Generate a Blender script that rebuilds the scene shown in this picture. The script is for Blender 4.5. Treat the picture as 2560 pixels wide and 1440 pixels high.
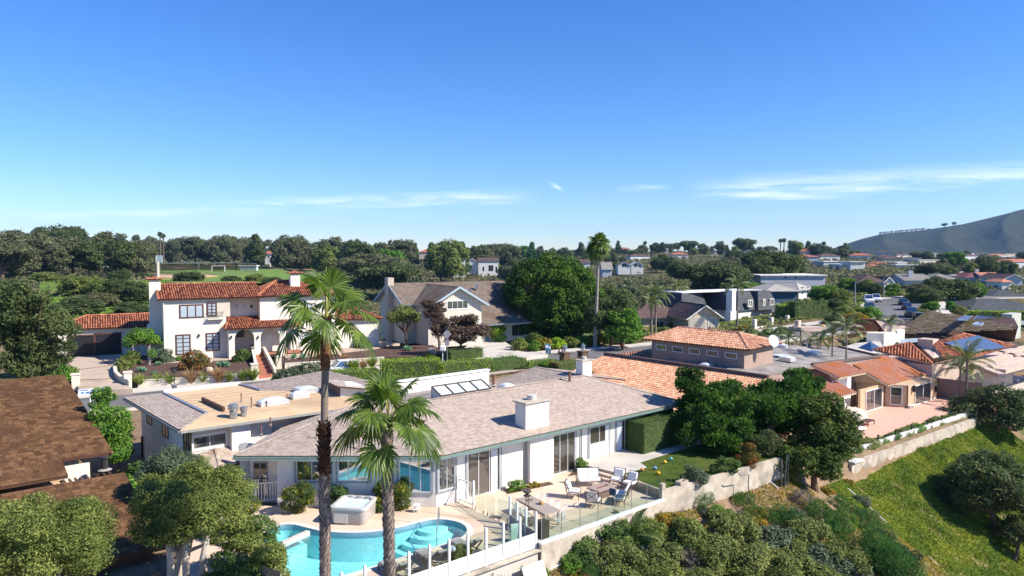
import bpy,math,random
import numpy as np
from mathutils import Vector,Matrix,noise as mnoise
R=math.radians
random.seed(7)
RNG=np.random.default_rng(11)
for _o in list(bpy.data.objects):bpy.data.objects.remove(_o)
SC=bpy.context.scene
COL=SC.collection
# ------------------------------------------------------------------ camera
FPX,HZ,CH=1800.0,636.0,14.0
PITCH=math.atan((720-HZ)/FPX)
cd=bpy.data.cameras.new('camera');cam=bpy.data.objects.new('camera',cd);COL.objects.link(cam)
cd.sensor_width=36;cd.lens=FPX /2560*36;cd.clip_start=0.5;cd.clip_end=12000
cam.location=(0,0,CH);cam.rotation_euler=(R(90)-PITCH,0,0);SC.camera=cam
SC.render.resolution_x=1024;SC.render.resolution_y=576
# ------------------------------------------------------------------ sky and sun
SUN_AZ=(0.95,-0.31);SUN_EL=R(40)
w=bpy.data.worlds.new('World');SC.world=w;w.use_nodes=True
nt=w.node_tree;nt.nodes.clear()
def N(t,typ,**kw):
    n=t.nodes.new(typ)
    for k,v in kw.items():
        if k == 'ins':
            for kk,vv in v.items():n.inputs[kk].default_value=vv
        else:setattr(n,k,v)
    return n
def MA(t,op,a,b=None,c=None,clamp=False):
    n=t.nodes.new('ShaderNodeMath');n.operation=op;n.use_clamp=clamp
    for i,v in enumerate((a,b,c)):
        if v is None:continue
        if isinstance(v,(int,float)):n.inputs[i].default_value=v
        else:t.links.new(v,n.inputs[i])
    return n.outputs[0]
sky=N(nt,'ShaderNodeTexSky');sky.sky_type='NISHITA';sky.sun_disc=False
sky.sun_elevation=SUN_EL;sky.sun_rotation=math.atan2(SUN_AZ[0],SUN_AZ[1])
sky.altitude=100;sky.air_density=1.0;sky.dust_density=0.0;sky.ozone_density=5.0
hs=N(nt,'ShaderNodeHueSaturation',ins={'Saturation':1.16,'Value':1.0})
nt.links.new(sky.outputs[0],hs.inputs['Color'])
tc=N(nt,'ShaderNodeTexCoord');sx=N(nt,'ShaderNodeSeparateXYZ');nt.links.new(tc.outputs['Generated'],sx.inputs[0])
ysafe=MA(nt,'MAXIMUM',sx.outputs[1],0.05)
az=MA(nt,'DIVIDE',sx.outputs[0],ysafe);el=MA(nt,'DIVIDE',sx.outputs[2],ysafe)
def streak(a0,e0,a1,e1,half,wob,thr,seed,ramp=0.05,sc=6.0):
    """a cirrus streak between two sky directions"""
    sl=(e1 -e0)/(a1 -a0)
    nx=N(nt,'ShaderNodeCombineXYZ');nt.links.new(MA(nt,'MULTIPLY',az,sc),nx.inputs[0]);nt.links.new(MA(nt,'MULTIPLY',el,sc *9),nx.inputs[1]);nx.inputs[2].default_value=seed
    nz=N(nt,'ShaderNodeTexNoise',ins={'Scale':1.0,'Detail':7.0,'Roughness':0.62,'Distortion':0.5});nt.links.new(nx.outputs[0],nz.inputs['Vector'])
    n=nz.outputs[0]
    cen=MA(nt,'MULTIPLY_ADD',MA(nt,'SUBTRACT',az,a0),sl,e0)
    d=MA(nt,'ABSOLUTE',MA(nt,'SUBTRACT',MA(nt,'ADD',el,MA(nt,'MULTIPLY',MA(nt,'SUBTRACT',n,.5),wob)),cen))
    m=MA(nt,'SUBTRACT',1.0,MA(nt,'DIVIDE',d,half),clamp=True)
    l=MA(nt,'DIVIDE',MA(nt,'SUBTRACT',az,a0),ramp,clamp=True);r=MA(nt,'DIVIDE',MA(nt,'SUBTRACT',a1,az),ramp,clamp=True)
    t=MA(nt,'MULTIPLY',MA(nt,'SUBTRACT',n,thr),3.2,clamp=True)
    return MA(nt,'MULTIPLY',MA(nt,'MULTIPLY',m,t),MA(nt,'MULTIPLY',l,r))
S_=[streak(-.42,.066,.04,.084,.011,.03,.36,1.3,.10),streak(.235,.089,.80,.118,.020,.05,.36,5.1,.10),
      streak(.14,.090,.22,.092,.006,.01,.35,9.0,.03),streak(-.80,.045,-.30,.064,.010,.02,.42,3.3,.15),
      streak(.05,.099,.072,.089,.004,.004,.3,2.2,.012),streak(.30,.083,.50,.079,.006,.01,.42,7.2,.08)]
cl=S_[0]
for s in S_[1:]:cl=MA(nt,'ADD',cl,s,clamp=True)
cl=MA(nt,'MULTIPLY',cl,0.75)
mx=N(nt,'ShaderNodeMix',data_type='RGBA');nt.links.new(cl,mx.inputs[0])
hz=N(nt,'ShaderNodeMix',data_type='RGBA',blend_type='MULTIPLY');hz.inputs[0].default_value=1.0;nt.links.new(hs.outputs[0],hz.inputs[6])   # the air near the sea horizon is bluer than the model's
hr=N(nt,'ShaderNodeValToRGB');hr.color_ramp.elements[0].position=0.0;hr.color_ramp.elements[0].color=(.74,.78,.88,1);hr.color_ramp.elements[1].position=.42;hr.color_ramp.elements[1].color=(.49,.665,.95,1)
_e=hr.color_ramp.elements.new(.10);_e.color=(.63,.71,.88,1)
nt.links.new(sx.outputs[2],hr.inputs[0]);nt.links.new(hr.outputs[0],hz.inputs[7]);nt.links.new(hz.outputs[2],mx.inputs[6]);mx.inputs[7].default_value=(6.9,7.2,7.6,1)
bg=N(nt,'ShaderNodeBackground',ins={'Strength':0.12});out=N(nt,'ShaderNodeOutputWorld')
nt.links.new(mx.outputs[2],bg.inputs[0]);nt.links.new(bg.outputs[0],out.inputs[0])
sd=bpy.data.lights.new('sun','SUN');sd.energy=5.0;sd.angle=R(0.5);sd.color=(1.0,0.925,0.80)
sun=bpy.data.objects.new('sun',sd);COL.objects.link(sun);sun.location=(60,-20,80)
_sv=Vector((SUN_AZ[0]*math.cos(SUN_EL),SUN_AZ[1]*math.cos(SUN_EL),math.sin(SUN_EL))).normalized()
sun.rotation_euler=_sv.to_track_quat('Z','Y').to_euler()
SC.view_settings.view_transform='Standard';SC.view_settings.look='None';SC.view_settings.exposure=0.8;SC.view_settings.gamma=1.0
SC.cycles.max_bounces=6;SC.cycles.transparent_max_bounces=12;SC.cycles.volume_bounces=0
# ------------------------------------------------------------------ survey helpers: photo bearings to world points
_c,_s=math.cos(PITCH),math.sin(PITCH)
def ray(px,py):
    r=(px -1280)/FPX;u=(720-py)/FPX
    return Vector((r,_c +u *_s,-_s +u *_c))
def G(px,py,z=0.0):
    d=ray(px,py);t=(z -CH)/d.z;return Vector((d.x *t,d.y *t,z))
def D(px,py,Y):
    d=ray(px,py);t=Y /d.y;return Vector((d.x *t,Y,CH +d.z *t))
def PL(px,py,p0,n):
    d=ray(px,py);o=Vector((0,0,CH));t=(Vector(p0)-o).dot(n)/d.dot(n);return o +d *t
U=Vector((.761,.6485,0)).normalized();V=Vector((-U.y,U.x,0));Z=Vector((0,0,1))
O=G(1091,1268,0)
def H(a,b,z=0.0):return O +U *a +V *b +Z *z
def AB(p):q=Vector((p[0],p[1],0))-O;return q.dot(U),q.dot(V)
# ------------------------------------------------------------------ mesh helpers
WORG={}
def tag(o,label=None,cat=None,group=None,kind=None):
    if label:o['label']=label
    if cat:o['category']=cat
    if group:o['group']=group
    if kind:o['kind']=kind
    return o
def thing(name,label,cat,loc=(0,0,0),group=None):
    o=bpy.data.objects.new(name,None);COL.objects.link(o);o.location=loc;o.empty_display_size=0.3
    WORG[o.name]=Vector(loc);return tag(o,label,cat,group)
def link(name,me,parent,loc=None):
    o=bpy.data.objects.new(name,me);COL.objects.link(o)
    if parent:o.parent=parent
    WORG[o.name]=WORG[parent.name] if parent else (Vector(loc) if loc is not None else Vector((0,0,0)))
    if loc is not None and not parent:o.location=loc
    return o
class MB:
    def __init__(s):s.v=[];s.f=[];s.m=[];s.cm=0
    def poly(s,pts):
        i=len(s.v);s.v += [tuple(p) for p in pts];s.f.append(tuple(range(i,i +len(pts))));s.m.append(s.cm);return s
    def obox(s,o,a,b,c):
        o,a,b,c=map(Vector,(o,a,b,c));i=len(s.v)
        if a.cross(b).dot(c) < 0:a,b=b,a
        s.v += [tuple(p) for p in (o,o +a,o +a +b,o +b,o +c,o +a +c,o +a +b +c,o +b +c)]
        for f in ((0,3,2,1),(4,5,6,7),(0,1,5,4),(1,2,6,5),(2,3,7,6),(3,0,4,7)):s.f.append(tuple(i +k for k in f));s.m.append(s.cm)
        return s
    def box(s,cx,cy,z0,sx,sy,sz,ang=0.0):
        a=Vector((math.cos(ang),math.sin(ang),0));b=Vector((-a.y,a.x,0))
        return s.obox(Vector((cx,cy,z0))-a *sx /2-b *sy /2,a *sx,b *sy,Z *sz)
    def prism(s,pts,dz):
        dz=Vector((0,0,dz)) if not isinstance(dz,Vector) else dz
        pts=[Vector(p) for p in pts];i=len(s.v);n=len(pts)
        nn=Vector((0,0,0))
        for k in range(n):nn += pts[k].cross(pts[(k +1) % n])
        if nn.dot(dz) < 0:pts.reverse()
        s.v += [tuple(p) for p in pts]+[tuple(p +dz) for p in pts]
        s.f.append(tuple(i +k for k in reversed(range(n))));s.f.append(tuple(i +n +k for k in range(n)));s.m += [s.cm]*2
        for k in range(n):s.f.append((i +k,i +(k +1) % n,i +n +(k +1) % n,i +n +k));s.m.append(s.cm)
        return s
    def bar(s,p,q,w,h=None,up=Z):
        p,q=Vector(p),Vector(q);h=h or w;d=(q -p)
        if d.length < 1e-6:return s
        sd=d.cross(up)
        if sd.length < 1e-5:sd=d.cross(Vector((1,0,0)))
        sd.normalize();t=sd.cross(d).normalized()
        return s.obox(p -sd *w /2-t *h /2,d,sd *w,t *h)
    def tube(s,pts,r,n=8,caps=True):
        pts=[Vector(p) for p in pts];rs=r if isinstance(r,(list,tuple)) else [r]*len(pts);i0=len(s.v)
        for k,p in enumerate(pts):
            d=(pts[min(k +1,len(pts)-1)]-pts[max(k -1,0)]).normalized()
            a=d.cross(Vector((0,0,1)) if abs(d.z) < .9 else Vector((1,0,0))).normalized();b=d.cross(a)
            for j in range(n):
                t=2*math.pi *j /n;s.v.append(tuple(p +(a *math.cos(t)+b *math.sin(t))*rs[k]))
        for k in range(len(pts)-1):
            for j in range(n):
                a_=i0 +k *n +j;b_=i0 +k *n +(j +1) % n
                s.f.append((a_,a_ +n,b_ +n,b_));s.m.append(s.cm)
        if caps:
            s.f.append(tuple(i0 +j for j in range(n)));e=i0 +(len(pts)-1)*n
            s.f.append(tuple(e +j for j in reversed(range(n))));s.m += [s.cm]*2
        return s
    def lathe(s,c,prof,n=12):
        c=Vector(c);i0=len(s.v)
        for r,z in prof:
            for j in range(n):t=2*math.pi *j /n;s.v.append((c.x +r *math.cos(t),c.y +r *math.sin(t),c.z +z))
        for k in range(len(prof)-1):
            for j in range(n):
                a_=i0 +k *n +j;b_=i0 +k *n +(j +1) % n;s.f.append((a_,b_,b_ +n,a_ +n));s.m.append(s.cm)
        s.f.append(tuple(i0 +j for j in reversed(range(n))));e=i0 +(len(prof)-1)*n;s.f.append(tuple(e +j for j in range(n)));s.m += [s.cm]*2
        return s
    def build(s,name,mats,parent=None,smooth=False,bevel=0.0,loc=None):
        mats=mats if isinstance(mats,(list,tuple)) else [mats]
        org=WORG[parent.name] if parent else Vector(loc or (0,0,0))
        A=np.array(s.v,dtype=np.float64)
        me=bpy.data.meshes.new(name);me.from_pydata([tuple(r) for r in (A -np.array(org))],[],s.f)
        for m_ in mats:me.materials.append(m_)
        if len(mats) > 1:me.polygons.foreach_set('material_index',s.m)
        uv=me.uv_layers.new(name='uv');dat=np.zeros(len(me.loops)*2)
        for p,f in zip(me.polygons,s.f):
            n=p.normal;t=Vector((-n.y,n.x,0)) if abs(n.z) < .999 else Vector((1,0,0))
            if abs(n.z) >= .97 and abs(n.z) < .999:pass
            t.normalize();bt=n.cross(t)
            for k,li in enumerate(p.loop_indices):
                q=A[f[k]];dat[2*li]=q[0]*t.x +q[1]*t.y +q[2]*t.z;dat[2*li +1]=q[0]*bt.x +q[1]*bt.y +q[2]*bt.z
        uv.data.foreach_set('uv',dat)
        if smooth:
            me.polygons.foreach_set('use_smooth',[True]*len(me.polygons))
            try:me.set_sharp_from_angle(angle=R(40))
            except Exception:pass
        o=link(name,me,parent,loc)
        if bevel:
            bm=o.modifiers.new('bevel','BEVEL');bm.width=bevel;bm.segments=2;bm.limit_method='ANGLE'
        return o
def dup(root,loc,rz=0.0,sc=1.0,label=None,group=None,cat=None):
    def cp(o,par):
        c=o.copy();COL.objects.link(c)
        if par:c.parent=par
        for ch in o.children:cp(ch,c)
        return c
    r=cp(root,None);r.location=loc;r.rotation_euler=(0,0,rz)
    r.scale=sc if isinstance(sc,(tuple,list)) else (sc,sc,sc)
    if label:r['label']=label
    if group:r['group']=group
    if cat:r['category']=cat
    return r
def nmesh(name,verts,faces,mats,parent=None,mi=None,smooth=False,loc=None,uvs=None):
    """fast mesh from numpy arrays; faces (F,k)"""
    me=bpy.data.meshes.new(name);k=faces.shape[1]
    org=WORG[parent.name] if parent else Vector(loc or (0,0,0))
    verts=verts -np.array(org)
    me.vertices.add(len(verts));me.vertices.foreach_set('co',verts.astype(np.float32).ravel())
    me.loops.add(faces.size);me.loops.foreach_set('vertex_index',faces.astype(np.int32).ravel())
    me.polygons.add(len(faces));me.polygons.foreach_set('loop_start',np.arange(0,faces.size,k,dtype=np.int32));
    if mi is not None:me.polygons.foreach_set('material_index',mi.astype(np.int32))
    mats=mats if isinstance(mats,(list,tuple)) else [mats]
    for m_ in mats:me.materials.append(m_)
    if smooth:me.polygons.foreach_set('use_smooth',np.ones(len(faces),dtype=bool))
    if uvs is not None:
        uv=me.uv_layers.new(name='uv');uv.data.foreach_set('uv',uvs.astype(np.float32).ravel())
    me.update(calc_edges=True);me.validate()
    return link(name,me,parent,loc)
# ------------------------------------------------------------------ materials
def pm(name,c1,c2=None,scale=1.0,rough=.8,bump=0.0,bscale=None,spec=.3,metal=0.0,detail=4,island=0.0,coord='pos',stretch=None,c3=None,scale3=.15,alpha=None,sheen=0):
    """painted / mineral surface: two tones mottled by noise, optional third tone in large patches, optional bump"""
    m=bpy.data.materials.new(name);m.use_nodes=True;t=m.node_tree;b=t.nodes['Principled BSDF']
    b.inputs['Roughness'].default_value=rough;b.inputs['Specular IOR Level'].default_value=spec;b.inputs['Metallic'].default_value=metal
    c2=c2 or tuple(min(1,x *1.12) for x in c1)
    if coord == 'pos':vec=N(t,'ShaderNodeNewGeometry').outputs['Position']
    elif coord == 'uv':vec=N(t,'ShaderNodeUVMap').outputs[0]
    else:vec=N(t,'ShaderNodeTexCoord').outputs['Object']
    if stretch:
        mp=N(t,'ShaderNodeMapping',ins={'Scale':stretch});t.links.new(vec,mp.inputs[0]);vec=mp.outputs[0]
    n=N(t,'ShaderNodeTexNoise',ins={'Scale':scale,'Detail':detail,'Roughness':.6});t.links.new(vec,n.inputs['Vector'])
    f=MA(t,'MULTIPLY_ADD',MA(t,'SUBTRACT',n.outputs[0],.5),2.4,.5,clamp=True)
    if island:
        g=N(t,'ShaderNodeNewGeometry');f=MA(t,'ADD',MA(t,'MULTIPLY',f,1-island),MA(t,'MULTIPLY',g.outputs['Random Per Island'],island),clamp=True)
    mx=N(t,'ShaderNodeMix',data_type='RGBA');t.links.new(f,mx.inputs[0]);mx.inputs[6].default_value=(*c1,1);mx.inputs[7].default_value=(*c2,1)
    col=mx.outputs[2]
    if c3:
        n3=N(t,'ShaderNodeTexNoise',ins={'Scale':scale3,'Detail':3.0});t.links.new(vec,n3.inputs['Vector'])
        f3=MA(t,'MULTIPLY',MA(t,'SUBTRACT',n3.outputs[0],.5),6.0,clamp=True)
        m3=N(t,'ShaderNodeMix',data_type='RGBA');t.links.new(f3,m3.inputs[0]);t.links.new(col,m3.inputs[6]);m3.inputs[7].default_value=(*c3,1);col=m3.outputs[2]
    t.links.new(col,b.inputs['Base Color'])
    if bump:
        nb=N(t,'ShaderNodeTexNoise',ins={'Scale':bscale or scale *4,'Detail':4.0});t.links.new(vec,nb.inputs['Vector'])
        bp=N(t,'ShaderNodeBump',ins={'Strength':bump,'Distance':.05});t.links.new(nb.outputs[0],bp.inputs['Height']);t.links.new(bp.outputs[0],b.inputs['Normal'])
    return m
def leafm(name,dark,mid,light,rough=.6,trans=.28,nscale=.6,wl=.35,spec=.12,gain=1.5):
    """leaves: colour differs leaf by leaf and clump by clump"""
    m=bpy.data.materials.new(name);m.use_nodes=True;t=m.node_tree;b=t.nodes['Principled BSDF']
    dark=tuple(x *(.3+.7*gain) for x in dark);mid=tuple(x *gain for x in mid);light=tuple(x *(.6+.4*gain)*1.15 for x in light)
    b.inputs['Roughness'].default_value=rough;b.inputs['Specular IOR Level'].default_value=spec
    g=N(t,'ShaderNodeNewGeometry');o=N(t,'ShaderNodeTexCoord')
    n=N(t,'ShaderNodeTexNoise',ins={'Scale':nscale,'Detail':3.0});t.links.new(o.outputs['Object'],n.inputs['Vector'])
    f=MA(t,'ADD',MA(t,'MULTIPLY',g.outputs['Random Per Island'],.55),MA(t,'MULTIPLY',MA(t,'MULTIPLY_ADD',MA(t,'SUBTRACT',n.outputs[0],.5),3.0,.5,clamp=True),.45),clamp=True)
    r=N(t,'ShaderNodeValToRGB');e=r.color_ramp.elements;e[0].position=0;e[0].color=(*dark,1);e[1].position=1;e[1].color=(*light,1)
    x=e.new(1-wl -.2);x.color=(*mid,1);t.links.new(f,r.inputs[0]);t.links.new(r.outputs[0],b.inputs['Base Color'])
    tr=N(t,'ShaderNodeBsdfTranslucent');ms=N(t,'ShaderNodeMixShader',ins={'Fac':trans});hv=N(t,'ShaderNodeHueSaturation',ins={'Saturation':1.1,'Value':1.5})
    t.links.new(r.outputs[0],hv.inputs['Color']);t.links.new(hv.outputs[0],tr.inputs[0])
    ou=t.nodes['Material Output'];t.links.new(b.outputs[0],ms.inputs[1]);t.links.new(tr.outputs[0],ms.inputs[2]);t.links.new(ms.outputs[0],ou.inputs[0])
    return m
def glassm(name,tint=(.03,.035,.04),refl=.35,rough=.02):
    """window glass: dark room behind, part mirror"""
    m=bpy.data.materials.new(name);m.use_nodes=True;t=m.node_tree;b=t.nodes['Principled BSDF']
    b.inputs['Base Color'].default_value=(*tint,1);b.inputs['Roughness'].default_value=.4
    gl=N(t,'ShaderNodeBsdfGlossy',ins={'Color':(.9,.95,.95,1),'Roughness':rough});ms=N(t,'ShaderNodeMixShader',ins={'Fac':refl})
    t.links.new(b.outputs[0],ms.inputs[1]);t.links.new(gl.outputs[0],ms.inputs[2]);t.links.new(ms.outputs[0],t.nodes['Material Output'].inputs[0]);return m
def clearm(name,tint,base=.06,rough=.0,bump=0,bs=3.0,fres=1.33,gcol=(1,1,1)):
    """see-through sheet (railing glass, water surface): tinted transmission + fresnel mirror"""
    m=bpy.data.materials.new(name);m.use_nodes=True;t=m.node_tree;t.nodes.remove(t.nodes['Principled BSDF'])
    tr=N(t,'ShaderNodeBsdfTransparent',ins={'Color':(*tint,1)});gl=N(t,'ShaderNodeBsdfGlossy',ins={'Roughness':rough,'Color':(*gcol,1)})
    fr=N(t,'ShaderNodeLayerWeight',ins={'Blend':.5});ms=N(t,'ShaderNodeMixShader')
    t.links.new(MA(t,'ADD',MA(t,'MULTIPLY',MA(t,'POWER',fr.outputs['Facing'],4.0),.8),base,clamp=True),ms.inputs[0]);t.links.new(tr.outputs[0],ms.inputs[1]);t.links.new(gl.outputs[0],ms.inputs[2])
    if bump:
        g=N(t,'ShaderNodeNewGeometry');n=N(t,'ShaderNodeTexNoise',ins={'Scale':bs,'Detail':3.0,'Distortion':.6});t.links.new(g.outputs['Position'],n.inputs['Vector'])
        bp=N(t,'ShaderNodeBump',ins={'Strength':bump,'Distance':.08});t.links.new(n.outputs[0],bp.inputs['Height'])
        t.links.new(bp.outputs[0],gl.inputs['Normal']);t.links.new(bp.outputs[0],fr.inputs['Normal'])
    t.links.new(ms.outputs[0],t.nodes['Material Output'].inputs[0]);return m
def bandm(name,c1,c2,sc,rough=.7,axis=0,duty=.12,c0=None,uv=True,bump=.3):
    """boards / seams: thin dark lines every 1/sc metres along u (axis 0) or v (axis 1)"""
    m=bpy.data.materials.new(name);m.use_nodes=True;t=m.node_tree;b=t.nodes['Principled BSDF'];b.inputs['Roughness'].default_value=rough;b.inputs['Specular IOR Level'].default_value=.3
    vec=N(t,'ShaderNodeUVMap').outputs[0];s=N(t,'ShaderNodeSeparateXYZ');t.links.new(vec,s.inputs[0])
    fr=MA(t,'FRACT',MA(t,'MULTIPLY',s.outputs[axis],sc));ln=MA(t,'LESS_THAN',fr,duty)
    n=N(t,'ShaderNodeTexNoise',ins={'Scale':1.5,'Detail':5.0});t.links.new(vec,n.inputs['Vector'])
    mx0=N(t,'ShaderNodeMix',data_type='RGBA');t.links.new(n.outputs[0],mx0.inputs[0]);mx0.inputs[6].default_value=(*c1,1);mx0.inputs[7].default_value=(*[x *1.15 for x in c1],1)
    mx=N(t,'ShaderNodeMix',data_type='RGBA');t.links.new(ln,mx.inputs[0]);t.links.new(mx0.outputs[2],mx.inputs[6]);mx.inputs[7].default_value=(*c2,1)
    t.links.new(mx.outputs[2],b.inputs['Base Color']);return m
WHITE=pm('white_stucco',(.64,.61,.565),(.74,.71,.665),1.2,.9,bump=.35,bscale=14,c3=(.57,.54,.49),scale3=.7,stretch=(1,1,.35))
TRIMW=pm('white_paint',(.72,.72,.70),(.80,.79,.77),3,.5)
CREAM=pm('cream_stucco',(.64,.585,.50),(.74,.69,.60),.8,.9,bump=.3,bscale=10)
BEIGE=pm('tan_stucco',(.46,.32,.20),(.53,.385,.25),1.0,.9,bump=.3,bscale=12)
PINKST=pm('pinkish_stucco',(.50,.38,.31),(.58,.46,.38),1.0,.9,bump=.3,bscale=12)
TAUPE=pm('taupe_stucco',(.30,.21,.17),(.36,.26,.21),1.0,.9,bump=.3,bscale=12)
GREENT=pm('green_trim',(.13,.19,.17),(.18,.25,.22),4,.5)
BROWNT=pm('brown_trim',(.08,.038,.025),(.12,.06,.038),3,.6)
DARKT=pm('dark_trim',(.03,.025,.025),(.05,.045,.04),3,.5)
GREYB=pm('grey_blue_trim',(.22,.25,.28),(.28,.31,.34),3,.5)
ALU=pm('aluminium',(.60,.61,.62),(.72,.73,.74),3,.35,metal=.5)
PIPE=pm('rusty_pipe',(.16,.07,.05),(.22,.10,.07),6,.7)
GALV=pm('galvanised',(.35,.36,.37),(.5,.5,.5),8,.35,metal=.8)
SHING=pm('pink_shingle',(.325,.26,.215),(.49,.405,.34),1.5,.9,island=.85,coord='pos',spec=.15)
SHAKE=pm('brown_shake',(.062,.032,.017),(.22,.12,.06),1.2,.9,island=.75,spec=.1,c3=(.10,.052,.028),scale3=.5)
DSHING=pm('grey_brown_shingle',(.12,.095,.075),(.24,.19,.155),1.5,.9,island=.6,spec=.15,c3=(.15,.105,.07),scale3=.3)
MSHING=pm('moss_shake',(.10,.075,.05),(.27,.21,.15),2,.9,island=.7,spec=.15,c3=(.14,.12,.05),scale3=.5)
TILER=pm('red_clay_tile',(.15,.038,.028),(.58,.225,.11),2.0,.75,island=.9,spec=.25)
TILEO=pm('orange_clay_tile',(.42,.185,.105),(.74,.43,.28),2.0,.75,island=.8,spec=.25)
TILEP=pm('weathered_clay_tile',(.52,.20,.10),(.64,.34,.24),2.0,.75,island=.6,spec=.25,c3=(.62,.22,.07),scale3=.5)
TANROOF=pm('tan_roll_roofing',(.50,.355,.215),(.60,.44,.275),1.2,.95,c3=(.46,.33,.205),scale3=.3,spec=.1)
GREYROOF=pm('grey_roll_roofing',(.20,.18,.17),(.34,.31,.285),.7,.95,c3=(.17,.155,.15),scale3=.5,spec=.1)
GLW=glassm('window_glass',(.02,.026,.032),.28)
GLM=glassm('mirror_window_glass',(.015,.03,.03),.62)
GLB=glassm('pale_window_glass',(.42,.50,.56),.15)
GLD=glassm('dim_window_glass',(.012,.012,.014),.12)
CLEAR=clearm('railing_glass',(.86,.92,.89),base=.035,fres=1.45)
IRON=pm('bronze_metal',(.07,.055,.05),(.11,.09,.08),5,.45,metal=.3)
CUSH=pm('white_cushion',(.70,.67,.64),(.78,.76,.73),5,.9)
CONC=pm('pale_concrete',(.46,.42,.37),(.58,.54,.48),.8,.9,c3=(.40,.365,.32),scale3=.4,bump=.1,bscale=20)
OLDC=pm('stained_concrete',(.36,.30,.235),(.56,.49,.40),1.6,.95,bump=.3,bscale=9,c3=(.27,.235,.19),scale3=.7)
DECKM=pm('tan_pool_deck',(.56,.42,.315),(.66,.53,.41),.55,.9,c3=(.50,.38,.28),scale3=.25,bump=.1,bscale=30)
ASPH=pm('asphalt',(.115,.11,.11),(.165,.16,.158),.5,.9,c3=(.10,.097,.098),scale3=.15,bump=.1,bscale=20)
BARK=pm('brown_bark',(.10,.065,.04),(.22,.15,.10),2,.95,bump=.6,bscale=12,coord='obj')
PALEB=pm('pale_bark',(.30,.25,.20),(.55,.49,.42),1.5,.9,bump=.4,bscale=8,coord='obj')
GAP_SHADE=pm('tile_gap_shade',(.035,.016,.012),(.06,.028,.02),3,.95,spec=.05)  # dark plane under the tiles, gap shadow put into its colour
# ------------------------------------------------------------------ roofs, windows
def _basis(pts):
    pts=[Vector(p) for p in pts];n=Vector((0,0,0))
    for k in range(len(pts)):n += pts[k].cross(pts[(k +1) % len(pts)])
    n.normalize()
    if n.z < 0:n=-n
    t=Vector((-n.y,n.x,0));t=t.normalized() if t.length > 1e-4 else Vector((1,0,0))
    s=n.cross(t)
    if s.z < 0:s=-s;t=-t
    return n,t,s
def _ivals(P,k,val):
    """intervals of the other coordinate where polygon P (list of (t,s)) crosses coordinate k == val"""
    xs=[]
    for i in range(len(P)):
        a,b=P[i],P[(i +1) % len(P)]
        if (a[k] <= val) != (b[k] <= val):f=(val -a[k])/(b[k]-a[k]);xs.append(a[1-k]+f *(b[1-k]-a[1-k]))
    xs.sort();return [(xs[i],xs[i +1]) for i in range(0,len(xs)-1,2)]
def add_roof_plane(mb,pts,kind='shingle',course=.15,width=.3,thick=.018,slab=.14,rnd=random):
    pts=[Vector(p) for p in pts];n,t,s=_basis(pts);o=pts[0]
    mb.cm=1;mb.prism([p -n *slab for p in pts],n *(slab -.004));mb.cm=0
    P=[((p -o).dot(t),(p -o).dot(s)) for p in pts]
    W=lambda a,b,h:o +t *a +s *b +n *h
    if kind == 'shingle':
        v0,v1=min(p[1] for p in P),max(p[1] for p in P);v=v0
        while v < v1 -.02:
            vt=min(v +course,v1)
            for (x0,x1) in _ivals(P,1,v +(vt -v)*.5):
                x=x0 -rnd.random()*width *.5
                while x < x1:
                    wd=width *rnd.uniform(.6,1.3);a,b=max(x,x0),min(x +wd,x1);x += wd
                    if b -a < .02:continue
                    h=thick *rnd.uniform(.8,1.7);dv=rnd.uniform(-.12,.12)*course if course > .2 else 0
                    if v == v0:dv=-.02
                    g=.006 if course > .2 else .0
                    mb.poly([W(a +g,v +dv,h),W(b -g,v +dv,h),W(b -g,vt +.01,.004),W(a +g,vt +.01,.004)])
                    i=len(mb.v);mb.v += [tuple(W(a +g,v +dv,0)),tuple(W(b -g,v +dv,0))];mb.f.append((i,i +1,i -3,i -4));mb.m.append(0)
            v=vt
    elif kind == 'tile':
        u0,u1=min(p[0] for p in P),max(p[0] for p in P);x=u0 +width /2;r=width *.36
        mb.cm=2;mb.poly([p +n *.002 for p in pts]);mb.cm=0
        while x < u1:
            for (a,b) in _ivals(P,0,x):
                if b -a < .15:continue
                v=a -.06;jx=rnd.uniform(-.01,.01)
                while v < b -.05:
                    ve=min(v +course,b);i=len(mb.v);nseg=4;lift=.03;rr=r *rnd.uniform(.94,1.06)
                    for (vv,hh,rq) in ((v,lift,rr *1.08),(ve +.02,0.0,rr *.9)):
                        for k in range(nseg +1):an=math.pi *k /nseg;mb.v.append(tuple(W(x +jx -rq *math.cos(an),vv,hh +rq *.85*math.sin(an)+.003)))
                    for k in range(nseg):mb.f.append((i +k,i +k +1,i +nseg +2+k,i +nseg +1+k));mb.m.append(0)
                    v=ve
            x += width
def add_ridge(mb,p,q,r=.11,step=.4,tile=True):
    p,q=Vector(p),Vector(q);d=(q -p);L=d.length;d.normalize();sd=d.cross(Z).normalized();up=sd.cross(d)
    k=max(1,int(L /step));st=L /k
    for j in range(k):
        a=p +d *st *j;b=a +d *(st *1.06);i=len(mb.v);ns=4 if tile else 2
        for (c,rr) in ((a,r),(b,r *.88)):
            for m_ in range(ns +1):an=math.pi *m_ /ns;mb.v.append(tuple(c +sd *(-rr *math.cos(an))+up *(rr *math.sin(an)*(.85 if tile else .25)+.02)))
        for m_ in range(ns):mb.f.append((i +m_,i +m_ +1,i +ns +2+m_,i +ns +1+m_));mb.m.append(0)
def roof(parent,planes,kind,mat,under,ridges=(),name='roof',course=.15,width=.3,thick=.018,slab=.14,rr=.11):
    mb=MB()
    for p in planes:add_roof_plane(mb,p,kind,course,width,thick,slab)
    mb.cm=0
    for (p,q) in ridges:add_ridge(mb,p,q,rr,tile=(kind == 'tile'))
    return mb.build(name,[mat,under,GAP_SHADE],parent)
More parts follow.
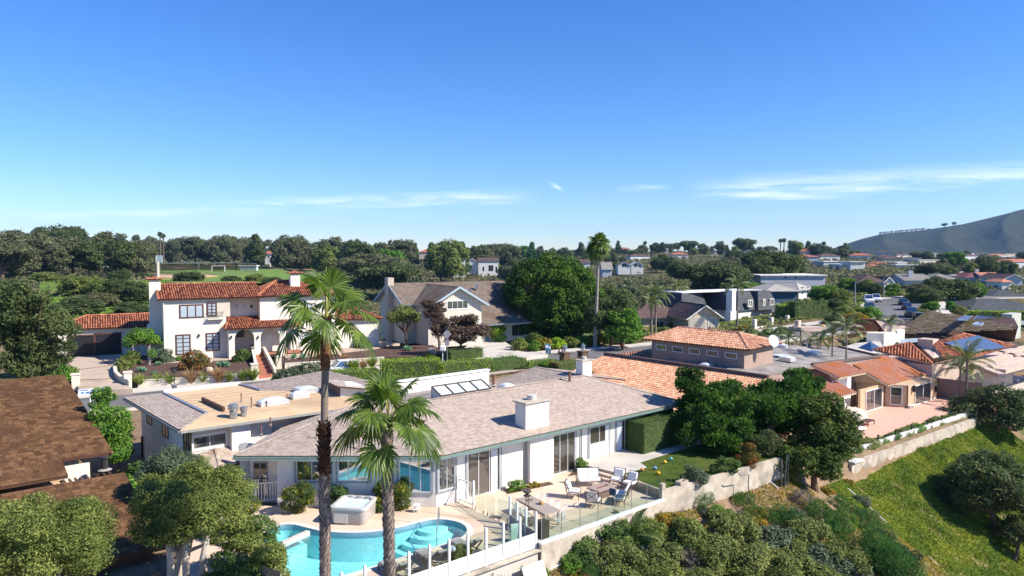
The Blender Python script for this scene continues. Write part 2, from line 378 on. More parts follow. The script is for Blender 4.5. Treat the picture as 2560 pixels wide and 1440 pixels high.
def window(parent,p0,du,w,h,cols=2,rows=1,glass=None,frame=None,name='window',fw=.06,trim=None,tw=.09,proud=.05,curtain=False,sill=None):
    du=Vector(du).normalized();n=du.cross(Z);p0=Vector(p0)
    g=MB();g.obox(p0 +n *.012,du *w,Z *h,n *.012);go=g.build(name,glass or GLW,parent)
    f=MB();fr=frame or ALU
    f.obox(p0,du *w,Z *fw,n *proud);f.obox(p0 +Z *(h -fw),du *w,Z *fw,n *proud)
    f.obox(p0 +Z *fw,du *fw,Z *(h -2*fw),n *proud);f.obox(p0 +du *(w -fw)+Z *fw,du *fw,Z *(h -2*fw),n *proud)
    mw=fw *.8
    for c in range(1,cols):f.obox(p0 +du *(w *c /cols -mw /2)+Z *fw,du *mw,Z *(h -2*fw),n *proud *.9)
    for r in range(1,rows):f.obox(p0 +Z *(h *r /rows -mw /3)+du *fw,du *(w -2*fw),Z *mw *.66,n *proud *.8)
    f.build('frame',fr,go)
    if trim:
        q=MB();e=tw
        q.obox(p0 -du *e -Z *e,du *(w +2*e),Z *e,n *(proud +.02));q.obox(p0 -du *e +Z *h,du *(w +2*e),Z *e,n *(proud +.02))
        q.obox(p0 -du *e,du *e,Z *h,n *(proud +.02));q.obox(p0 +du *w,du *e,Z *h,n *(proud +.02));q.build('trim',trim,go)
    if curtain:drape(go,p0 +du *(w *.62)+n *.014,du,w *.35,h -fw)
    return go
CURT=pm('white_curtain',(.50,.54,.62),(.64,.68,.75),6,.9)
def drape(parent,p0,du,w,h,mat=None):
    n=du.cross(Z);k=14;mb=MB();mb2=[]
    for i in range(k +1):x=w *i /k;d=.018+.012*math.sin(i *2.1);mb2.append((p0 +du *x +n *d,p0 +du *x +n *d +Z *h))
    for i in range(k):mb.poly([mb2[i][0],mb2[i +1][0],mb2[i +1][1],mb2[i][1]])
    mb.build('curtain',mat or CURT,parent)
def dome_skylight(label,c,ang_u,wx,wy,curb=.18,hd=.22,group=None,mat=None,tilt=None):
    """domed acrylic skylight on a curb; a thing fixed on a roof"""
    t=thing('dome_skylight',label,'skylight',c,group);du=Vector(ang_u);dv=Vector((-du.y,du.x,0));c=Vector(c)
    MB().obox(c -du *wx /2-dv *wy /2-Z *.1,du *wx,dv *wy,Z *(curb +.1)).build('curb',ALU,t)
    mb=MB();n=8;i0=0;P=[]
    for i in range(n +1):
        for j in range(n +1):
            x,y=i /n *2-1,j /n *2-1;z=hd *(1-abs(x) ** 3)*(1-abs(y) ** 3);P.append(tuple(c +du *x *wx *.47+dv *y *wy *.47+Z *(curb +.02+z)))
    mb.v=P
    for i in range(n):
        for j in range(n):a=i *(n +1)+j;mb.f.append((a,a +n +1,a +n +2,a +1));mb.m.append(0)
    mb.build('dome',mat or DOME,t,smooth=True);return t
DOME=pm('milky_acrylic',(.62,.66,.70),(.70,.73,.76),2,.25,spec=.6)
# ------------------------------------------------------------------ foliage
def unit(a):return a /(np.linalg.norm(a,axis=1,keepdims=True)+1e-9)
def leaf_quads(C,Nn,size,aspect,rng,curl=.0,dirs=None):
    n=len(C);r=unit(rng.normal(size=(n,3)))
    d=unit(np.cross(Nn,r)) if dirs is None else unit(dirs);wv=unit(np.cross(Nn,d)+1e-6)
    s=size[:,None] if isinstance(size,np.ndarray) else size
    A=C -d *s *.5;B=C +wv *s *aspect *.5+d *s *.05;Cc=C +d *s *.5-Nn *s *curl;Dd=C -wv *s *aspect *.5+d *s *.05
    Vt=np.stack([A,B,Cc,Dd],1).reshape(-1,3);F=np.arange(4*n).reshape(n,4);return Vt,F
def sample_blobs(blobs,dens,rng,shell=.22,cull=.72):
    Ps,Ns=[],[];B=np.array([list(c)+list(r) for c,r in blobs])
    for i,(c,r) in enumerate(blobs):
        r=np.array(r if hasattr(r,'__len__') else (r,r,r),float);area=4*math.pi *((r[0]*r[1]+r[1]*r[2]+r[0]*r[2])/3);k=max(6,int(area *dens))
        d=unit(rng.normal(size=(k,3)));rad=1-shell *rng.random(k) ** 1.5+.07*rng.normal(size=k)+(rng.random(k) < .10)*.38*rng.random(k)
        P=np.array(c)+d *r *rad[:,None];keep=np.ones(k,bool)
        for j in range(len(B)):
            if j == i:continue
            q=(P -B[j,:3])/(B[j,3:]*cull);keep &= (q *q).sum(1) > 1
        Ps.append(P[keep]);Ns.append(unit(d /r)[keep])
    return np.concatenate(Ps),np.concatenate(Ns)
def mk_blobs(c,R3,n,rs,rng,zmin=-.5,jit=.25,core=True):
    out=[];c=np.array(c,float);R3=np.array(R3,float);k=0
    if core:out.append((tuple(c),tuple(R3 *.72)))
    while k < n:
        d=rng.normal(size=3);d /= np.linalg.norm(d)
        if d[2] < zmin:continue
        f=1-jit *rng.random();r=rs *rng.uniform(.65,1.35);out.append((tuple(c +d *R3 *f),(r,r,r *rng.uniform(.6,.85))));k += 1
    return out
def foliage(name,blobs,dens,leaf,mat,parent=None,seed=1,aspect=.5,up=.5,spread=.55,shell=.25,cull=.72,loc=None,curl=.1,lean=None):
    rng=np.random.default_rng(seed);cov=dens *(leaf *1.32) ** 2*aspect /2;dens=dens *min(3.0,.95/cov) if aspect >= .34 and cov < .95 else dens;blobs=[(c,r if hasattr(r,'__len__') else (r,r,r)) for c,r in blobs]
    P,Nn=sample_blobs(blobs,dens,rng,shell,cull)
    Nv=unit(Nn *.8+rng.normal(size=P.shape)*spread +np.array([0,0,up]));sz=leaf *(1.32 if aspect >= .3 else 1.1)*rng.uniform(.6,1.35,len(P))
    dirs=None
    if lean is not None:dirs=Nn *lean +rng.normal(size=P.shape)*.45+np.array([0,0,.3])
    Vt,F=leaf_quads(P,Nv,sz,aspect,rng,curl,dirs);return nmesh(name,Vt,F,mat,parent,loc=loc)
def trunk_limbs(mb,base,blobs,r0,rng,n=6,fork=.35):
    base=Vector(base);bs=[Vector(c) for c,r in blobs];top=sum(bs,Vector((0,0,0)))/len(bs)
    k=base.lerp(top,fork)+Vector((rng.uniform(-.1,.1),rng.uniform(-.1,.1),0))*r0 *4
    mb.tube([base,base.lerp(k,.5)+Vector((rng.uniform(-1,1),rng.uniform(-1,1),0))*r0 *.6,k],[r0 *1.25,r0,r0 *.8],8)
    for i in rng.choice(len(bs),min(n,len(bs)),replace=False):
        e=bs[int(i)];m=k.lerp(e,.5)+Vector(rng.uniform(-1,1,3))*(e -k).length *.1;mb.tube([k,m,e],[r0 *.62,r0 *.38,r0 *.12],6)
LF={
 'olive':leafm('olive_leaf',(.024,.034,.010),(.062,.082,.020),(.19,.20,.06),nscale=.8,gain=2.3),
 'euc':leafm('grey_green_leaf',(.017,.020,.011),(.034,.038,.019),(.085,.085,.04),nscale=.25,gain=3.8),
 'dark':leafm('dark_green_leaf',(.010,.015,.006),(.022,.030,.011),(.062,.075,.025),nscale=.3,gain=3.8),
 'pine':leafm('pine_needle',(.008,.020,.007),(.022,.055,.014),(.07,.135,.03),nscale=.5,gain=2.5),
 'green':leafm('fresh_green_leaf',(.025,.06,.010),(.065,.14,.02),(.16,.26,.04),nscale=.7),
 'hedge':leafm('yellow_green_hedge_leaf',(.04,.075,.008),(.12,.19,.018),(.26,.33,.035),nscale=.7,gain=2.1),
 'hedged':leafm('deep_hedge_leaf',(.012,.025,.008),(.035,.06,.016),(.09,.12,.03),nscale=.7,gain=2.5),
 'rusty':leafm('rust_tipped_leaf',(.05,.05,.012),(.15,.15,.025),(.38,.17,.03),nscale=.9,gain=1.5),
 'gold':leafm('yellow_flower_leaf',(.025,.045,.012),(.06,.085,.018),(.60,.44,.02),nscale=2.5,wl=.1),
 'chap':leafm('chaparral_leaf',(.022,.030,.010),(.060,.076,.022),(.17,.165,.055),nscale=.35,gain=2.5),
 'chapd':leafm('far_chaparral_leaf',(.018,.020,.010),(.040,.042,.020),(.095,.09,.042),nscale=.05,gain=3.2),
 'bush':leafm('grey_green_bush_leaf',(.02,.03,.018),(.055,.075,.045),(.13,.15,.09),nscale=1.2,gain=1.9),
 'purple':leafm('purple_brown_leaf',(.022,.014,.012),(.05,.032,.024),(.11,.085,.055),nscale=1.,gain=2.0),
 'dry':leafm('dry_grass_blade',(.12,.07,.035),(.24,.15,.075),(.38,.26,.14),nscale=1.5),
 'grass':leafm('green_grass_blade',(.06,.09,.015),(.13,.18,.03),(.28,.30,.07),nscale=1.5),
 'red':leafm('red_tipped_leaf',(.03,.05,.012),(.075,.085,.02),(.32,.05,.025),nscale=1.5),
 'agave':leafm('blue_green_succulent',(.06,.13,.07),(.11,.22,.12),(.20,.34,.20),nscale=2,trans=.1),
 'fan':leafm('fan_palm_leaf',(.030,.062,.010),(.075,.135,.018),(.19,.26,.045),nscale=1.2,rough=.4,trans=.35,spec=.3,gain=.85),
 'feather':leafm('feather_palm_leaf',(.018,.035,.010),(.05,.08,.02),(.17,.19,.06),nscale=.8,rough=.4,trans=.3,spec=.3),
 'ice':leafm('ice_plant_leaf',(.05,.07,.012),(.095,.15,.018),(.26,.25,.03),nscale=.45,gain=1.4),
 'ivy':leafm('ivy_leaf',(.03,.06,.012),(.07,.12,.02),(.16,.22,.04),nscale=.06,gain=1.8),
 'dead':leafm('dead_twig',(.08,.065,.05),(.17,.14,.115),(.30,.26,.22),nscale=1.5,trans=.0),
}
PETI=pm('palm_petiole',(.22,.24,.06),(.40,.38,.12),5,.5);PDEAD=pm('dead_frond_straw',(.20,.11,.05),(.42,.27,.14),4,.9,coord='obj')
BOOT=pm('palm_boot',(.13,.10,.085),(.40,.33,.28),6,.95,island=.6,coord='obj');HUSK=pm('palm_husk',(.035,.018,.012),(.16,.075,.045),6,.95,island=.6,coord='obj')
PTRK=pm('palm_trunk_grey',(.17,.13,.105),(.29,.24,.20),3,.95,bump=.5,bscale=18,coord='obj',stretch=(1,1,6));PRED=pm('palm_trunk_red',(.13,.05,.025),(.26,.12,.06),4,.9,coord='obj')
def add_fan(mb,hub,d,up,Rf,rng,nseg=30,span=2.5,droop=.35,stiff=0):
    d=d.normalized();sd=d.cross(up).normalized();nn=sd.cross(d).normalized();da=2*span /nseg
    for k in range(nseg):
        al=-span +(k +.5)*da;rl=Rf *(1.0-.22*(abs(al)/span) ** 2)*rng.uniform(.92,1.05);dr=d *math.cos(al)+sd *math.sin(al);tg=-d *math.sin(al)+sd *math.cos(al)
        i=len(mb.v);fr=(.0,.35,.66,.85,1.0);dp=droop *rng.uniform(.5,1.5)
        for f in fr:
            wd=min(2*f *rl *math.tan(da /2)*1.04,1.0*rl *.66*da) if f <= .66 else .66*rl *da *(1-(f -.66)/.34)*.95
            p=hub +dr *(f *rl)+nn *(-.10*f *rl *abs(al)/span)-Z *(dp *rl *f ** 3.2) ;e=.22*wd
            mb.v += [tuple(p -tg *wd /2),tuple(p +nn *e),tuple(p +tg *wd /2)]
        for q in range(len(fr)-1):
            a=i +3*q;mb.f.append((a,a +3,a +4,a +1));mb.f.append((a +1,a +4,a +5,a +2));mb.m += [0,0]
def fan_crown(parent,c,n,Lp,Rf,seed,elo=-35,ehi=85,nseg=30,extra=()):
    rng=np.random.default_rng(seed);mb=MB();c=Vector(c)
    spec=[((i *137.5+rng.uniform(-12,12)) % 360,ehi -(ehi -elo)*(i /n) ** .9+rng.uniform(-6,6)) for i in range(n)]+list(extra)
    for (a,e) in spec:
        az_,el_=R(a),R(e);d=Vector((math.cos(az_)*math.cos(el_),math.sin(az_)*math.cos(el_),math.sin(el_)));L=Lp *rng.uniform(.85,1.15)
        st=c +Vector((d.x,d.y,0))*.10;mid=st +d *L *.55;hub=st +d *L -Z *L *.16;mb.cm=1
        mb.tube([st,mid,hub],[.03,.022,.014],5);mb.cm=0
        dd=(hub -mid).normalized();dd=(dd +Vector((0,0,-.15-.3*math.cos(el_)))).normalized()
        up=Z if abs(dd.z) < .9 else Vector((math.cos(az_),math.sin(az_),0));tw=rng.uniform(-.9,.9);up=(up +dd.cross(up)*tw).normalized()
        add_fan(mb,hub,dd,up,Rf *rng.uniform(.85,1.1),rng,nseg,droop=.16+.30*math.cos(el_))
    return mb.build('crown',[LF['fan'],PETI],parent)
def boots(mb,axis,r,z0,z1,per=9,dz=.11,h=.17,out=.07,seed=1):
    rng=np.random.default_rng(seed);z=z0;k=0
    while z < z1:
        c=axis(z);rr=r(z) if callable(r) else r
        for j in range(per):
            a=2*math.pi *(j +.5*(k % 2))/per +rng.uniform(-.12,.12);e=Vector((math.cos(a),math.sin(a),0));t=Vector((-e.y,e.x,0));wd=math.pi *rr /per *1.15;hh=h *rng.uniform(.7,1.3);o=out *rng.uniform(.5,1.4)
            p=c +e *rr *.96;q=p +Z *hh +e *o
            i=len(mb.v);mb.v += [tuple(p -t *wd),tuple(p +t *wd),tuple(q +t *wd *.35),tuple(q -t *wd *.35+Z *rng.uniform(-.03,.03)),tuple(p +Z *hh *.6-e *.03)]
            mb.f += [(i,i +1,i +2,i +3),(i +3,i +2,i +4),(i +1,i +4,i +2),(i,i +3,i +4)];mb.m += [mb.cm]*4
        z += dz;k += 1
def add_feather(mb,st,az_,el_,L,rng,nl=34,ll=.55,droop=.9,wd=.035,sag=1.0):
    pts=[];p=Vector(st);e=el_;seg=9
    for k in range(seg +1):
        pts.append(p.copy());d=Vector((math.cos(az_)*math.cos(e),math.sin(az_)*math.cos(e),math.sin(e)));p=p +d *(L /seg);e -= sag *(droop /seg)*(1+k *.18)
    mb.cm=1;mb.tube(pts,[.028*(1-k /(seg +1.5))+.006 for k in range(seg +1)],4,caps=False);mb.cm=0
    for k in range(nl):
        f=.10+.9*k /nl;x=f *seg;i=min(int(x),seg -1);q=pts[i].lerp(pts[i +1],x -i);dr=(pts[i +1]-pts[i]).normalized()
        sd=dr.cross(Z);sd=sd.normalized() if sd.length > .05 else Vector((-math.sin(az_),math.cos(az_),0));l=ll *(math.sin(math.pi *min(1,f *.85+.12)))*rng.uniform(.8,1.15)
        for s_ in (-1,1):
            o=(sd *s_ *.9+dr *.45+Z *rng.uniform(-.1,.25)).normalized();m_=q +o *l *.5;tp=q +o *l *.82-Z *l *.45;w_=dr *wd
            j=len(mb.v);mb.v += [tuple(q -w_ *.5),tuple(q +w_ *.5),tuple(m_ +w_),tuple(m_ -w_),tuple(tp)];mb.f += [(j,j +1,j +2,j +3),(j +3,j +2,j +4)];mb.m += [0,0]
def feather_palm(label,base,h,n,L,seed,tr=.13,group=None,name='feather_palm',trunk=None,ll=.55,bend=(0,0),extra_trunk=0,sag=1.0):
    rng=np.random.default_rng(seed);t=thing(name,label,'palm',base,group);base=Vector(base);top=base +Z *h +Vector((bend[0],bend[1],0))
    mb=MB();mid=base.lerp(top,.5)+Vector((bend[0]*-.15,0,0));mb.tube([base,mid,top,top +Z *h *.08],[tr *1.3,tr,tr *.85,tr *.6],8);mb.build('trunk',trunk or PTRK,t,smooth=True)
    c=MB()
    for i in range(n):
        a=R(i *137.5+rng.uniform(-10,10));e=R(80-95*(i /n)+rng.uniform(-8,8));add_feather(c,top +Z *.1,a,e,L *rng.uniform(.85,1.1),rng,ll=ll,sag=sag)
    c.build('crown',[LF['feather'],PETI],t);return t
def blades(mb,c,n,L,rng,spread=.9,wd=.012):
    c=Vector(c)
    for i in range(n):
        a=rng.uniform(0,2*math.pi);s_=spread *rng.random() ** .6;d=Vector((math.cos(a)*s_,math.sin(a)*s_,1)).normalized();l=L *rng.uniform(.6,1.1)
        p0=c +Vector((math.cos(a),math.sin(a),0))*L *.12*rng.random();p1=p0 +d *l *.55;p2=p1 +(d +Vector((math.cos(a),math.sin(a),-.9))*.55*s_).normalized()*l *.5
        w_=Vector((-math.sin(a),math.cos(a),0))*wd *L;j=len(mb.v);mb.v += [tuple(p0 -w_),tuple(p0 +w_),tuple(p1 +w_),tuple(p1 -w_),tuple(p2)];mb.f += [(j,j +1,j +2,j +3),(j +3,j +2,j +4)];mb.m += [mb.cm]*2
def rosette(mb,c,n,L,rng,wd=.16):
    c=Vector(c)
    for i in range(n):
        a=R(i *137.5);e=R(80-70*i /n);d=Vector((math.cos(a)*math.cos(e),math.sin(a)*math.cos(e),math.sin(e)));t=Vector((-math.sin(a),math.cos(a),0));l=L *rng.uniform(.8,1.1)
        m_=c +d *l *.5;tp=c +d *l -Z *l *.12;w_=t *wd *L;nn=t.cross(d)*-.05*L;j=len(mb.v)
        mb.v += [tuple(c -w_ *.5),tuple(c +w_ *.5),tuple(m_ +w_),tuple(m_ +nn),tuple(m_ -w_),tuple(tp)];mb.f += [(j,j +1,j +3),(j +1,j +2,j +3),(j,j +3,j +4),(j +3,j +2,j +5),(j +4,j +3,j +5)];mb.m += [mb.cm]*5
def shrub(label,c,r,leaf='olive',dens=45,size=.11,seed=1,n=14,cat='shrub',name='shrub',group=None,rs=None,aspect=.5,flat=1.0,stem=True,core=True,up=.5):
    """a bush: leaves on clumps over a twiggy core"""
    rng=np.random.default_rng(seed);c=Vector(c);r=r if hasattr(r,'__len__') else (r,r,r *.8);t=thing(name,label,cat,c,group)
    cc=(c.x,c.y,c.z +r[2]*.55);bl=mk_blobs(cc,np.array(r)*.74,n,rs or min(r)*.5,rng,zmin=-.7,core=core)
    foliage('foliage',bl,dens *2.2,size,LF[leaf],t,seed,aspect,up=up)
    if stem:
        mb=MB();trunk_limbs(mb,c -Z *.1,bl,max(.03,min(r)*.06),rng,n=8,fork=.15);mb.build('stem',BARK,t)
    return t
def tree(label,base,c,R3,n,rs,leaf,dens,size,seed,tr=.2,bark=None,name='tree',group=None,aspect=.5,zmin=-.3,cat='tree',limbs=8,core=False,jit=.35,extra=(),shell=.3,up=.5,fork=.45,cull=.72,lean=None):
    rng=np.random.default_rng(seed);t=thing(name,label,cat,base,group);bl=mk_blobs(c,R3,n,rs,rng,zmin=zmin,core=core,jit=jit)+list(extra)
    foliage('crown',bl,dens,size,LF[leaf],t,seed,aspect,shell=shell,up=up,cull=cull,lean=lean)
    mb=MB();trunk_limbs(mb,base,bl,tr,rng,n=limbs,fork=fork);mb.build('trunk',bark or BARK,t);return t
def hedge(label,corners,z0,z1,leaf,dens=60,size=.10,seed=1,name='hedge',group=None,jag=.06,inner=True,topleaf=None):
    """a clipped hedge: leaves over the faces of a block with footprint corners"""
    rng=np.random.default_rng(seed);cs=[Vector((p[0],p[1],0)) for p in corners];cen=sum(cs,Vector((0,0,0)))/len(cs);t=thing(name,label,'hedge',(cen.x,cen.y,z0),group)
    P,Nn=[],[]
    def quad(a,b,c_,d,nrm):
        ar=((b -a).cross(d -a)).length;k=int(ar *dens *1.7);u_=rng.random(k);v_=rng.random(k);A=np.array([a,b,c_,d],float)
        q=A[0]*((1-u_)*(1-v_))[:,None]+A[1]*(u_ *(1-v_))[:,None]+A[2]*(u_ *v_)[:,None]+A[3]*((1-u_)*v_)[:,None]
        w_=np.sin(q[:,0]*2.1+q[:,2]*1.3)*np.cos(q[:,1]*1.7+q[:,0])*jag
        q += np.array(nrm)*(rng.normal(size=k)*jag *.8-jag *.6+w_)[:,None];P.append(q);Nn.append(np.tile(np.array(nrm,float),(k,1)))
    n=len(cs)
    for i in range(n):
        a,b=cs[i],cs[(i +1) % n];nn=(b -a).cross(Z).normalized()
        if nn.dot((a +b)/2-cen) < 0:nn=-nn
        quad(a +Z *z0,b +Z *z0,b +Z *z1,a +Z *z1,nn)
    if n == 4:quad(cs[0]+Z *z1,cs[1]+Z *z1,cs[2]+Z *z1,cs[3]+Z *z1,Z)
    P,Nn=np.concatenate(P),np.concatenate(Nn);Nv=unit(Nn +rng.normal(size=P.shape)*.6+np.array([0,0,.25]));Vt,F=leaf_quads(P,Nv,size *rng.uniform(.6,1.3,len(P)),.55,rng,.1)
    nmesh('foliage',Vt,F,LF[leaf],t)
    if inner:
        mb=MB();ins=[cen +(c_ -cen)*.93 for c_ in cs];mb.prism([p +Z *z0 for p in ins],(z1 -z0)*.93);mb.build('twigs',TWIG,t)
    return t
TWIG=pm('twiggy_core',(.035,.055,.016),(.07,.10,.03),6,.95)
# ------------------------------------------------------------------ frames for placing things on facades
class Fr:
    """a building's own axes: a along the facade, b into the building, z up"""
    def __init__(s,o,u):s.o=Vector((o[0],o[1],0));s.u=Vector((u[0],u[1],0)).normalized();s.v=Vector((-s.u.y,s.u.x,0))
    def P(s,a,b,z=0.0):return s.o +s.u *a +s.v *b +Z *z
    def ab(s,p):q=Vector((p[0],p[1],0))-s.o;return q.dot(s.u),q.dot(s.v)
    def f(s,px,py,b=0.0):
        q=PL(px,py,s.P(0,b),s.v);return (q -s.o).dot(s.u),q.z
    def sd(s,px,py,a=0.0):
        q=PL(px,py,s.P(a,0),s.u);return (q -s.o).dot(s.v),q.z
    def win(s,par,bl,tr,b=0.0,**k):
        a0,z0=s.f(*bl,b);a1,z1=s.f(*tr,b);return window(par,s.P(a0,b,z0),s.u,a1 -a0,z1 -z0,**k)
FH=Fr(O,U)
# ------------------------------------------------------------------ terrain
def sst(x,a,b):t=np.clip((x -a)/(b -a),0,1);return t *t *(3-2*t)
RX=np.array([-160,-42.7,5.8,19.9,45,63,72.5,81,92,108,135]);RY=np.array([-8.0,71.3,103.8,111.5,124,134.5,145,162,181,192,197])  # far kerb of the street
RZ=np.array([-1.2,-.3,-.3,-.3,.8,1.8,2.1,2.4,2.7,2.8,2.9]);RW=8.5;RWS=np.array([8.5,8.5,8.5,8.5,8.7,10,12.5,13,13,12,11.])
_seg=np.stack([RX,RY],1)
def road_info(x,y):
    """distance from the street's centre line and its height there"""
    best=np.full(x.shape,1e9);bz=np.zeros(x.shape)
    for i in range(len(RX)-1):
        a,b=_seg[i],_seg[i +1];d=b -a;L=np.hypot(*d);n=np.array([d[1],-d[0]])/L;a2=a +n *RWS[i]/2;t=np.clip(((x -a2[0])*d[0]+(y -a2[1])*d[1])/L ** 2,0,1)
        ds=np.hypot(x -a2[0]-t *d[0],y -a2[1]-t *d[1]);zz=RZ[i]+t *(RZ[i +1]-RZ[i]);m=ds < best;best=np.where(m,ds,best);bz=np.where(m,zz,bz)
    return best,bz
FPXC=np.array([-900,200,640,1000,1280,1700,2100,2560,3600]);FYR=np.array([100,150,200,260,330,400,550,700,900,1200,1800,4000])
FT=np.array([[0,1.2,3,4.5,4,4,5,7,9,12,14,14],[0,1.2,3,4.6,4,4,5,6,9,12,14,14],[0,0,0,3.4,4,4,4.2,4.5,8,10,12,12],[0,-3,-9,-10,-7,-3,0,4,8,12,14,14],
    [0,-3,-9,-10,-7,-3,1.5,5,10,15,18,18],[0,0,-3,-4,0,3,7,12,17,18,18,16],[1.5,2.3,3,3.5,4.5,6,8,10,12,12,10,8],[1.5,2.0,2.2,2.6,3.4,4,5,6,8,10,12,10],[1,1,1,1,2,3,4,5,7,9,12,10]]).T
def bil(px,Y):
    ix=np.clip(np.searchsorted(FPXC,px)-1,0,len(FPXC)-2);iy=np.clip(np.searchsorted(FYR,Y)-1,0,len(FYR)-2)
    fx=np.clip((px -FPXC[ix])/(FPXC[ix +1]-FPXC[ix]),0,1);fy=np.clip((Y -FYR[iy])/(FYR[iy +1]-FYR[iy]),0,1)
    fx=fx *fx *(3-2*fx);return (FT[iy,ix]*(1-fx)+FT[iy,ix +1]*fx)*(1-fy)+(FT[iy +1,ix]*(1-fx)+FT[iy +1,ix +1]*fx)*fy
EA=np.array([-90,10.4,22,30,38,65,120]);EB=np.array([-6.7,-6.7,-7.5,-7.3,-5.0,-6.1,-8.])
FA=np.array([-90,0,10,22,28,38,120]);FZ=np.array([-1.3,-1.2,-.75,-.55,-2.6,-4.6,-4.6]);SL=np.array([.42,.42,.42,.42,.5,.74,.78])
TA=np.array([-90,-12,22.6,30,34,110]);TZ=np.array([-1.6,-.2,-.06,-2.6,-3.62,-3.62])
def fnoise(x,y):return (np.sin(x *.23+np.sin(y *.31)*1.7)*np.cos(y *.27+1.3*np.sin(x *.19))+.5*np.sin(x *.71+y *.53+2)*np.cos(y *.83-x *.37)+.25*np.sin(x *1.9+y *1.3)*np.cos(y *2.3-x *1.1))
def ground_z(x,y):
    x=np.asarray(x,float);y=np.asarray(y,float)
    a=(x -O.x)*U.x +(y -O.y)*U.y;b=(x -O.x)*V.x +(y -O.y)*V.y;e=np.interp(a,EA,EB)
    zs=np.interp(x,[-160,-42,20,45,66,92],[-1.2,-.35,-.35,.75,2.0,2.8])
    top=np.interp(a,TA,TZ);t=sst(b,15,27);top=top *(1-t)+zs *t
    foot=np.interp(a,FA,FZ);sl=np.interp(a,FA,SL);d=np.maximum(e -b,0);fo=foot -sl *d +fnoise(x,y)*.22*np.clip(d /3,0,1);fo=np.maximum(fo,-42)
    near=np.where(b > e,top,fo)
    px=1280+FPX *x /np.maximum(y,1);far=bil(px,y)+fnoise(x *.12,y *.12)*np.clip((y -170)/200,0,1)*1.0
    t=sst(y,104,128)*sst(b,10,30);z=near *(1-t)+far *t
    rd,rz=road_info(x,y);t=1-sst(rd,6.0,13.0);z=z *(1-t)+(rz -.09)*t
    return z
def gz(x,y):return float(ground_z(np.array([x]),np.array([y]))[0])
POOL=[(-8.25,2.86),(-7.63,3.0),(-7.11,2.63),(-6.79,1.84),(-6.5,1.12),(-6.15,.55),(-5.56,-.13),(-4.82,-.7),(-3.98,-1.1),(-2.99,-1.29),(-1.93,-1.34),(-1.18,-1.5),(-.68,-1.95),(-.40,-2.72),(-.55,-3.5),(-1.04,-4.1),(-1.74,-4.4),(-2.7,-4.45),(-5.5,-4.44),(-8.2,-4.42),(-9.2,-4.1),(-9.75,-3.1),(-9.62,-1.99),(-9.25,-.5),(-9.2,.67),(-8.98,2.05)]
def spline(P,k=6):
    out=[];n=len(P)
    for i in range(n):
        p0,p1,p2,p3=[np.array(P[(i +j -1) % n]) for j in range(4)]
        for q in range(k):t=q /k;out.append(tuple(.5*((2*p1)+(-p0 +p2)*t +(2*p0 -5*p1 +4*p2 -p3)*t *t +(-p0 +3*p1 -3*p2 +p3)*t ** 3)))
    return out
POOLS=spline(POOL,5)
def inpoly(x,y,P):
    r=np.zeros(x.shape,bool);n=len(P)
    for i in range(n):
        (x0,y0),(x1,y1)=P[i],P[(i +1) % n];c=((y0 > y) != (y1 > y));
        with np.errstate(divide='ignore',invalid='ignore'):r ^= c & (x < (x1 -x0)*(y -y0)/(y1 -y0 +1e-12)+x0)
    return r
def offset(P,d):
    n=len(P);out=[]
    ar=sum(P[i][0]*P[(i +1) % n][1]-P[(i +1) % n][0]*P[i][1] for i in range(n));sg=1 if ar > 0 else -1
    for i in range(n):
        a,b,c=np.array(P[i -1]),np.array(P[i]),np.array(P[(i +1) % n]);t=(c -a)/(np.hypot(*(c -a))+1e-9);out.append((b[0]+t[1]*d *sg,b[1]-t[0]*d *sg))
    return out
ys=[9.0]
while ys[-1] < 5200:ys.append(ys[-1]+.22+.0115*ys[-1])
ys=np.array(ys);tx=np.linspace(-1.15,1.25,520);XX=tx[None,:]*(ys[:,None]+6);YY=np.repeat(ys[:,None],len(tx),1)
ZZ=ground_z(XX,YY);aa=(XX -O.x)*U.x +(YY -O.y)*U.y;bb=(XX -O.x)*V.x +(YY -O.y)*V.y
ZZ=np.where(inpoly(aa,bb,offset(POOLS,.35)),-2.3,ZZ)
i,j=np.meshgrid(np.arange(len(ys)-1),np.arange(len(tx)-1),indexing='ij');n=len(tx);F=np.stack([i *n +j,i *n +j +1,(i +1)*n +j +1,(i +1)*n +j],-1).reshape(-1,4)
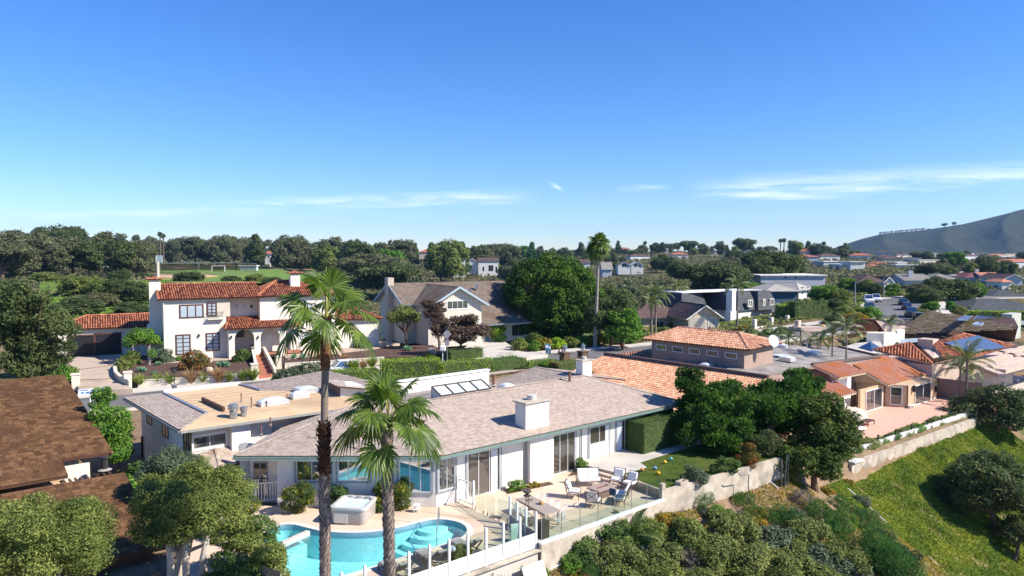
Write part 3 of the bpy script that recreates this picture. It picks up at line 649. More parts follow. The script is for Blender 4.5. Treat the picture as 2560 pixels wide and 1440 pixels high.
def groundm():
    m=bpy.data.materials.new('ground');m.use_nodes=True;t=m.node_tree;b=t.nodes['Principled BSDF'];b.inputs['Roughness'].default_value=1;b.inputs['Specular IOR Level'].default_value=.1
    g=N(t,'ShaderNodeNewGeometry');s=N(t,'ShaderNodeSeparateXYZ');t.links.new(g.outputs['Position'],s.inputs[0])
    def nz(sc,d=5):q=N(t,'ShaderNodeTexNoise',ins={'Scale':sc,'Detail':d,'Roughness':.62});t.links.new(g.outputs['Position'],q.inputs['Vector']);return q.outputs[0]
    def mix(f,a,c):
        q=N(t,'ShaderNodeMix',data_type='RGBA');t.links.new(f,q.inputs[0])
        for k,v in ((6,a),(7,c)):
            if isinstance(v,tuple):q.inputs[k].default_value=(*v,1)
            else:t.links.new(v,q.inputs[k])
        return q.outputs[2]
    ctr=lambda o,k=3.:MA(t,'MULTIPLY_ADD',MA(t,'SUBTRACT',o,.5),k,.5,clamp=True)
    dirt=mix(ctr(nz(.9)),(.22,.14,.085),(.40,.285,.19));dirt=mix(ctr(nz(5),2.),dirt,(.15,.105,.06))
    brush=mix(ctr(nz(.12)),(.028,.036,.016),(.085,.080,.035));brush=mix(ctr(nz(.7),4.),brush,(.045,.055,.022))
    fy=MA(t,'DIVIDE',MA(t,'SUBTRACT',s.outputs[1],115.0),30.0,clamp=True)
    soil=MA(t,'MULTIPLY',MA(t,'SUBTRACT',nz(.03,3),.56),9.0,clamp=True);far=mix(soil,brush,(.30,.20,.12))
    grassy=mix(ctr(nz(1.5)),(.05,.075,.02),(.13,.12,.05));yard=mix(ctr(nz(.15,2),6.),grassy,dirt)
    fz=MA(t,'DIVIDE',MA(t,'SUBTRACT',s.outputs[1],62.0),20.0,clamp=True)
    c=mix(fz,dirt,yard);c=mix(fy,c,far);t.links.new(c,b.inputs['Base Color'])
    bp=N(t,'ShaderNodeBump',ins={'Strength':.6,'Distance':.15});t.links.new(nz(3,6),bp.inputs['Height']);t.links.new(bp.outputs[0],b.inputs['Normal']);return m
GROUND=groundm()
tag(nmesh('ground',np.stack([XX,YY,ZZ],-1).reshape(-1,3),F,GROUND,smooth=True),kind='structure')
# street, kerb, pavements
def strip(name,off0,off1,dz,m,i0=0,i1=None,kind='structure',th=.0,step=4):
    """a ribbon beside the far kerb line, between two sideways offsets (metres, + towards the camera)"""
    P=[]
    for k in range(len(RX)-1):
        for q in range(step):f=q /step;P.append((RX[k]*(1-f)+RX[k +1]*f,RY[k]*(1-f)+RY[k +1]*f,RZ[k]*(1-f)+RZ[k +1]*f,RWS[k]*(1-f)+RWS[k +1]*f))
    P.append((RX[-1],RY[-1],RZ[-1],RWS[-1]));P=np.array(P)[(i0 or 0)*step:(i1 *step +1) if i1 else None]
    T=np.gradient(P[:,:2],axis=0);T /= np.hypot(T[:,0],T[:,1])[:,None];Nn=np.stack([T[:,1],-T[:,0]],1)
    ow=lambda o_:(P[:,3:4]+o_ -RW) if o_ > RW -1 else (P[:,3:4]/RW *o_ if o_ > 1 else o_ +0*P[:,3:4]);L=np.concatenate([P[:,:2]+Nn *ow(off0),P[:,2:3]+dz],1);Rr=np.concatenate([P[:,:2]+Nn *ow(off1),P[:,2:3]+dz],1);mb=MB()
    for k in range(len(P)-1):
        if th:mb.prism([L[k],L[k +1],Rr[k +1],Rr[k]],-th)
        else:mb.poly([Rr[k],Rr[k +1],L[k +1],L[k]])
    return tag(mb.build(name,m),kind=kind)
strip('street',0,RW,.0,ASPH);strip('gutter_line',RW -.75,RW -.02,.006,CONC);strip('pavement',-2.2,0,.13,CONC,th=.22);strip('kerb',RW,RW +.35,.12,CONC,th=.22);strip('verge_pavement',RW +.35,RW +1.6,.10,CONC,2,th=.2)
YEL=pm('yellow_road_paint',(.45,.32,.10),(.55,.42,.18),3,.8)
strip('centre_line',RW /2-.15,RW /2-.03,.008,YEL,5);strip('centre_line',RW /2+.08,RW /2+.2,.008,YEL,5)
# ------------------------------------------------------------------ the hill on the right and its houses' terrace
def hill():
    prof_px=[1950,2060,2100,2150,2200,2260,2330,2400,2450,2560,2760,3100,3700];prof_py=[637,628,615,598,586,580,572,562,550,523,470,430,420]
    nu,nv=260,90;pxs=np.linspace(1950,3700,nu);t=np.linspace(0,1,nv);Yn,Yf=1900.,3000.
    TX,TT=np.meshgrid(pxs,t,indexing='ij');ht=14+(636-np.interp(TX,prof_px,prof_py))*2600/1800;Y=Yn +(Yf -Yn)*TT;X=(TX -1280)/1800*Y
    s=np.minimum(TT /.63,1);s=np.where(s < 1,np.sin(s *math.pi /2) ** 1.1,1)*np.where(TT > .66,1-(TT -.66)*.9,1)
    rid=np.abs(np.sin(TX *.021+np.sin(TT *5)*.8))*.20+fnoise(X *.018,Y *.012)*.045;Zz=4+(ht -4)*np.clip(s -rid *np.sin(np.pi *np.clip(TT /.63,0,1)),0,1)
    Fi,Fj=np.meshgrid(np.arange(nu -1),np.arange(nv -1),indexing='ij');F=np.stack([Fi *nv +Fj,(Fi +1)*nv +Fj,(Fi +1)*nv +Fj +1,Fi *nv +Fj +1],-1).reshape(-1,4)
    m=pm('hill_scrub',(.008,.015,.008),(.038,.042,.020),.012,1,c3=(.022,.032,.014),scale3=.004,detail=9,bump=.0)
    m2=m.node_tree;bp=N(m2,'ShaderNodeBump',ins={'Strength':1.0,'Distance':12});nn=N(m2,'ShaderNodeTexNoise',ins={'Scale':.035,'Detail':8.0});g=N(m2,'ShaderNodeNewGeometry');m2.links.new(g.outputs['Position'],nn.inputs['Vector']);m2.links.new(nn.outputs[0],bp.inputs['Height']);m2.links.new(bp.outputs[0],m2.nodes['Principled BSDF'].inputs['Normal'])
    tag(nmesh('hill',np.stack([X,Y,Zz],-1).reshape(-1,3),F,m,smooth=True),kind='structure')
    # a faint range far off between the left trees
    mb=MB();pts=[(-900,30),(-700,34),(-560,60),(-520,64),(-470,55),(-430,70),(-380,48),(-300,30)]
    top=[Vector((x *1.15-900,5000,z +22)) for x,z in pts]
    for k in range(len(top)-1):mb.poly([top[k],top[k +1],top[k +1]+Vector((0,500,-95)),top[k]+Vector((0,500,-95))]);mb.poly([top[k]+Vector((0,-400,-95)),top[k +1]+Vector((0,-400,-95)),top[k +1],top[k]])
    tag(mb.build('distant_range',m),kind='structure')
hill()
# ------------------------------------------------------------------ pool and pool deck
from mathutils.geometry import delaunay_2d_cdt
def sheet(name,outer,holes,z,m,kind='structure',frame=FH,dz=0):
    vs=[];fs=[]
    for P in [outer]+holes:k=len(vs);vs += [Vector(p) for p in P];fs.append(list(range(k,k +len(P))))
    r=delaunay_2d_cdt(vs,[],fs,1,1e-5);mb=MB()
    for f in r[2]:
        c=sum((r[0][k] for k in f),Vector((0,0)))/len(f)
        if any(bool(inpoly(np.array([c.x]),np.array([c.y]),h)[0]) for h in holes):continue
        mb.poly([frame.P(r[0][k][0],r[0][k][1],z) for k in f])
    for p in range(len(mb.f)):
        f=mb.f[p];a,b,c=[Vector(mb.v[k]) for k in f[:3]]
        if (b -a).cross(c -a).z < 0:mb.f[p]=tuple(reversed(f))
    return tag(mb.build(name,m),kind=kind)
COP=offset(POOLS,.32)
sheet('pool_deck',[(-13.5,-7.3),(11.2,-7.3),(11.2,.25),(.3,.25),(-6.9,6.2),(-8.6,8.6),(-11.5,4.5),(-13.5,-1)],[COP],0.0,DECKM)
POOLW=pm('caustic_pool_plaster',(.30,.60,.62),(.48,.76,.77),3.2,.7,c3=(.38,.68,.70),scale3=.4)  # mottling holds caustic-like light, painted into the plaster tones
def pool():
    t=thing('swimming_pool','freeform turquoise swimming pool with pale coping and curved corner steps','swimming pool',H(-5.5,-2.2,0));n=len(POOLS)
    mb=MB()
    for k in range(n):a,b=POOLS[k],POOLS[(k +1) % n];mb.poly([H(*a,.02),H(*b,.02),H(*b,-.30),H(*a,-.30)])
    mb.build('tile_band',pm('blue_tile',(.10,.22,.30),(.22,.36,.42),12,.3),t)
    def dep(a,b):return -1.5 if a >-8.2 or b <-.5 else -.75
    mb=MB()
    for k in range(n):a,b=POOLS[k],POOLS[(k +1) % n];mb.poly([H(*a,-.30),H(*b,-.30),H(*b,-1.5),H(*a,-1.5)])
    mb.prism([H(*p,-1.5) for p in offset(POOLS,.02)],-.05)
    mb.build('basin',POOLW,t)
    mb=MB()
    # wading shelf left of the divider bar, and the divider bar
    shelf=[(-9.28,.55),(-6.98,1.35),(-7.0,2.3),(-7.3,2.75),(-7.63,2.98),(-8.2,2.84),(-8.95,2.0),(-9.2,.8)]
    mb.prism([H(a,b,-1.49) for a,b in shelf],.84);mb.build('wading_shelf',POOLW,t)
    mb=MB();mb.bar(H(-9.35,.5,-.10),H(-6.9,1.35,-.10),.24,.26);mb.build('divider_bar',CONC,t)
    mb=MB()
    inn=offset(POOLS,-.03)
    for r,z in ((2.15,-1.05),(1.7,-.78),(1.25,-.52),(.8,-.30)):
        cx,cy=-1.35,-1.62;pts=[(cx +r *math.cos(2*math.pi *k /48)*1.05,cy +r *math.sin(2*math.pi *k /48)*.95) for k in range(48)];q=[]
        for (x,y) in pts:
            f=1.0
            while f > .05 and not bool(inpoly(np.array([cx +(x -cx)*f]),np.array([cy +(y -cy)*f]),inn)[0]):f -= .04
            q.append((cx +(x -cx)*f,cy +(y -cy)*f))
        mb.prism([H(a,b,-1.49) for a,b in q],z +1.49)
    mb.build('curved_steps',pm('step_plaster',(.42,.74,.70),(.5,.8,.76),2,.7),t)
    mb=MB()
    for k in range(n):a,b=POOLS[k],POOLS[(k +1) % n];c,d=COP[k],COP[(k +1) % n];mb.poly([H(*a,.02),H(*b,.02),H(*d,.02),H(*c,.02)]);mb.poly([H(*c,.02),H(*d,.02),H(*d,-.02),H(*c,-.02)])
    for p in range(len(mb.f)):
        f=mb.f[p];a,b,c=[Vector(mb.v[k]) for k in f[:3]]
        if abs((b -a).cross(c -a).z) > 1e-5 and (b -a).cross(c -a).z < 0:mb.f[p]=tuple(reversed(f))
    mb.build('coping',pm('pale_coping',(.60,.53,.46),(.68,.61,.54),2,.85),t)
    WAT=clearm('pool_water',(.68,.92,.94),base=.035,rough=.03,bump=.55,bs=4.5,fres=1.33)
    tag(sheet('pool_water',offset(POOLS,-.005),[],-.15,WAT),kind='structure')
pool()
CR=MB();CRM=pm('deck_joint',(.24,.18,.13),(.3,.22,.16),5,.9)
for p,q in (((1.2,-.1),(.6,-2.9)),((.6,-2.9),(-.4,-7.2)),((-3.6,.9),(-2.2,-1.0)),((.6,-2.9),(-1.5,.9)),((4.2,-.9),(4.2,-7.2)),((8.4,-1.4),(8.4,-7.2)),((1.2,-3.6),(11,-3.6)),((-6.0,1.2),(-4.6,3.0))):
    CR.bar(H(*p,.004),H(*q,.004),.025,.006)
tag(CR.build('deck_joint',CRM),kind='structure')
# raised slab, lawn and low kerb on the right of the patio
sheet('raised_slab',[(11.0,.25),(11.0,-1.0),(11.35,-3.65),(13.6,-3.78),(14.1,-2.8),(18.6,-2.65),(27,-2.6),(27,.25)],[],.45,CONC)
MB().obox(H(11.0,.2,0),H(11.0,-1.0)-H(11.0,.2),U *.05,Z *.44).obox(H(11.0,-1.0,0),H(11.35,-3.65)-H(11.0,-1.0),U *.05,Z *.44).build('slab_edge',OLDC)['kind']='structure'
LAWNM=pm('lawn_green',(.035,.065,.010),(.085,.125,.022),1.4,.95,c3=(.12,.13,.035),scale3=.35)
LWN=[(11.4,-3.68),(13.6,-3.80),(14.1,-2.82),(18.6,-2.67),(27,-2.62),(26,-7.6),(22,-8.1),(10.8,-7.15),(10.9,-5.6),(11.1,-4.5)]
sheet('lawn',LWN,[],.43,LAWNM)
def grass_on(name,P,z,n,h,m,seed,frame=FH,kind='stuff',label=None,cat=None):
    rng=np.random.default_rng(seed);P_=np.array(P);lo,hi=P_.min(0),P_.max(0);a=rng.uniform(lo[0],hi[0],n *2);b=rng.uniform(lo[1],hi[1],n *2);k=inpoly(a,b,P);a,b=a[k][:n],b[k][:n];n=len(a)
    o=np.array(frame.o);base=o +a[:,None]*np.array(frame.u)+b[:,None]*np.array(frame.v);base[:,2]=z(base[:,0],base[:,1]) if callable(z) else z
    t=unit(np.concatenate([rng.normal(size=(n,2)),np.zeros((n,1))],1));hh=h *rng.uniform(.5,1.3,n)[:,None];tip=base +np.concatenate([rng.normal(size=(n,2))*.4,np.ones((n,1))],1)*hh
    Vt=np.stack([base -t *hh *.25,base +t *hh *.25,tip],1).reshape(-1,3);o_=nmesh(name,Vt,np.arange(3*n).reshape(n,3),m);return tag(o_,label,cat,kind=kind)
grass_on('lawn_grass',LWN,.42,45000,.055,leafm('lawn_blade',(.035,.065,.010),(.085,.13,.02),(.20,.20,.05),nscale=.5),3,label='short green lawn grass above the patio wall',cat='grass')
mb=MB()
for p,q in (((11.4,-3.70),(11.1,-4.5)),((11.1,-4.5),(10.9,-5.6)),((10.9,-5.6),(10.75,-7.2))):mb.bar(H(*p,.22),H(*q,.22),.16,.50)
tag(mb.build('lawn_kerb_wall',OLDC),'low curved concrete kerb wall between the patio and the lawn','wall')
t=thing('garden_steps','two tan concrete steps up to the raised slab by the glass doors','steps',H(10.6,-2.4,0))
for k in range(2):MB().obox(H(10.35+.35*k,-1.15,0),(H(10.35+.35*k +.12,-3.4+.0)-H(10.35+.35*k,-1.15)),U *(.34 if k else .345),Z *(.15+.15*k)).build('step',DECKM,t,bevel=.015)
# small planting strip in the patio
SOIL=pm('dark_soil',(.055,.035,.022),(.13,.085,.055),6,1,bump=.6,bscale=20)
MB().prism([H(4.4,-.9,.0),H(7.7,-1.35,.0),H(7.8,-.85,.0),H(6.4,-.55,.0),H(4.7,-.15,.0)],.03).build('planting_bed',SOIL)['kind']='structure'
MB().prism([H(9.5,-.75,.0),H(11.0,-1.2,.0),H(11.0,-.3,.0),H(10.9,-.1,.0)],.03).build('planting_bed',SOIL)['kind']='structure'
# ------------------------------------------------------------------ main house
SHR=dict(kind='shingle',mat=SHING,under=BROWNT,course=.14,width=.24,slab=.09)
def main_house():
    t=thing('ranch_house','white single-storey ranch house with pink-brown shingle roof behind the pool','house',H(6,2,0))
    E,S=3.1,.178;FLt=Fr((-4.19,O.y),(1,0));Yl=O.y
    # walls
    mb=MB();mb.prism([(-13.0,Yl,-.4),(O.x,Yl,-.4),(O.x +.3,Yl +3,-.4),(-13.0,Yl +3,-.4)],3.45)
    w0=MB();w0.prism([H(0,0,-.4),H(21.3,0,-.4),H(21.3,10,-.4),H(0,10,-.4)],3.45)
    mb.build('wall',WHITE,t);w0.build('wall',WHITE,t)
    MB().prism([H(6.62,-.42,-.1),H(8.58,-.42,-.1),H(8.58,-.01,-.1),H(6.62,-.01,-.1)],3.1).build('chimney_breast',WHITE,t)
    c=MB();c.prism([H(6.62,.02,2.8),H(8.58,.02,2.8),H(8.58,1.0,2.8),H(6.62,1.0,2.8)],2.05);co=c.build('chimney',WHITE,t)
    MB().prism([H(6.50,-.1,4.85),H(8.70,-.1,4.85),H(8.70,1.12,4.85),H(6.50,1.12,4.85)],.10).build('cap',OLDC,co);MB().lathe(H(7.55,.5,4.95),[(.30,0),(.30,.3),(.24,.3)],12).build('flue',CONC,co)
    # sunk entrance recess at the far left of the left section (door behind the white rail)
    r=MB();r.obox((-14.9,Yl +1.2,-.3),(1.95,0,0),(0,.2,0),(0,0,3.3));r.obox((-15.9,Yl +2.2,-.3),(1.2,0,0),(0,.2,0),(0,0,3.3));r.build('wall',WHITE,t)
    d=window(t,(-14.75,Yl +1.19,.1),(1,0,0),.85,2.1,2,3,GLW,GREYB,name='door',fw=.07);MB().lathe((-14.0,Yl +1.1,1.05),[(.03,0),(.03,.05)],8).build('handle',GALV,d)
    # roof
    yE=Yl -.75;xl=-15.1
    def yz(y):return E +S *(y -yE)
    ridgeB=6.7;zr=E +S *(ridgeB +.75);yr=yE +(zr -E)/S
    c0=Vector((O.x +.02+.75*math.tan(math.atan2(U.y,U.x)/2),yE,E))            # eave corner between both sections
    # ridge/plane meeting point
    aX=((yr -O.y)-V.y *ridgeB)/U.y;X0=H(aX,ridgeB,zr);XL=Vector((xl +(yr -yE)*.72,yr,zr))
    left=[(xl,yE,E),tuple(c0),tuple(X0),tuple(XL)]
    aR=18.7;wing=[tuple(c0),H(21.5,-.75,E),H(aR,ridgeB,zr),tuple(X0)]
    endp=[H(21.5,-.75,E),H(22.6,3,E),H(aR +.2,ridgeB,zr),H(aR,ridgeB,zr)]
    hipl=[(xl,yE,E),tuple(XL),(xl +.6,yr +.4,E -.1)]
    back=[tuple(XL),tuple(X0),tuple(X0 +Vector((0,3.0,-.5))),tuple(XL +Vector((0,3.0,-.5)))]
    zl=lambda a:zr -.13*(aR -a)
    rearL=[H(a_,b_,zl(a_)) for a_,b_ in ((aR,ridgeB),(aR,12.4),(aR -4.6,12.4),(aR -6.6,11.7),(aR -9.9,9.3),(aR -6.0,ridgeB +.9),(aR -.5,ridgeB +.05))]
    rearR=[H(aR,ridgeB,zr),H(aR +5,ridgeB,zr -.9),H(aR +5,12.4,zr -.9),H(aR,12.4,zr)]
    low=[H(aR,ridgeB,zr),H(aR -.5,ridgeB +3.2,zr -.6),X0 +V *3.2-Z *.6,X0]
    mids=[H(aR -1,12.3,zr -.1),H(aR -1,15.0,zr -.5),H(aR -7.6,15.0,zr -.5),H(aR -7.6,12.3,zr -.1)]
    def fix(P):return [Vector(p) for p in P]
    roof(t,[fix(left),fix(wing),fix(endp),fix(hipl)],ridges=[(Vector((xl,yE,E +.02)),XL +Z *.02),(c0 +Z *.02,X0 +Z *.02),(XL +Z *.02,X0 +Z *.02),(X0 +Z *.02,H(aR,ridgeB,zr +.02)),(H(aR,ridgeB,zr +.02),H(21.5,-.75,E +.02))],rr=.13,**SHR)
    roof(t,[fix(rearL),fix(rearR),fix(mids),fix(back),fix(low)],ridges=[(H(aR,ridgeB,zr +.02),H(aR,12.4,zr +.02))],rr=.13,name='roof',**dict(SHR,under=BROWNT))
    # white parapet wall behind the atrium and the glazed lean-to
    p=MB();p.obox(H(3.2,11.7,3.2),U *9.9,V *.3,Z *1.62);pw=p.build('parapet',WHITE,t);MB().obox(H(3.15,11.62,4.82),U *10.0,V *.46,Z *.10).build('coping',TRIMW,pw)
    MB().prism([H(2.6,7.2,3.9),H(11,7.4,3.9),H(10.6,11.6,3.9),H(1.6,11.6,3.9)],.06).build('flat_roof',GREYROOF,t)
    # gutters, fascia, downpipes
    g=MB();g.bar(Vector((xl,yE -.06,E -.12)),c0 +Vector((0,-.06,-.12)),.13,.13);g.bar(c0 +Vector((0,-.06,-.12)),H(21.5,-.81,E -.12),.13,.13);g.build('gutter',GREENT,t)
    g=MB();g.bar(Vector((xl +.1,yE +.02,E -.2)),c0 +Vector((0,.02,-.2)),.04,.16);g.bar(c0 +Vector((0,.02,-.2)),H(21.5,-.70,E -.2),.04,.16);g.build('fascia',TRIMW,t)
    sf=MB();sf.prism([(xl +.1,yE +.05,E -.25),(c0.x,yE +.05,E -.25),(O.x,Yl,E -.25),(xl +.1,Yl +1.9,E -.25)],-.03);sf.prism([(c0.x,yE +.05,E -.25),H(21.4,-.68,E -.25),H(21.4,0,E -.25),(O.x,Yl,E -.25)],-.03);sf.build('soffit',TRIMW,t)
    for pts in ([H(6.3,-.75,2.9),H(6.5,-.12,2.55),H(6.5,-.12,.05)],[(-9.95,Yl -.75,2.9),(-9.95,Yl -.1,2.6),(-9.95,Yl -.1,.05)],[H(11.4,-.75,2.95),H(11.4,-.1,2.7),H(11.4,-.1,.5)]):
        MB().tube(pts,.05,6).build('downpipe',pm('grey_pipe',(.20,.21,.22),(.27,.27,.28),3,.6),t)
    # windows and sliding doors
    kw=dict(frame=ALU,trim=GREYB,tw=.1)
    FLt.win(t,(741,1202),(818,1151),glass=GLM,cols=2,**kw);FLt.win(t,(845,1202),(922,1151),glass=GLM,cols=3,**kw);FLt.win(t,(998,1231),(1078,1151),glass=GLM,cols=3,**kw)
    window(t,H(.12,0,.85),U,1.15,1.78,2,1,GLW,ALU,trim=GREYB,tw=.1)
    def sdoor(a,z,w_,h,cols,mir=GLW,cur=None,label=None):
        d=window(t,H(a,0,z),U,w_,h,cols,1,mir,ALU,name='sliding_door',fw=.075,proud=.07)
        [MB().obox(H(q,0,z),U *.11,Z *(h +.05),-V *.05).build('trim',GREYB,d) for q in (a -.12,a +w_ +.01)]
        if cur:drape(d,H(a +cur[0],-.028,z +.05),U,cur[1],h -.15)
        return d
    room=glassm('room_glass',(.045,.035,.03),.14)
    sdoor(2.1,.0,2.45,2.62,3,room,(1.75,.5));sdoor(8.78,.0,2.1,2.58,3,room);d3=sdoor(12.2,.45,1.95,2.1,2,room,(1.55,.35));sdoor(14.9,.45,1.75,2.1,2,GLD,(.1,.5))
    MB().obox(H(12.3,-.03,.55),U *1.75,Z *.85,-V *.03).build('white_panel',TRIMW,d3)
    # furnishings one sees through the doors: pale sofa shape behind the first door
    for a in (17.6,19.9):window(t,H(a,0,.6),U,1.3,2.0,2,1,GLD,ALU)
    return t
main_house()
def roof_pipe(p,h,r=.05,label='',cap=True,group='vent pipes on the roofs',m=None):
    t=thing('vent_pipe',label,'vent pipe',p,group);MB().tube([Vector(p)-Z *.15,Vector(p)+Z *h],r,8).build('pipe',m or PIPE,t)
    MB().lathe(Vector(p)-Z *.03,[(r *2.2,0),(r *1.2,.08)],8).build('flashing',GREYROOF,t)
    if cap:MB().lathe(Vector(p)+Z *h,[(r *1.4,-.05),(r *1.4,.02),(r *.3,.06)],8).build('cap',m or PIPE,t)
    return t
# ------------------------------------------------------------------ flat-roofed part to the left
def flat_house():
    t=thing('flat_roofed_house','white house wing with tan flat roof and shingled edge left of the ranch house','house',H(-5,16,0))
    a0,b0,z0=-10.24,10.99,3.9;a1=.2;b1=23.6;wz=4.14
    mb=MB();mb.prism([H(a0 +.75,b0 +.8,-2.2),H(a1,b0 +.8,-2.2),H(a1,b1,-2.2),H(a0 +.75,b1 -.6,-2.2)],z0 +2.0);mb.build('wall',WHITE,t)
    kk=dict(kind='shingle',mat=SHING,under=BROWNT,course=.16,width=.32,rr=.1)
    A,B_,E_,F_=H(a0,b0,z0),H(-8.05,13.3,wz),H(-8.2,22.1,wz),H(-10.4,23.7,z0)
    roof(t,[[A,B_,E_,F_]],ridges=[(A +Z *.03,B_ +Z *.03)],name='shingle_roof',**kk)
    roof(t,[[H(-2.9,21.6,wz -.05),H(-2.6,18.6,wz -.05),H(1.2,15.2,wz -.05),H(2.2,10.5,wz -.1),H(5,11.5,wz +.2),H(4.4,22.5,wz +.1)]],name='shingle_roof',**kk)
    f=MB();f.prism([A,H(a1 -.4,b0 -.45,z0),H(2.2,10.55,z0 +.1),H(1.2,15.2,wz),H(-2.7,18.6,wz),H(-2.9,21.8,wz),E_,B_],-.12);f.build('flat_roof',TANROOF,t)
    s=MB()
    for k in range(9):b_=12.0+k *1.0;s.bar(H(-7.9+(.0 if k > 1 else .6),b_,wz +.0),H(1.2-k *.4,b_ -.1,wz +.0),.03,.012)
    s.build('roof_seam',pm('seam_tar',(.25,.17,.11),(.3,.2,.13),5,.9),t)
    MB().obox(E_ -Z *.1,H(-2.9,21.8,wz)-E_,V *.18,Z *.32).build('parapet',TRIMW,t)
    LEAD=pm('lead_flashing',(.20,.21,.27),(.30,.31,.38),5,.5,metal=.3)
    MB().bar(B_ +Z *.05,E_ +Z *.05,.22,.07).bar(H(-2.9,21.8,wz +.08),H(-2.6,18.5,wz +.08),.25,.1).build('flashing',LEAD,t)
    g=MB();g.bar(A -Z *.13-V *.05,H(a1 -.4,b0 -.5,z0 -.13),.12,.14);g.bar(A -Z *.13-U *.05,F_ -Z *.13-U *.05,.12,.14);g.build('gutter',pm('grey_gutter',(.22,.22,.21),(.30,.30,.29),4,.6),t)
    MB().obox(H(-7.05,12.4+.9,wz),U *.14,V *4.2,Z *.26).build('roof_divider',BROWNT,t)
    bx=FH;bb_=b0 +.8
    FH.win(t,(482,1124),(565,1080),b=bb_,glass=GLW,cols=2,frame=ALU,trim=WHITE,tw=.12)
    MB().obox(H(-7.23,bb_ -.55,1.9),U *1.15,V *.56,Z *1.75).build('chimney_chase',WHITE,t)
    MB().obox(H(-5.9,bb_ -.04,2.5),U *5.6,V *.03,Z *.05).obox(H(-4.6,bb_ -.05,2.0),U *.07,V *.05,Z *1.6).build('trim',TRIMW,t)
    # skirt roof and lower bay
    roof(t,[[H(-9.5,bb_,2.1),H(-9.75,bb_ -1.2,1.75),H(-8.4,bb_ -1.9,1.62),H(-8.0,bb_,2.25)],[H(-8.4,bb_ -1.9,1.62),H(-5.6,bb_ -1.3,1.62),H(-5.4,bb_,2.2),H(-8.0,bb_,2.25)]],name='skirt_roof',ridges=[(H(-8.4,bb_ -1.9,1.65),H(-8.0,bb_,2.28))],**kk)
    MB().prism([H(-9.4,bb_,-2.2),H(-9.5,bb_ -1.0,-2.2),H(-8.3,bb_ -1.6,-2.2),H(-5.8,bb_ -1.0,-2.2),H(-5.8,bb_,-2.2)],3.8).build('bay',WHITE,t)
    bf=Fr(H(-8.3,bb_ -1.6),H(-5.8,bb_ -1.0)-H(-8.3,bb_ -1.6));window(t,bf.P(.3,-.01,-.75),bf.u,1.7,2.1,1,1,pm('pale_door',(.50,.53,.58),(.56,.58,.62),2,.5),TRIMW,name='door')
    # shaded side windows
    for (p,q) in (((-10.24+.75),0),):
        sf=Fr(H(a0 +.75,b1),-V)
        for aa_,w_,z_,h_ in ((2.2,1.3,2.35,1.2),(6.0,1.4,2.2,1.35),(10.6,.75,1.6,1.9),(11.6,.6,1.6,1.9)):window(t,sf.P(aa_,0,z_),sf.u,w_,h_,2 if w_ > 1 else 1,1,GLD,DARKT)
        MB().bar(sf.P(1.2,-.12,1.2),sf.P(1.2,-.12,-1),.12,.12).build('meter_pipe',DARKT,t)
    # low dormer box with its own shed roof
    C,Rt,L=G(851,964,4.85),G(912,963,4.85),G(819,952,4.85);B=Rt +(L -C);dz=Z *1.25
    MB().prism([q -dz for q in (C,Rt,B,L)],1.2).build('dormer',WHITE,t);nl=(L -C).cross(Z).normalized()*(-1 if (L -C).cross(Z).dot(Rt -C) > 0 else 1)*-1
    MB().obox(C -dz,L -C,(C -Rt).normalized()*.05,Z *1.2).build('dormer_side',pm('brown_siding',(.13,.085,.07),(.17,.11,.09),3,.8),t)
    e=.3;u_,v_=(Rt -C).normalized(),(L -C).normalized();roof(t,[[C -u_ *e -v_ *e,Rt +u_ *e -v_ *e -Z *.25,B +u_ *e +v_ *e -Z *.15,L -u_ *e +v_ *e +Z *.1]],name='dormer_roof',**dict(kk,slab=.08))
flat_house()
uu=tuple(U[:2])
dome_skylight('large white domed skylight on the tan flat roof',H(-3.6,13.9,4.1),(U.x,U.y,0),1.9,.95,group='domed skylights on the tan roof')
dome_skylight('smaller white domed skylight at the back of the tan flat roof',H(-1.3,14.9,4.1),(U.x,U.y,0),1.2,.8,group='domed skylights on the tan roof')
dome_skylight('flat white skylight on the shingles half behind the tall palm trunk',H(-.2,16.2,4.2),(U.x,U.y,0),1.4,1.5,hd=.1,group='domed skylights on the tan roof')
for k,(a,b,l) in enumerate(((9.9,8.6,'white domed skylight beside the glazed lean-to on the ranch roof'),(11.3,7.4,'white domed skylight nearest the ridge of the ranch house'))):dome_skylight(l,H(a,b,4.15),(U.x,U.y,0),.95,1.1,curb=.25,hd=.2,group='domed skylights on the ranch roof')
def leanto():
    t=thing('glazed_lean_to','four pane sloping glass lean-to skylight behind the ranch house ridge','skylight',H(6,9,4))
    a0,a1,b0,b1,z0,z1=5.2,9.5,6.98,8.1,4.47,4.95
    MB().obox(H(a0,b0,3.9),U *(a1 -a0),V *.08,Z *(z0 -3.9)).obox(H(a0,b1,3.9),U *(a1 -a0),V *.08,Z *(z1 -3.9)).build('base_wall',GREYROOF,t)
    g=MB()
    for k in range(4):x0=a0 +(a1 -a0)*k /4;g.poly([H(x0,b0,z0),H(x0 +(a1 -a0)/4,b0,z0),H(x0 +(a1 -a0)/4,b1,z1),H(x0,b1,z1)])
    g.poly([H(a0,b0,3.95),H(a0,b0,z0),H(a0,b1,z1),H(a0,b1,3.95)]);g.build('glazing',pm('milky_pane',(.45,.48,.47),(.5,.53,.52),2,.2,spec=.7),t)
    f=MB()
    for k in range(5):x0=a0 +(a1 -a0)*k /4;f.bar(H(x0,b0,z0 +.03),H(x0,b1,z1 +.03),.07,.06)
    f.bar(H(a0,b0,z0 +.03),H(a1,b0,z0 +.03),.08,.07).bar(H(a0,b1,z1 +.03),H(a1,b1,z1 +.03),.08,.07).bar(H(a0,b0,3.95),H(a0,b1,3.95),.06,.06);f.build('frame',IRON,t)
leanto()
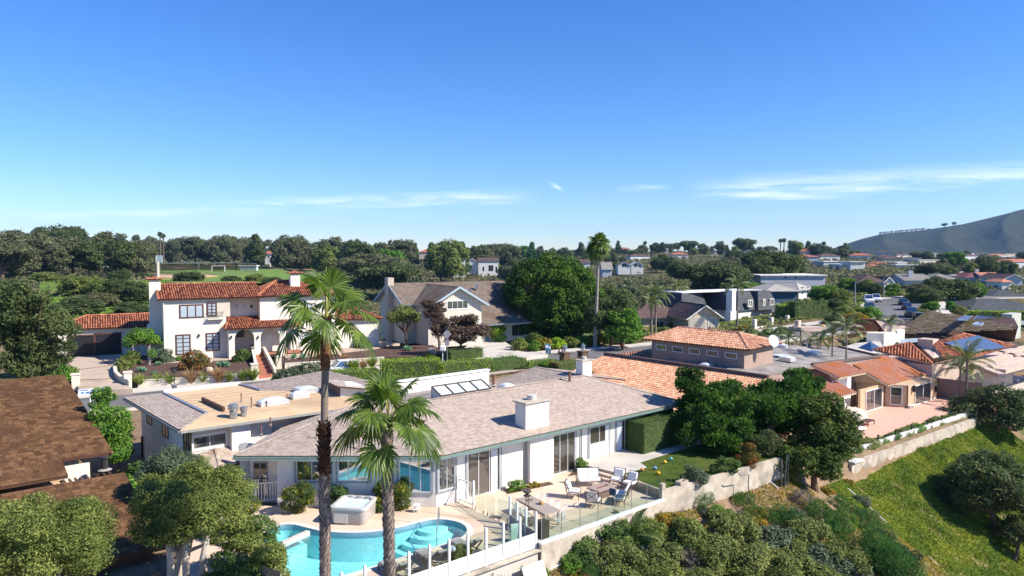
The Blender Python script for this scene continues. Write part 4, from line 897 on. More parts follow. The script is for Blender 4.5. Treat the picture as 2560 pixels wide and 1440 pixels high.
def turbine(p,r,h,label):
    t=thing('roof_ventilator',label,'roof ventilator',p,'metal ventilators on the tan roof');MB().lathe(p,[(r *.9,-.1),(r *.9,h *.4),(r *.7,h *.45)],14).build('base',GALV,t)
    MB().lathe(Vector(p)+Z *h *.45,[(r *.7,0),(r *1.15,h *.12),(r *1.2,h *.42),(r *.9,h *.5),(r *.9,h *.55)],14).build('cowl',GALV,t)
turbine(H(-6.95,11.7,4.1),.27,.75,'taller metal roof ventilator on the tan flat roof');turbine(H(-6.3,11.75,4.1),.2,.5,'shorter metal roof ventilator on the tan flat roof')
for (a,b,z,h,l) in ((-4.99,15.8,4.1,.5,'thin pipe at the middle of the tan flat roof'),(-5.05,13.8,4.1,.55,'thin pipe nearer the front of the tan flat roof'),(-2.3,14.6,4.1,.3,'short pipe behind the large domed skylight'),(-4.2,13.4,4.1,.28,'stubby vent left of the large domed skylight'),(11.6,9.3,4.15,.8,'tall brown pipe at the far end of the ranch roof'),(16.4,6.0,4.3,.75,'fat brown pipe on the ranch ridge near the white chimney'),
    (-6.6,8.2,3.6,.4,'thin pipe on the left hip of the ranch roof, lower one'),(-5.6,9.3,3.8,.4,'thin pipe on the left hip of the ranch roof, upper one'),(-4.4,5.6,3.55,.45,'thin pipe in the left slope of the ranch roof'),(-3.2,2.8,3.5,.4,'thin pipe just right of the tall palm trunk')):
    roof_pipe(H(a,b,z),h,.10 if 'fat' in l or 'tall brown' in l else .04,l)
def white_chimney(p,w_,d_,h,label,fr=FH,m=None):
    t=thing('chimney_stack',label,'chimney',p);p=Vector(p);MB().obox(p -fr.u *w_ /2-fr.v *d_ /2-Z *1.2,fr.u *w_,fr.v *d_,Z *(h +1.2)).build('stack',m or WHITE,t)
    MB().obox(p -fr.u *(w_ /2+.08)-fr.v *(d_ /2+.08)+Z *h,fr.u *(w_ +.16),fr.v *(d_ +.16),Z *.08).build('cap',OLDC,t);MB().lathe(p +Z *(h +.08),[(.2,0),(.2,.22),(.15,.22)],10).build('flue',CONC,t);return t
white_chimney(H(19.2,7.2,4.2),1.05,.75,1.35,'square white chimney at the right end of the ranch house ridge')
# ------------------------------------------------------------------ brown shake-roofed neighbour on the left
def shake_house():
    t=thing('shake_roofed_house','house at far left with steep brown shake roofs and white walls','house',H(-17,14,-1))
    e=G(283,1130,2.6);r=G(160,937,5.4);n=(r -e).cross(U).normalized()
    def q(px,py):return PL(px,py,e,n)
    j1,j2,k0=q(154,1147),q(170,1188),None
    farL=-16.5;A=[e,j1,j2,j2 -U *16,r -U *20,r]
    roof(t,[A],'shingle',SHAKE,BROWNT,course=.30,width=.34,thick=.035,slab=.18,name='roof')
    b2=r +V *5-Z *1.4
    roof(t,[[r,r -U *20,b2 -U *20,b2]],'shingle',SHAKE,BROWNT,course=.30,width=.34,thick=.035,name='roof')
    w_=MB();a0,b0=AB(e);w_.prism([H(a0 -1.5,b0 +1.4,-2.4),H(a0 -17,b0 +1.4,-2.4),H(a0 -17,b0 +16,-2.4),H(a0 -1.5,b0 +16,-2.4)],4.9);w_.build('wall',CREAM,t)
    # small white piece of wall and slatted gap under the eave notch
    aj,bj=AB(j1);MB().obox(H(aj +.02,bj +.05,-2.2),U *1.35,V *.12,Z *4.35).build('wall',CREAM,t)
    e2=G(311,1181,2.0);n2=(e2 -G(334,1346,.8)-U *(AB(e2)[0]-AB(G(334,1346,.8))[0])).cross(U).normalized()
    a2,b2_=AB(e2);P2=[e2,e2 -U *18,H(a2 -18,b2_ -8,.55),H(a2 -.9,b2_ -8,.55),H(a2 +.0,b2_ -3.4,1.4)]
    roof(t,[[e2,e2 -U *18,H(a2 -18,b2_ -8,.4),H(a2,b2_ -8,.4)]],'shingle',SHAKE,BROWNT,course=.34,width=.38,thick=.04,slab=.2,name='lower_roof')
    MB().prism([H(a2 -.6,b2_ -7.4,-3),H(a2 -17,b2_ -7.4,-3),H(a2 -17,b2_ -1,-3),H(a2 -.6,b2_ -1,-3)],3.3).build('lower_wall',BROWNT,t)
    MB().obox(H(a2 -18,b2_ +.05,1.3),U *15.3,V *3.0,Z *.12).build('flat_roof',TANROOF,t)
    s=MB();
    for k in range(9):s.obox(H(a2 -2.6+k *.28,b2_ +.1,1.45),U *.10,V *2.3,Z *.1)
    s.build('slats',BROWNT,t)
    MB().obox(H(a2 +.1,b2_ -7.6,-2.5),U *.5,V *.5,Z *2.2).build('post',CREAM,t)
    v=G(262,1160,2.3);roof_pipe(v -Z *.3,.7,.17,'black flue pipe by the gap between the brown roofs',m=DARKT)
shake_house()
# ------------------------------------------------------------------ low walls, railings, pool fence
def wall_thing(label,pts,h,th,m,name='garden_wall',fr=None,cat='wall',top=None,capm=None,base=None,pilasters=()):
    """pts: 3-D points along the wall's foot; h above them"""
    t=thing(name,label,cat,Vector(pts[0])) ;mb=MB()
    for p,q in zip(pts,pts[1:]):
        p,q=Vector(p),Vector(q);d=(q -p);d.z=0;d.normalize();s=d.cross(Z);mb.prism([p -s *th /2-Z *(base or .3),q -s *th /2-Z *(base or .3),q +s *th /2-Z *(base or .3),p +s *th /2-Z *(base or .3)],h +(base or .3)) if abs(p.z -q.z) < .01 else mb.obox(p -s *th /2-Z *(base or .3),q -p,s *th,Z *(h +(base or .3)))
    mb.build('wall',m,t)
    if capm:
        c=MB()
        for p,q in zip(pts,pts[1:]):c.bar(Vector(p)+Z *(h +.04),Vector(q)+Z *(h +.04),th +.1,.08)
        c.build('coping',capm,t)
    for k,p in enumerate(pilasters):MB().box(p[0],p[1],p[2]-.3,p[3],p[3],p[4]+.3,p[5] if len(p) > 5 else 0).build('pillar',m,t)
    return t
wall_thing('stained concrete retaining wall below the lawn, with a broken end',[H(10.5,-7.35,-1.6),H(22.3,-8.25,-1.6)],2.15,.22,OLDC,name='retaining_wall',base=.8)
wall_thing('tan concrete retaining wall under the glass patio railing',[H(.9,-7.5,-1.5),H(10.5,-7.5,-1.5)],1.5,.2,OLDC,name='retaining_wall',base=.8)
MB().bar(H(.9,-7.48,.05),H(10.5,-7.48,.05),.26,.10).build('wall_coping',TRIMW)['kind']='structure'
t=thing('concrete_block','loose grey concrete block standing at the end of the retaining wall','block',H(10.6,-7.35,.55));MB().obox(H(10.35,-7.48,.0),U *.32,V *.25,Z *.95).build('block',OLDC,t,bevel=.01)
t=thing('concrete_block','open concrete block lying on top of the retaining wall','block',H(12.0,-7.45,.55));MB().obox(H(11.9,-7.6,.56),U *.75,V *.08,Z *.2).obox(H(11.9,-7.28,.56),U *.75,V *.08,Z *.2).obox(H(11.9,-7.52,.56),U *.08,V *.24,Z *.2).obox(H(12.56,-7.52,.56),U *.08,V *.24,Z *.2).build('block',OLDC,t)
WPAN=bandm('white_board_fence',(.66,.67,.68),(.40,.41,.44),6.0,.5,axis=0,duty=.10)
def pool_fence():
    t=thing('pool_fence','white post pool fence with clear glass panes along the cliff edge','fence',H(-4,-7.25,0))
    st=1.03;n=14;xs=[.85-st *k for k in range(n)]
    for a in xs:m=MB().obox(H(a -.05,-7.30,-.25),U *.10,V *.10,Z *1.76);m.lathe(H(a,-7.25,1.51),[(.065,0),(.065,.02),(.03,.05)],4);m.build('post',TRIMW,t)
    for k in range(n -1):
        a=xs[k +1]+.05;MB().obox(H(a,-7.27,-.18),U *(st -.10),V *.04,Z *.62).build('panel',WPAN,t)
        if k not in (8,9):MB().obox(H(a +.02,-7.255,.52),U *(st -.14),V *.012,Z *.88).build('glass_pane',CLEAR,t)
        [MB().obox(H(a,-7.285,q),U *(st -.10),V *.07,Z *.06).build('rail',TRIMW,t) for q in (.44,-.22)]
    # return towards the house
    pts=[(1.0,-6.35),(1.2,-5.45),(1.45,-4.6)];prev=(.85,-7.25)
    for p in pts:
        MB().obox(H(p[0]-.05,p[1]-.05,0),U *.10,V *.10,Z *1.5).build('post',TRIMW,t)
        MB().bar(H(prev[0],prev[1],.30),H(p[0],p[1],.30),.04,.5).build('panel',GREYB,t);MB().bar(H(prev[0],prev[1],.98),H(p[0],p[1],.98),.012,.8).build('glass_pane',CLEAR,t);prev=p
    # skirt boards under the deck edge
    MB().obox(H(-13.2,-7.45,-1.5),U *14.0,V *.08,Z *1.25).build('skirt_boards',bandm('beige_boards',(.50,.46,.41),(.27,.24,.21),8.0,.8,duty=.12),t)
    MB().obox(H(-13.2,-7.62,-.30),U *14.2,V *.30,Z *.07).build('ledge',OLDC,t)
pool_fence()
t=thing('wooden_hatch','leaning white boarded hatch on the dirt below the fence corner','hatch',H(.2,-8.2,-1.2));o=H(-.6,-8.35,-1.75);MB().obox(o,U *1.35,Vector((V.x *.55,V.y *.55,1.15)),Vector((-V.x,-V.y,.4)).normalized()*.06).build('boards',bandm('cream_boards',(.55,.51,.45),(.25,.22,.19),9.0,.8,duty=.12),t)
def glass_rail():
    t=thing('glass_railing','frameless glass railing along the patio edge on a white kerb','railing',H(5,-7.45,0));n=7;st=9.3/n
    for k in range(n):
        MB().obox(H(1.05+st *k +.03,-7.46,.1),U *(st -.06),V *.015,Z *1.1).build('glass_pane',CLEAR,t);MB().obox(H(1.05+st *k -.01,-7.47,.10),U *.02,V *.035,Z *1.12).build('clip',GALV,t)
    t2=thing('glass_gate_panel','freestanding glass panels with small bronze feet beside the pool gate','railing',H(1.2,-3.4,0))
    for p,q in (((1.35,-1.6),(1.3,-2.7)),((1.3,-2.8),(1.25,-3.6)),((1.3,-3.75),(1.42,-4.55))):
        MB().bar(H(*p,.62),H(*q,.62),.015,1.15).build('glass_pane',CLEAR,t2)
        for f in (.15,.85):c=H(*p).lerp(H(*q),f);MB().box(c.x,c.y,0,.05,.05,.2).build('foot',PIPE,t2)
glass_rail()
def pool_gate():
    t=thing('pool_gate','white gate with wavy pickets standing open beside the sliding doors','gate',H(1.45,-.9,0));a=1.45
    MB().obox(H(a -.05,-.25,0),U *.09,V *.09,Z *1.6).build('post',TRIMW,t);MB().obox(H(a -.05,-1.55,0),U *.09,V *.09,Z *1.55).build('post',TRIMW,t)
    [MB().bar(H(a,-.25,q),H(a,-1.5,q),.05,.06).build('rail',TRIMW,t) for q in (.2,1.35)]
    for k in range(7):
        y=-.42-.16*k;pts=[H(a,y +.04*math.sin(j *1.1+k),.2+1.15*j /6) for j in range(7)];MB().tube(pts,.018,5).build('picket',TRIMW,t)
pool_gate()
def picket_fence():
    t=thing('picket_railing','white picket railing at the left end of the pool deck','railing',(-14.6,38.7,0))
    P0,P1,P2=Vector((-13.15,39.25,0)),Vector((-14.75,39.2,0)),Vector((-16.6,41.2,0));
    P1=G(640,1258,0);P0=G(697,1253,0);P2=G(560,1228,0.35);P2.z=0
    for p in (P0,P1,P2):m=MB().box(p.x,p.y,-.2,.11,.11,1.45);m.build('post',TRIMW,t)
    for p,q in ((P0,P1),(P1,P2)):
        MB().bar(p +Z *1.12,q +Z *1.12,.09,.07).build('rail',TRIMW,t);MB().bar(p +Z *.12,q +Z *.12,.06,.07).build('rail',TRIMW,t);n=int((q -p).length /.14)
        for k in range(1,n):c=p.lerp(q,k /n);MB().box(c.x,c.y,.12,.045,.045,1.0).build('picket',TRIMW,t)
picket_fence()
# ------------------------------------------------------------------ hot tub, rail, loungers, patio furniture
def hot_tub():
    c=H(-4.5,1.55,0);p=[G(822,1311,0),G(908,1316,0),G(937,1290,0)];u=(p[1]-p[0]).normalized();v=Vector((-u.y,u.x,0));w_=1.98;o=p[0]
    t=thing('hot_tub','cream moulded hot tub bubbling beside the house wall','hot tub',o +u *1+v *1)
    def rr(ins,z,r=.28,k=6):
        out=[]
        for cx,cy,a0 in ((w_ -r -ins,w_ -r -ins,0),(r +ins,w_ -r -ins,90),(r +ins,r +ins,180),(w_ -r -ins,r +ins,270)):
            for j in range(k +1):a=R(a0 +90*j /k);out.append(o +u *(cx +r *math.cos(a))+v *(cy +r *math.sin(a))+Z *z)
        return out
    def loft(name,rings,m,cap=False,par=t):
        mb=MB();k=len(rings[0])
        for ring in rings:mb.v += [tuple(q) for q in ring]
        for i in range(len(rings)-1):
            for j in range(k):mb.f.append((i *k +j,i *k +(j +1) % k,(i +1)*k +(j +1) % k,(i +1)*k +j));mb.m.append(0)
        if cap:mb.f.append(tuple((len(rings)-1)*k +j for j in range(k)));mb.m.append(0)
        return mb.build(name,m,par,smooth=True)
    SH=pm('cream_acrylic',(.36,.33,.30),(.42,.39,.36),3,.35,spec=.5)
    loft('cabinet',[rr(.10,0),rr(.06,.1),rr(.03,.78)],SH);loft('shell',[rr(.0,.76),rr(-.02,.82),rr(-.01,.90),rr(.06,.93),rr(.20,.90),rr(.26,.72),rr(.34,.45)],pm('shell_acrylic',(.48,.46,.43),(.54,.52,.49),3,.25,spec=.6),True)
    MB().obox(o +u *.28-v *.005+Z *.10,u *.75,v *.03,Z *.48).build('access_panel',pm('panel_plastic',(.52,.49,.46),(.56,.53,.5),3,.5),t,bevel=.01)
    for k in range(3):MB().box(*(o +u *(.5+k *.5)+v *(w_ -.17)).xy,.90,.26,.14,.06).build('headrest',DARKT if k == 5 else SH,t,bevel=.02)
    W=pm('tub_water',(.40,.66,.66),(.80,.90,.90),3.2,.1,spec=.6,bump=.4,bscale=7);mb=MB();mb.poly(rr(.24,.79));tag(mb.build('tub_water',W,t))
hot_tub()
def handrail():
    t=thing('pool_handrail','bent steel handrail at the curved pool steps','handrail',G(1098,1310,0));p=G(1098,1312,0);q=H(-2.1,-3.1,0);q=G(1092,1346,-.15)
    MB().tube([p,p +Z *.7,p +Z *1.0+(q -p)*.06,p +Z *.98+(q -p)*.12,p.lerp(q,.55)+Z *.62,q +Z *.42 ,q +Z *.0,q -Z *.5],.024,8).build('rail',GALV,t,smooth=True)
handrail()
def vec(a,z=0):return Vector((a[0],a[1],z))
def armchair(label,w_=.72,group='patio armchairs',name='patio_armchair',cat='chair'):
    """metal frame chair, crossed back bars, thick cushions; faces -y, origin on the floor"""
    t=thing(name,label,cat,(0,0,0),group);d=.72;x=w_ /2
    MB().box(0,-.02,.34,w_ -.1,d -.12,.14).build('seat_cushion',CUSH,t,bevel=.035)
    nb=max(1,round(w_ /.62));
    for k in range(nb):
        cw=(w_ -.1)/nb;cx=-(w_ -.1)/2+cw *(k +.5);MB().obox(Vector((cx -cw /2+.01,.16,.46)),(cw -.02,0,0),(0,.14,.02),(0,.15,.48)).build('back_cushion',CUSH,t,bevel=.035)
    f=MB();f.bar((-x,-.3,.31),(x,-.3,.31),.035).bar((-x,.3,.31),(x,.3,.31),.035).bar((-x,-.3,.31),(-x,.3,.31),.035).bar((x,-.3,.31),(x,.3,.31),.035);f.build('seat_frame',IRON,t)
    b=MB();b.bar((-x,.33,.3),(-x,.50,.95),.035).bar((x,.33,.3),(x,.50,.95),.035).bar((-x,.50,.95),(x,.50,.95),.035)
    for k in range(nb):
        u0,u1=-x +w_ *k /nb,-x +w_ *(k +1)/nb;b.bar((u0,.36,.38),(u1,.50,.93),.024).bar((u1,.36,.38),(u0,.50,.93),.024)
    b.build('back_frame',IRON,t)
    for s in (-1,1):
        MB().tube([(s *x,-.34,.0),(s *x,-.33,.45),(s *x,-.30,.58),(s *x,-.1,.63),(s *x,.25,.62),(s *x,.42,.66)],.02,6).build('arm',IRON,t)
        MB().bar((s *x,.33,0),(s *x,.33,.33),.03).build('leg',IRON,t);MB().bar((s *x,-.33,0),(s *x,-.33,.33),.03).build('leg',IRON,t)
    return t
def face(o,p,target):o.location=p;d=Vector(target)-Vector(p);o.rotation_euler=(0,0,math.atan2(d.y,d.x)+math.pi /2);return o
FC=G(1498,1250,.0)
c0_=armchair('patio armchair seen from behind with crossed back bars, by the fire table left side');face(c0_,G(1435,1244,0),FC)
def nx(px,py,label,rz=None):
    o=dup(c0_,G(px,py,0),0,1,label);return face(o,G(px,py,0),FC)
nx(1484,1266,'patio armchair seen from behind, nearest the glass railing left of the small loveseat');nx(1543,1214,'patio armchair with tall white back cushion at the foot of the steps');nx(1574,1222,'patio armchair with white back turned, next to the lawn kerb')
lv=armchair('white cushioned loveseat facing the glass railing beside the steps',1.42,'patio loveseats','loveseat','sofa');face(lv,G(1472,1214,0),FC)
lv2=dup(lv,G(1552,1256,0),0,1,'loveseat with crossed bar back turned to the glass railing');face(lv2,G(1552,1256,0),FC)
t=thing('throw_pillow','dark blue pillow on the loveseat by the glass railing','pillow',G(1535,1240,.5));p=G(1532,1238,.52);MB().box(p.x,p.y,p.z -.02,.42,.14,.40,2.4).build('cover',pm('navy_fabric',(.03,.05,.09),(.05,.08,.13),4,.9),t,bevel=.04)
TEAK=bandm('weathered_teak',(.32,.27,.235),(.16,.13,.11),7.5,.8,axis=1,duty=.1)
def fire_table():
    p=G(1504,1240,0);t=thing('fire_table','long low stone fire table with a recessed burner','fire table',p);w_,d_=1.6,.95;ax=(G(1530,1225,.5)-G(1478,1243,.5));ax.z=0;ax.normalize();ay=Vector((-ax.y,ax.x,0));STN=pm('brown_stone',(.26,.20,.17),(.36,.29,.25),3,.8)
    o=p -ax *w_ /2-ay *d_ /2;MB().obox(o +ax *.18+ay *.14,ax *(w_ -.36),ay *(d_ -.28),Z *.48).build('base',pm('dark_base',(.12,.085,.07),(.16,.12,.10),3,.8),t)
    m=MB();m.obox(o +Z *.48,ax *w_,ay *.33,Z *.09).obox(o +Z *.48+ay *(d_ -.33),ax *w_,ay *.33,Z *.09).obox(o +Z *.48+ay *.33,ax *.3,ay *(d_ -.66),Z *.09).obox(o +Z *.48+ay *.33+ax *(w_ -.3),ax *.3,ay *(d_ -.66),Z *.09);m.build('top',STN,t)
    MB().obox(o +ax *.31+ay *.335+Z *.485,ax *(w_ -.62),ay *(d_ -.67),Z *.03).build('burner_tray',pm('red_glass_gravel',(.16,.05,.04),(.30,.13,.10),30,.6),t)
fire_table()
def dining_table():
    P=[G(1288,1245,.75),G(1372,1290,.75),G(1398,1273,.75),G(1322,1240,.75)];c=sum(P,Vector())/4;ax=(P[1]-P[0]);L=2.75;ax.z=0;ax.normalize();ay=Vector((-ax.y,ax.x,0));W=1.0;c.z=0
    t=thing('dining_table','long weathered teak dining table on the patio','table',c);o=c -ax *L /2-ay *W /2
    for k in range(7):pass
    MB().obox(o +Z *.70,ax *L,ay *W,Z *.055).build('table_top',TEAK,t)
    for s in (0,1):
        for r in (0,1):MB().obox(o +ax *(.03+s *(L -.15))+ay *(.03+r *(W -.15)),ax *.09,ay *.09,Z *.70).build('leg',TEAK,t)
    MB().obox(o +Z *.62+ax *.12+ay *.05,ax *(L -.24),ay *.03,Z *.08).obox(o +Z *.62+ax *.12+ay *(W -.08),ax *(L -.24),ay *.03,Z *.08).build('apron',TEAK,t)
    ln=thing('patio_lantern','tall bronze lantern standing at the side of the dining table','lantern',c -ay *.55-ax *.3);q=c +ax *.0-ay *.66
    for s in range(4):a=s *math.pi /2+.6;e=Vector((math.cos(a),math.sin(a),0))*.09;MB().bar(q +e,q +e +Z *1.3,.02).build('bar',PIPE,ln)
    MB().lathe(q +Z *1.3,[(.13,0),(.2,.04),(.2,.07),(.10,.10),(.10,.2),(.22,.24),(.24,.30),(.2,.33)],12).build('top',IRON,ln);MB().lathe(q,[(.14,0),(.14,.05),(.06,.10)],12).build('base',IRON,ln)
    w=thing('place_wreath','dark wire wreath lying on the dining table','wreath',c -ax *.7+Z *.76);MB().tube([c -ax *.75+Vector((math.cos(k *.7)*.17,math.sin(k *.7)*.12,.775)) for k in range(10)],.018,5).build('ring',IRON,w)
    b=thing('wicker_basket','small straw basket on the dining table','basket',c +ax *.15+Z *.76);MB().lathe(c +ax *.1+ay *.2+Z *.757,[(.11,0),(.15,.09),(.14,.17),(.08,.2)],12).build('basket',pm('straw',(.45,.28,.14),(.6,.4,.2),12,.9),b,smooth=True)
    # white wire chairs
    def wchair(label):
        t=thing('wire_chair',label,'chair',(0,0,0),'white wire chairs round the dining table');WM=TRIMW
        m=MB();m.tube([(.24*math.cos(a),.22*math.sin(a),.44) for a in [R(k *30) for k in range(13)]],.013,5,caps=False)
        for k in range(-3,4):x=k *.065;y=.2*math.sqrt(max(0,1-(x /.25) ** 2));m.bar((x,-y,.44),(x,y,.44),.010)
        for k in range(-2,3):m.bar((-.2,k *.07,.44),(.2,k *.07,.44),.010)
        m.build('seat',WM,t);m=MB();arc=[(-.25,-.12,.66),(-.27,.08,.72),(-.2,.26,.80),(0,.32,.83),(.2,.26,.80),(.27,.08,.72),(.25,-.12,.66)];m.tube(arc,.014,5)
        for k,(x,y,z) in enumerate(arc):m.bar((x *.85,y *.7,.44),(x,y,z),.011)
        for k in range(6):a,b=Vector(arc[k]),Vector(arc[k +1]);c_=a.lerp(b,.5);m.bar((c_.x *.85,c_.y *.7,.44),c_,.009)
        m.build('backrest',WM,t)
        for sx in (-1,1):
            for sy in (-1,1):MB().bar((sx *.15,sy *.13,.44),(sx *.25,sy *.24,0),.018).build('leg',WM,t)
        return t
    pr=None;seats=[(-1.0,-.85,'white wire chair at the far left side of the dining table'),(-.35,-.88,'white wire chair at the left side of the dining table, second from the house'),(.3,-.86,'white wire chair at the left side of the dining table, behind the fence post'),(1.75,.15,'white wire chair at the near head of the dining table'),(.95,.85,'white wire chair at the right side, nearest the glass railing'),(.3,.85,'white wire chair at the right side, second from the glass railing'),(-.35,.85,'white wire chair at the right side, third from the glass railing'),(-1.0,.85,'white wire chair at the right side of the dining table nearest the house')]
    for (x,y,l) in seats:
        p=c +ax *x +ay *y;o_=wchair(l) if pr is None else dup(pr,p,0,1,l);pr=pr or o_;tg=c +ax *(x *.8) if abs(y) > .5 else c;face(o_,p,tg)
dining_table()
def lounger(label):
    t=thing('pool_lounger',label,'sun lounger',(0,0,0),'loungers between the pool and the white fence');W=.66;GC=pm('grey_lounger_cushion',(.26,.24,.235),(.33,.31,.30),4,.9)
    MB().box(0,-.45,.30,W -.06,1.3,.1).build('seat_cushion',GC,t,bevel=.03);MB().obox(Vector((-W /2+.03,.2,.32)),(W -.06,0,0),(0,.55,.5),(0,-.07,.08)).build('back_cushion',GC,t,bevel=.03)
    m=MB();m.bar((-W /2,-1.1,.27),(-W /2,.7,.27),.04).bar((W /2,-1.1,.27),(W /2,.7,.27),.04).bar((-W /2,-1.1,.27),(W /2,-1.1,.27),.04).bar((-W /2,.7,.27),(W /2,.7,.27),.04);m.build('frame',IRON,t)
    m=MB();m.bar((-W /2,.78,.8),(W /2,.78,.8),.04).bar((-W /2,.3,.28),(-W /2,.78,.8),.035).bar((W /2,.3,.28),(W /2,.78,.8),.035).bar((-W /2,.72,.1),(W /2,.80,.78),.025).bar((W /2,.72,.1),(-W /2,.80,.78),.025);m.build('back_frame',IRON,t)
    for sx in (-1,1):
        for y in (-1.05,.68):MB().bar((sx *W /2,y,0),(sx *W /2,y,.27),.04).build('leg',IRON,t)
        MB().tube([(sx *(W /2+.02),-.2,.28),(sx *(W /2+.02),-.15,.52),(sx *(W /2+.02),.35,.55)],.018,5).build('arm',IRON,t)
    return t
l0=lounger('grey cushioned lounger nearest the fence corner');ang=math.atan2(V.y,V.x)-math.pi /2
for k,(a,lab) in enumerate(((-2.45,'grey cushioned lounger right of the round table with towels'),(-4.35,'grey cushioned lounger left of the round table with towels'),(-6.2,'grey cushioned lounger half hidden behind the nearer palm trunk'))):
    o_=l0 if k == 0 else dup(l0,(0,0,0),0,1,lab)
    if k == 0:l0['label']=lab
    o_.location=H(a,-6.05,0);o_.rotation_euler=(0,0,math.atan2(V.y,V.x)+math.pi /2)
t=thing('side_table','small round bronze side table between two loungers','table',H(-3.45,-6.2,0));MB().lathe(H(-3.45,-6.2,.45),[(.25,0),(.27,.02),(.27,.04)],16).build('table_top',IRON,t)
for k in range(3):a=k *2.1;MB().bar(H(-3.45+.2*math.cos(a),-6.2+.2*math.sin(a),0),H(-3.45+.15*math.cos(a),-6.2+.15*math.sin(a),.45),.025).build('leg',IRON,t)
tag(MB().lathe(H(-3.42,-6.2,.495),[(.19,0),(.2,.05),(.19,.12),(.08,.14)],14).build('folded_towels',pm('blue_striped_towel',(.05,.09,.22),(.85,.85,.85),9,.95,detail=1),smooth=True),'rolled blue and white towels on the small round side table','towels')
t=thing('footstool','low slatted metal footstool by the fence, left of the loungers','stool',H(-5.4,-6.75,0));m=MB()
for k in range(7):m.obox(H(-5.8,-7.0+k *.075,.30),U *.8,V *.05,Z *.02)
m.build('slats',IRON,t)
for a,b in ((-5.75,-6.95),(-5.05,-6.95),(-5.75,-6.55),(-5.05,-6.55)):MB().bar(H(a,b,0),H(a,b,.3),.03).build('leg',IRON,t)
t=thing('folded_sunshade','pale green folded canvas chair leaning by the fence corner','deck chair',H(.25,-6.7,0));MB().obox(H(-.1,-6.5,.05),U *.55-V *.2,Vector((0,.1,.85)),V *.06).build('canvas',pm('mint_canvas',(.35,.50,.46),(.42,.56,.52),4,.8),t,bevel=.02);MB().bar(H(-.25,-6.6,0),H(-.1,-6.3,.8),.03).bar(H(.3,-6.9,0),H(.4,-6.6,.8),.03).build('frame',GREYB,t)
t=thing('gas_heater_box','dark metal cabinet inside the fence corner','cabinet',H(1.6,-6.9,0));MB().obox(H(1.35,-7.2,0),U *.45,V *.45,Z *.82).build('cabinet',IRON,t,bevel=.01);MB().obox(H(1.32,-7.23,.82),U *.51,V *.51,Z *.04).build('lid',DARKT,t)
t=thing('white_stool','small white stool by the flowering shrub at the house wall','stool',G(1040,1278,0));p=G(1042,1280,0);MB().box(p.x,p.y,.38,.34,.3,.04).box(p.x,p.y,.16,.34,.3,.03).build('seat',TRIMW,t)
for sx in (-1,1):
    for sy in (-1,1):MB().bar(p +Vector((sx *.14,sy *.12,0)),p +Vector((sx *.14,sy *.12,.38)),.03).build('leg',TRIMW,t)
for k,(a,b,c_,nm) in enumerate(((12.9,-5.2,(.6,.35,.02),'yellow'),(13.6,-4.4,(.15,.25,.45),'blue'),(12.7,-4.1,(.5,.2,.08),'orange'),(15.1,-4.0,(.6,.4,.05),'small yellow'),(16.0,-3.8,(.1,.35,.35),'teal'))):
    tag(MB().lathe(H(a,b,.45),[(.02,0),(.10,.05),(.13,.12),(.10,.19),(.02,.23)],10).build('ball',pm('ball_'+nm.replace(' ','_'),c_),smooth=True),nm +' toy ball lying on the lawn','ball','toy balls on the lawn')
# ------------------------------------------------------------------ palms by the pool
def fan_palm_big(label,p0,ptop,rad,seed,sect,n,Lp,Rf,extra=(),spike=0,elo=-38):
    base=Vector(p0);top=Vector(ptop);t=thing('fan_palm',label,'palm',base,'tall fan palms in front of the pool');H_=top.z -base.z
    ax=lambda z:base.lerp(top,(z -base.z)/H_)+Vector((math.sin((z -base.z)*.45)*.05,0,0))
    zs_=np.linspace(base.z,top.z,30);mb=MB();mb.tube([ax(z) for z in zs_],[rad(z)*.95 for z in zs_],12);mb.build('trunk',PTRK,t,smooth=True)
    for nm,z0,z1,r,per,dz,h,o,m in sect:b=MB();boots(b,ax,r,z0,z1,per,dz,h,o,seed);b.build(nm,m,t)
    fan_crown(t,top +Z *.1,n,Lp,Rf,seed,elo=elo,extra=extra)
    if spike:MB().tube([top,top +Z *spike *.6,top +Z *spike],[.07,.05,.01],6).build('spear_leaf',PETI,t)
    return t
Y1,Y2=25.5,25.5
b1_=D(803,1440,Y1);t1=D(817,800,Y1);b1_.z=gz(b1_.x,b1_.y)-.3
zA=D(800,1180,Y1).z;zB=D(800,1065,Y1).z;zT=D(815,900,Y1).z
def r1(z):return .26 if z < zA else (.235 if z < zT else .19)
fan_palm_big('taller fan palm with long shaggy trunk left of the hot tub',b1_,t1,lambda z:.175 if z < zA else .14,3,
    [('boots',b1_.z,zA -.1,lambda z:.175,9,.12,.18,.05,BOOT),('husk_collar',zA -.15,zB,lambda z:.165,9,.10,.22,.11,HUSK),('red_sheaths',D(0,925,Y1).z,t1.z +.1,lambda z:.15,9,.09,.20,.04,PRED)],15,1.35,.95,spike=1.9,elo=-34)
b2_=D(970,1440,Y2);t2=D(971,1055,Y2);b2_.z=gz(b2_.x,b2_.y)-.3
fan_palm_big('shorter fan palm with bright crown in front of the ranch roof',b2_,t2,lambda z:.18,8,[('boots',b2_.z,t2.z -.35,lambda z:.18,8,.12,.19,.05,BOOT),('red_sheaths',t2.z -.4,t2.z +.05,lambda z:.19,9,.08,.16,.03,HUSK)],17,1.25,1.02,elo=-30)
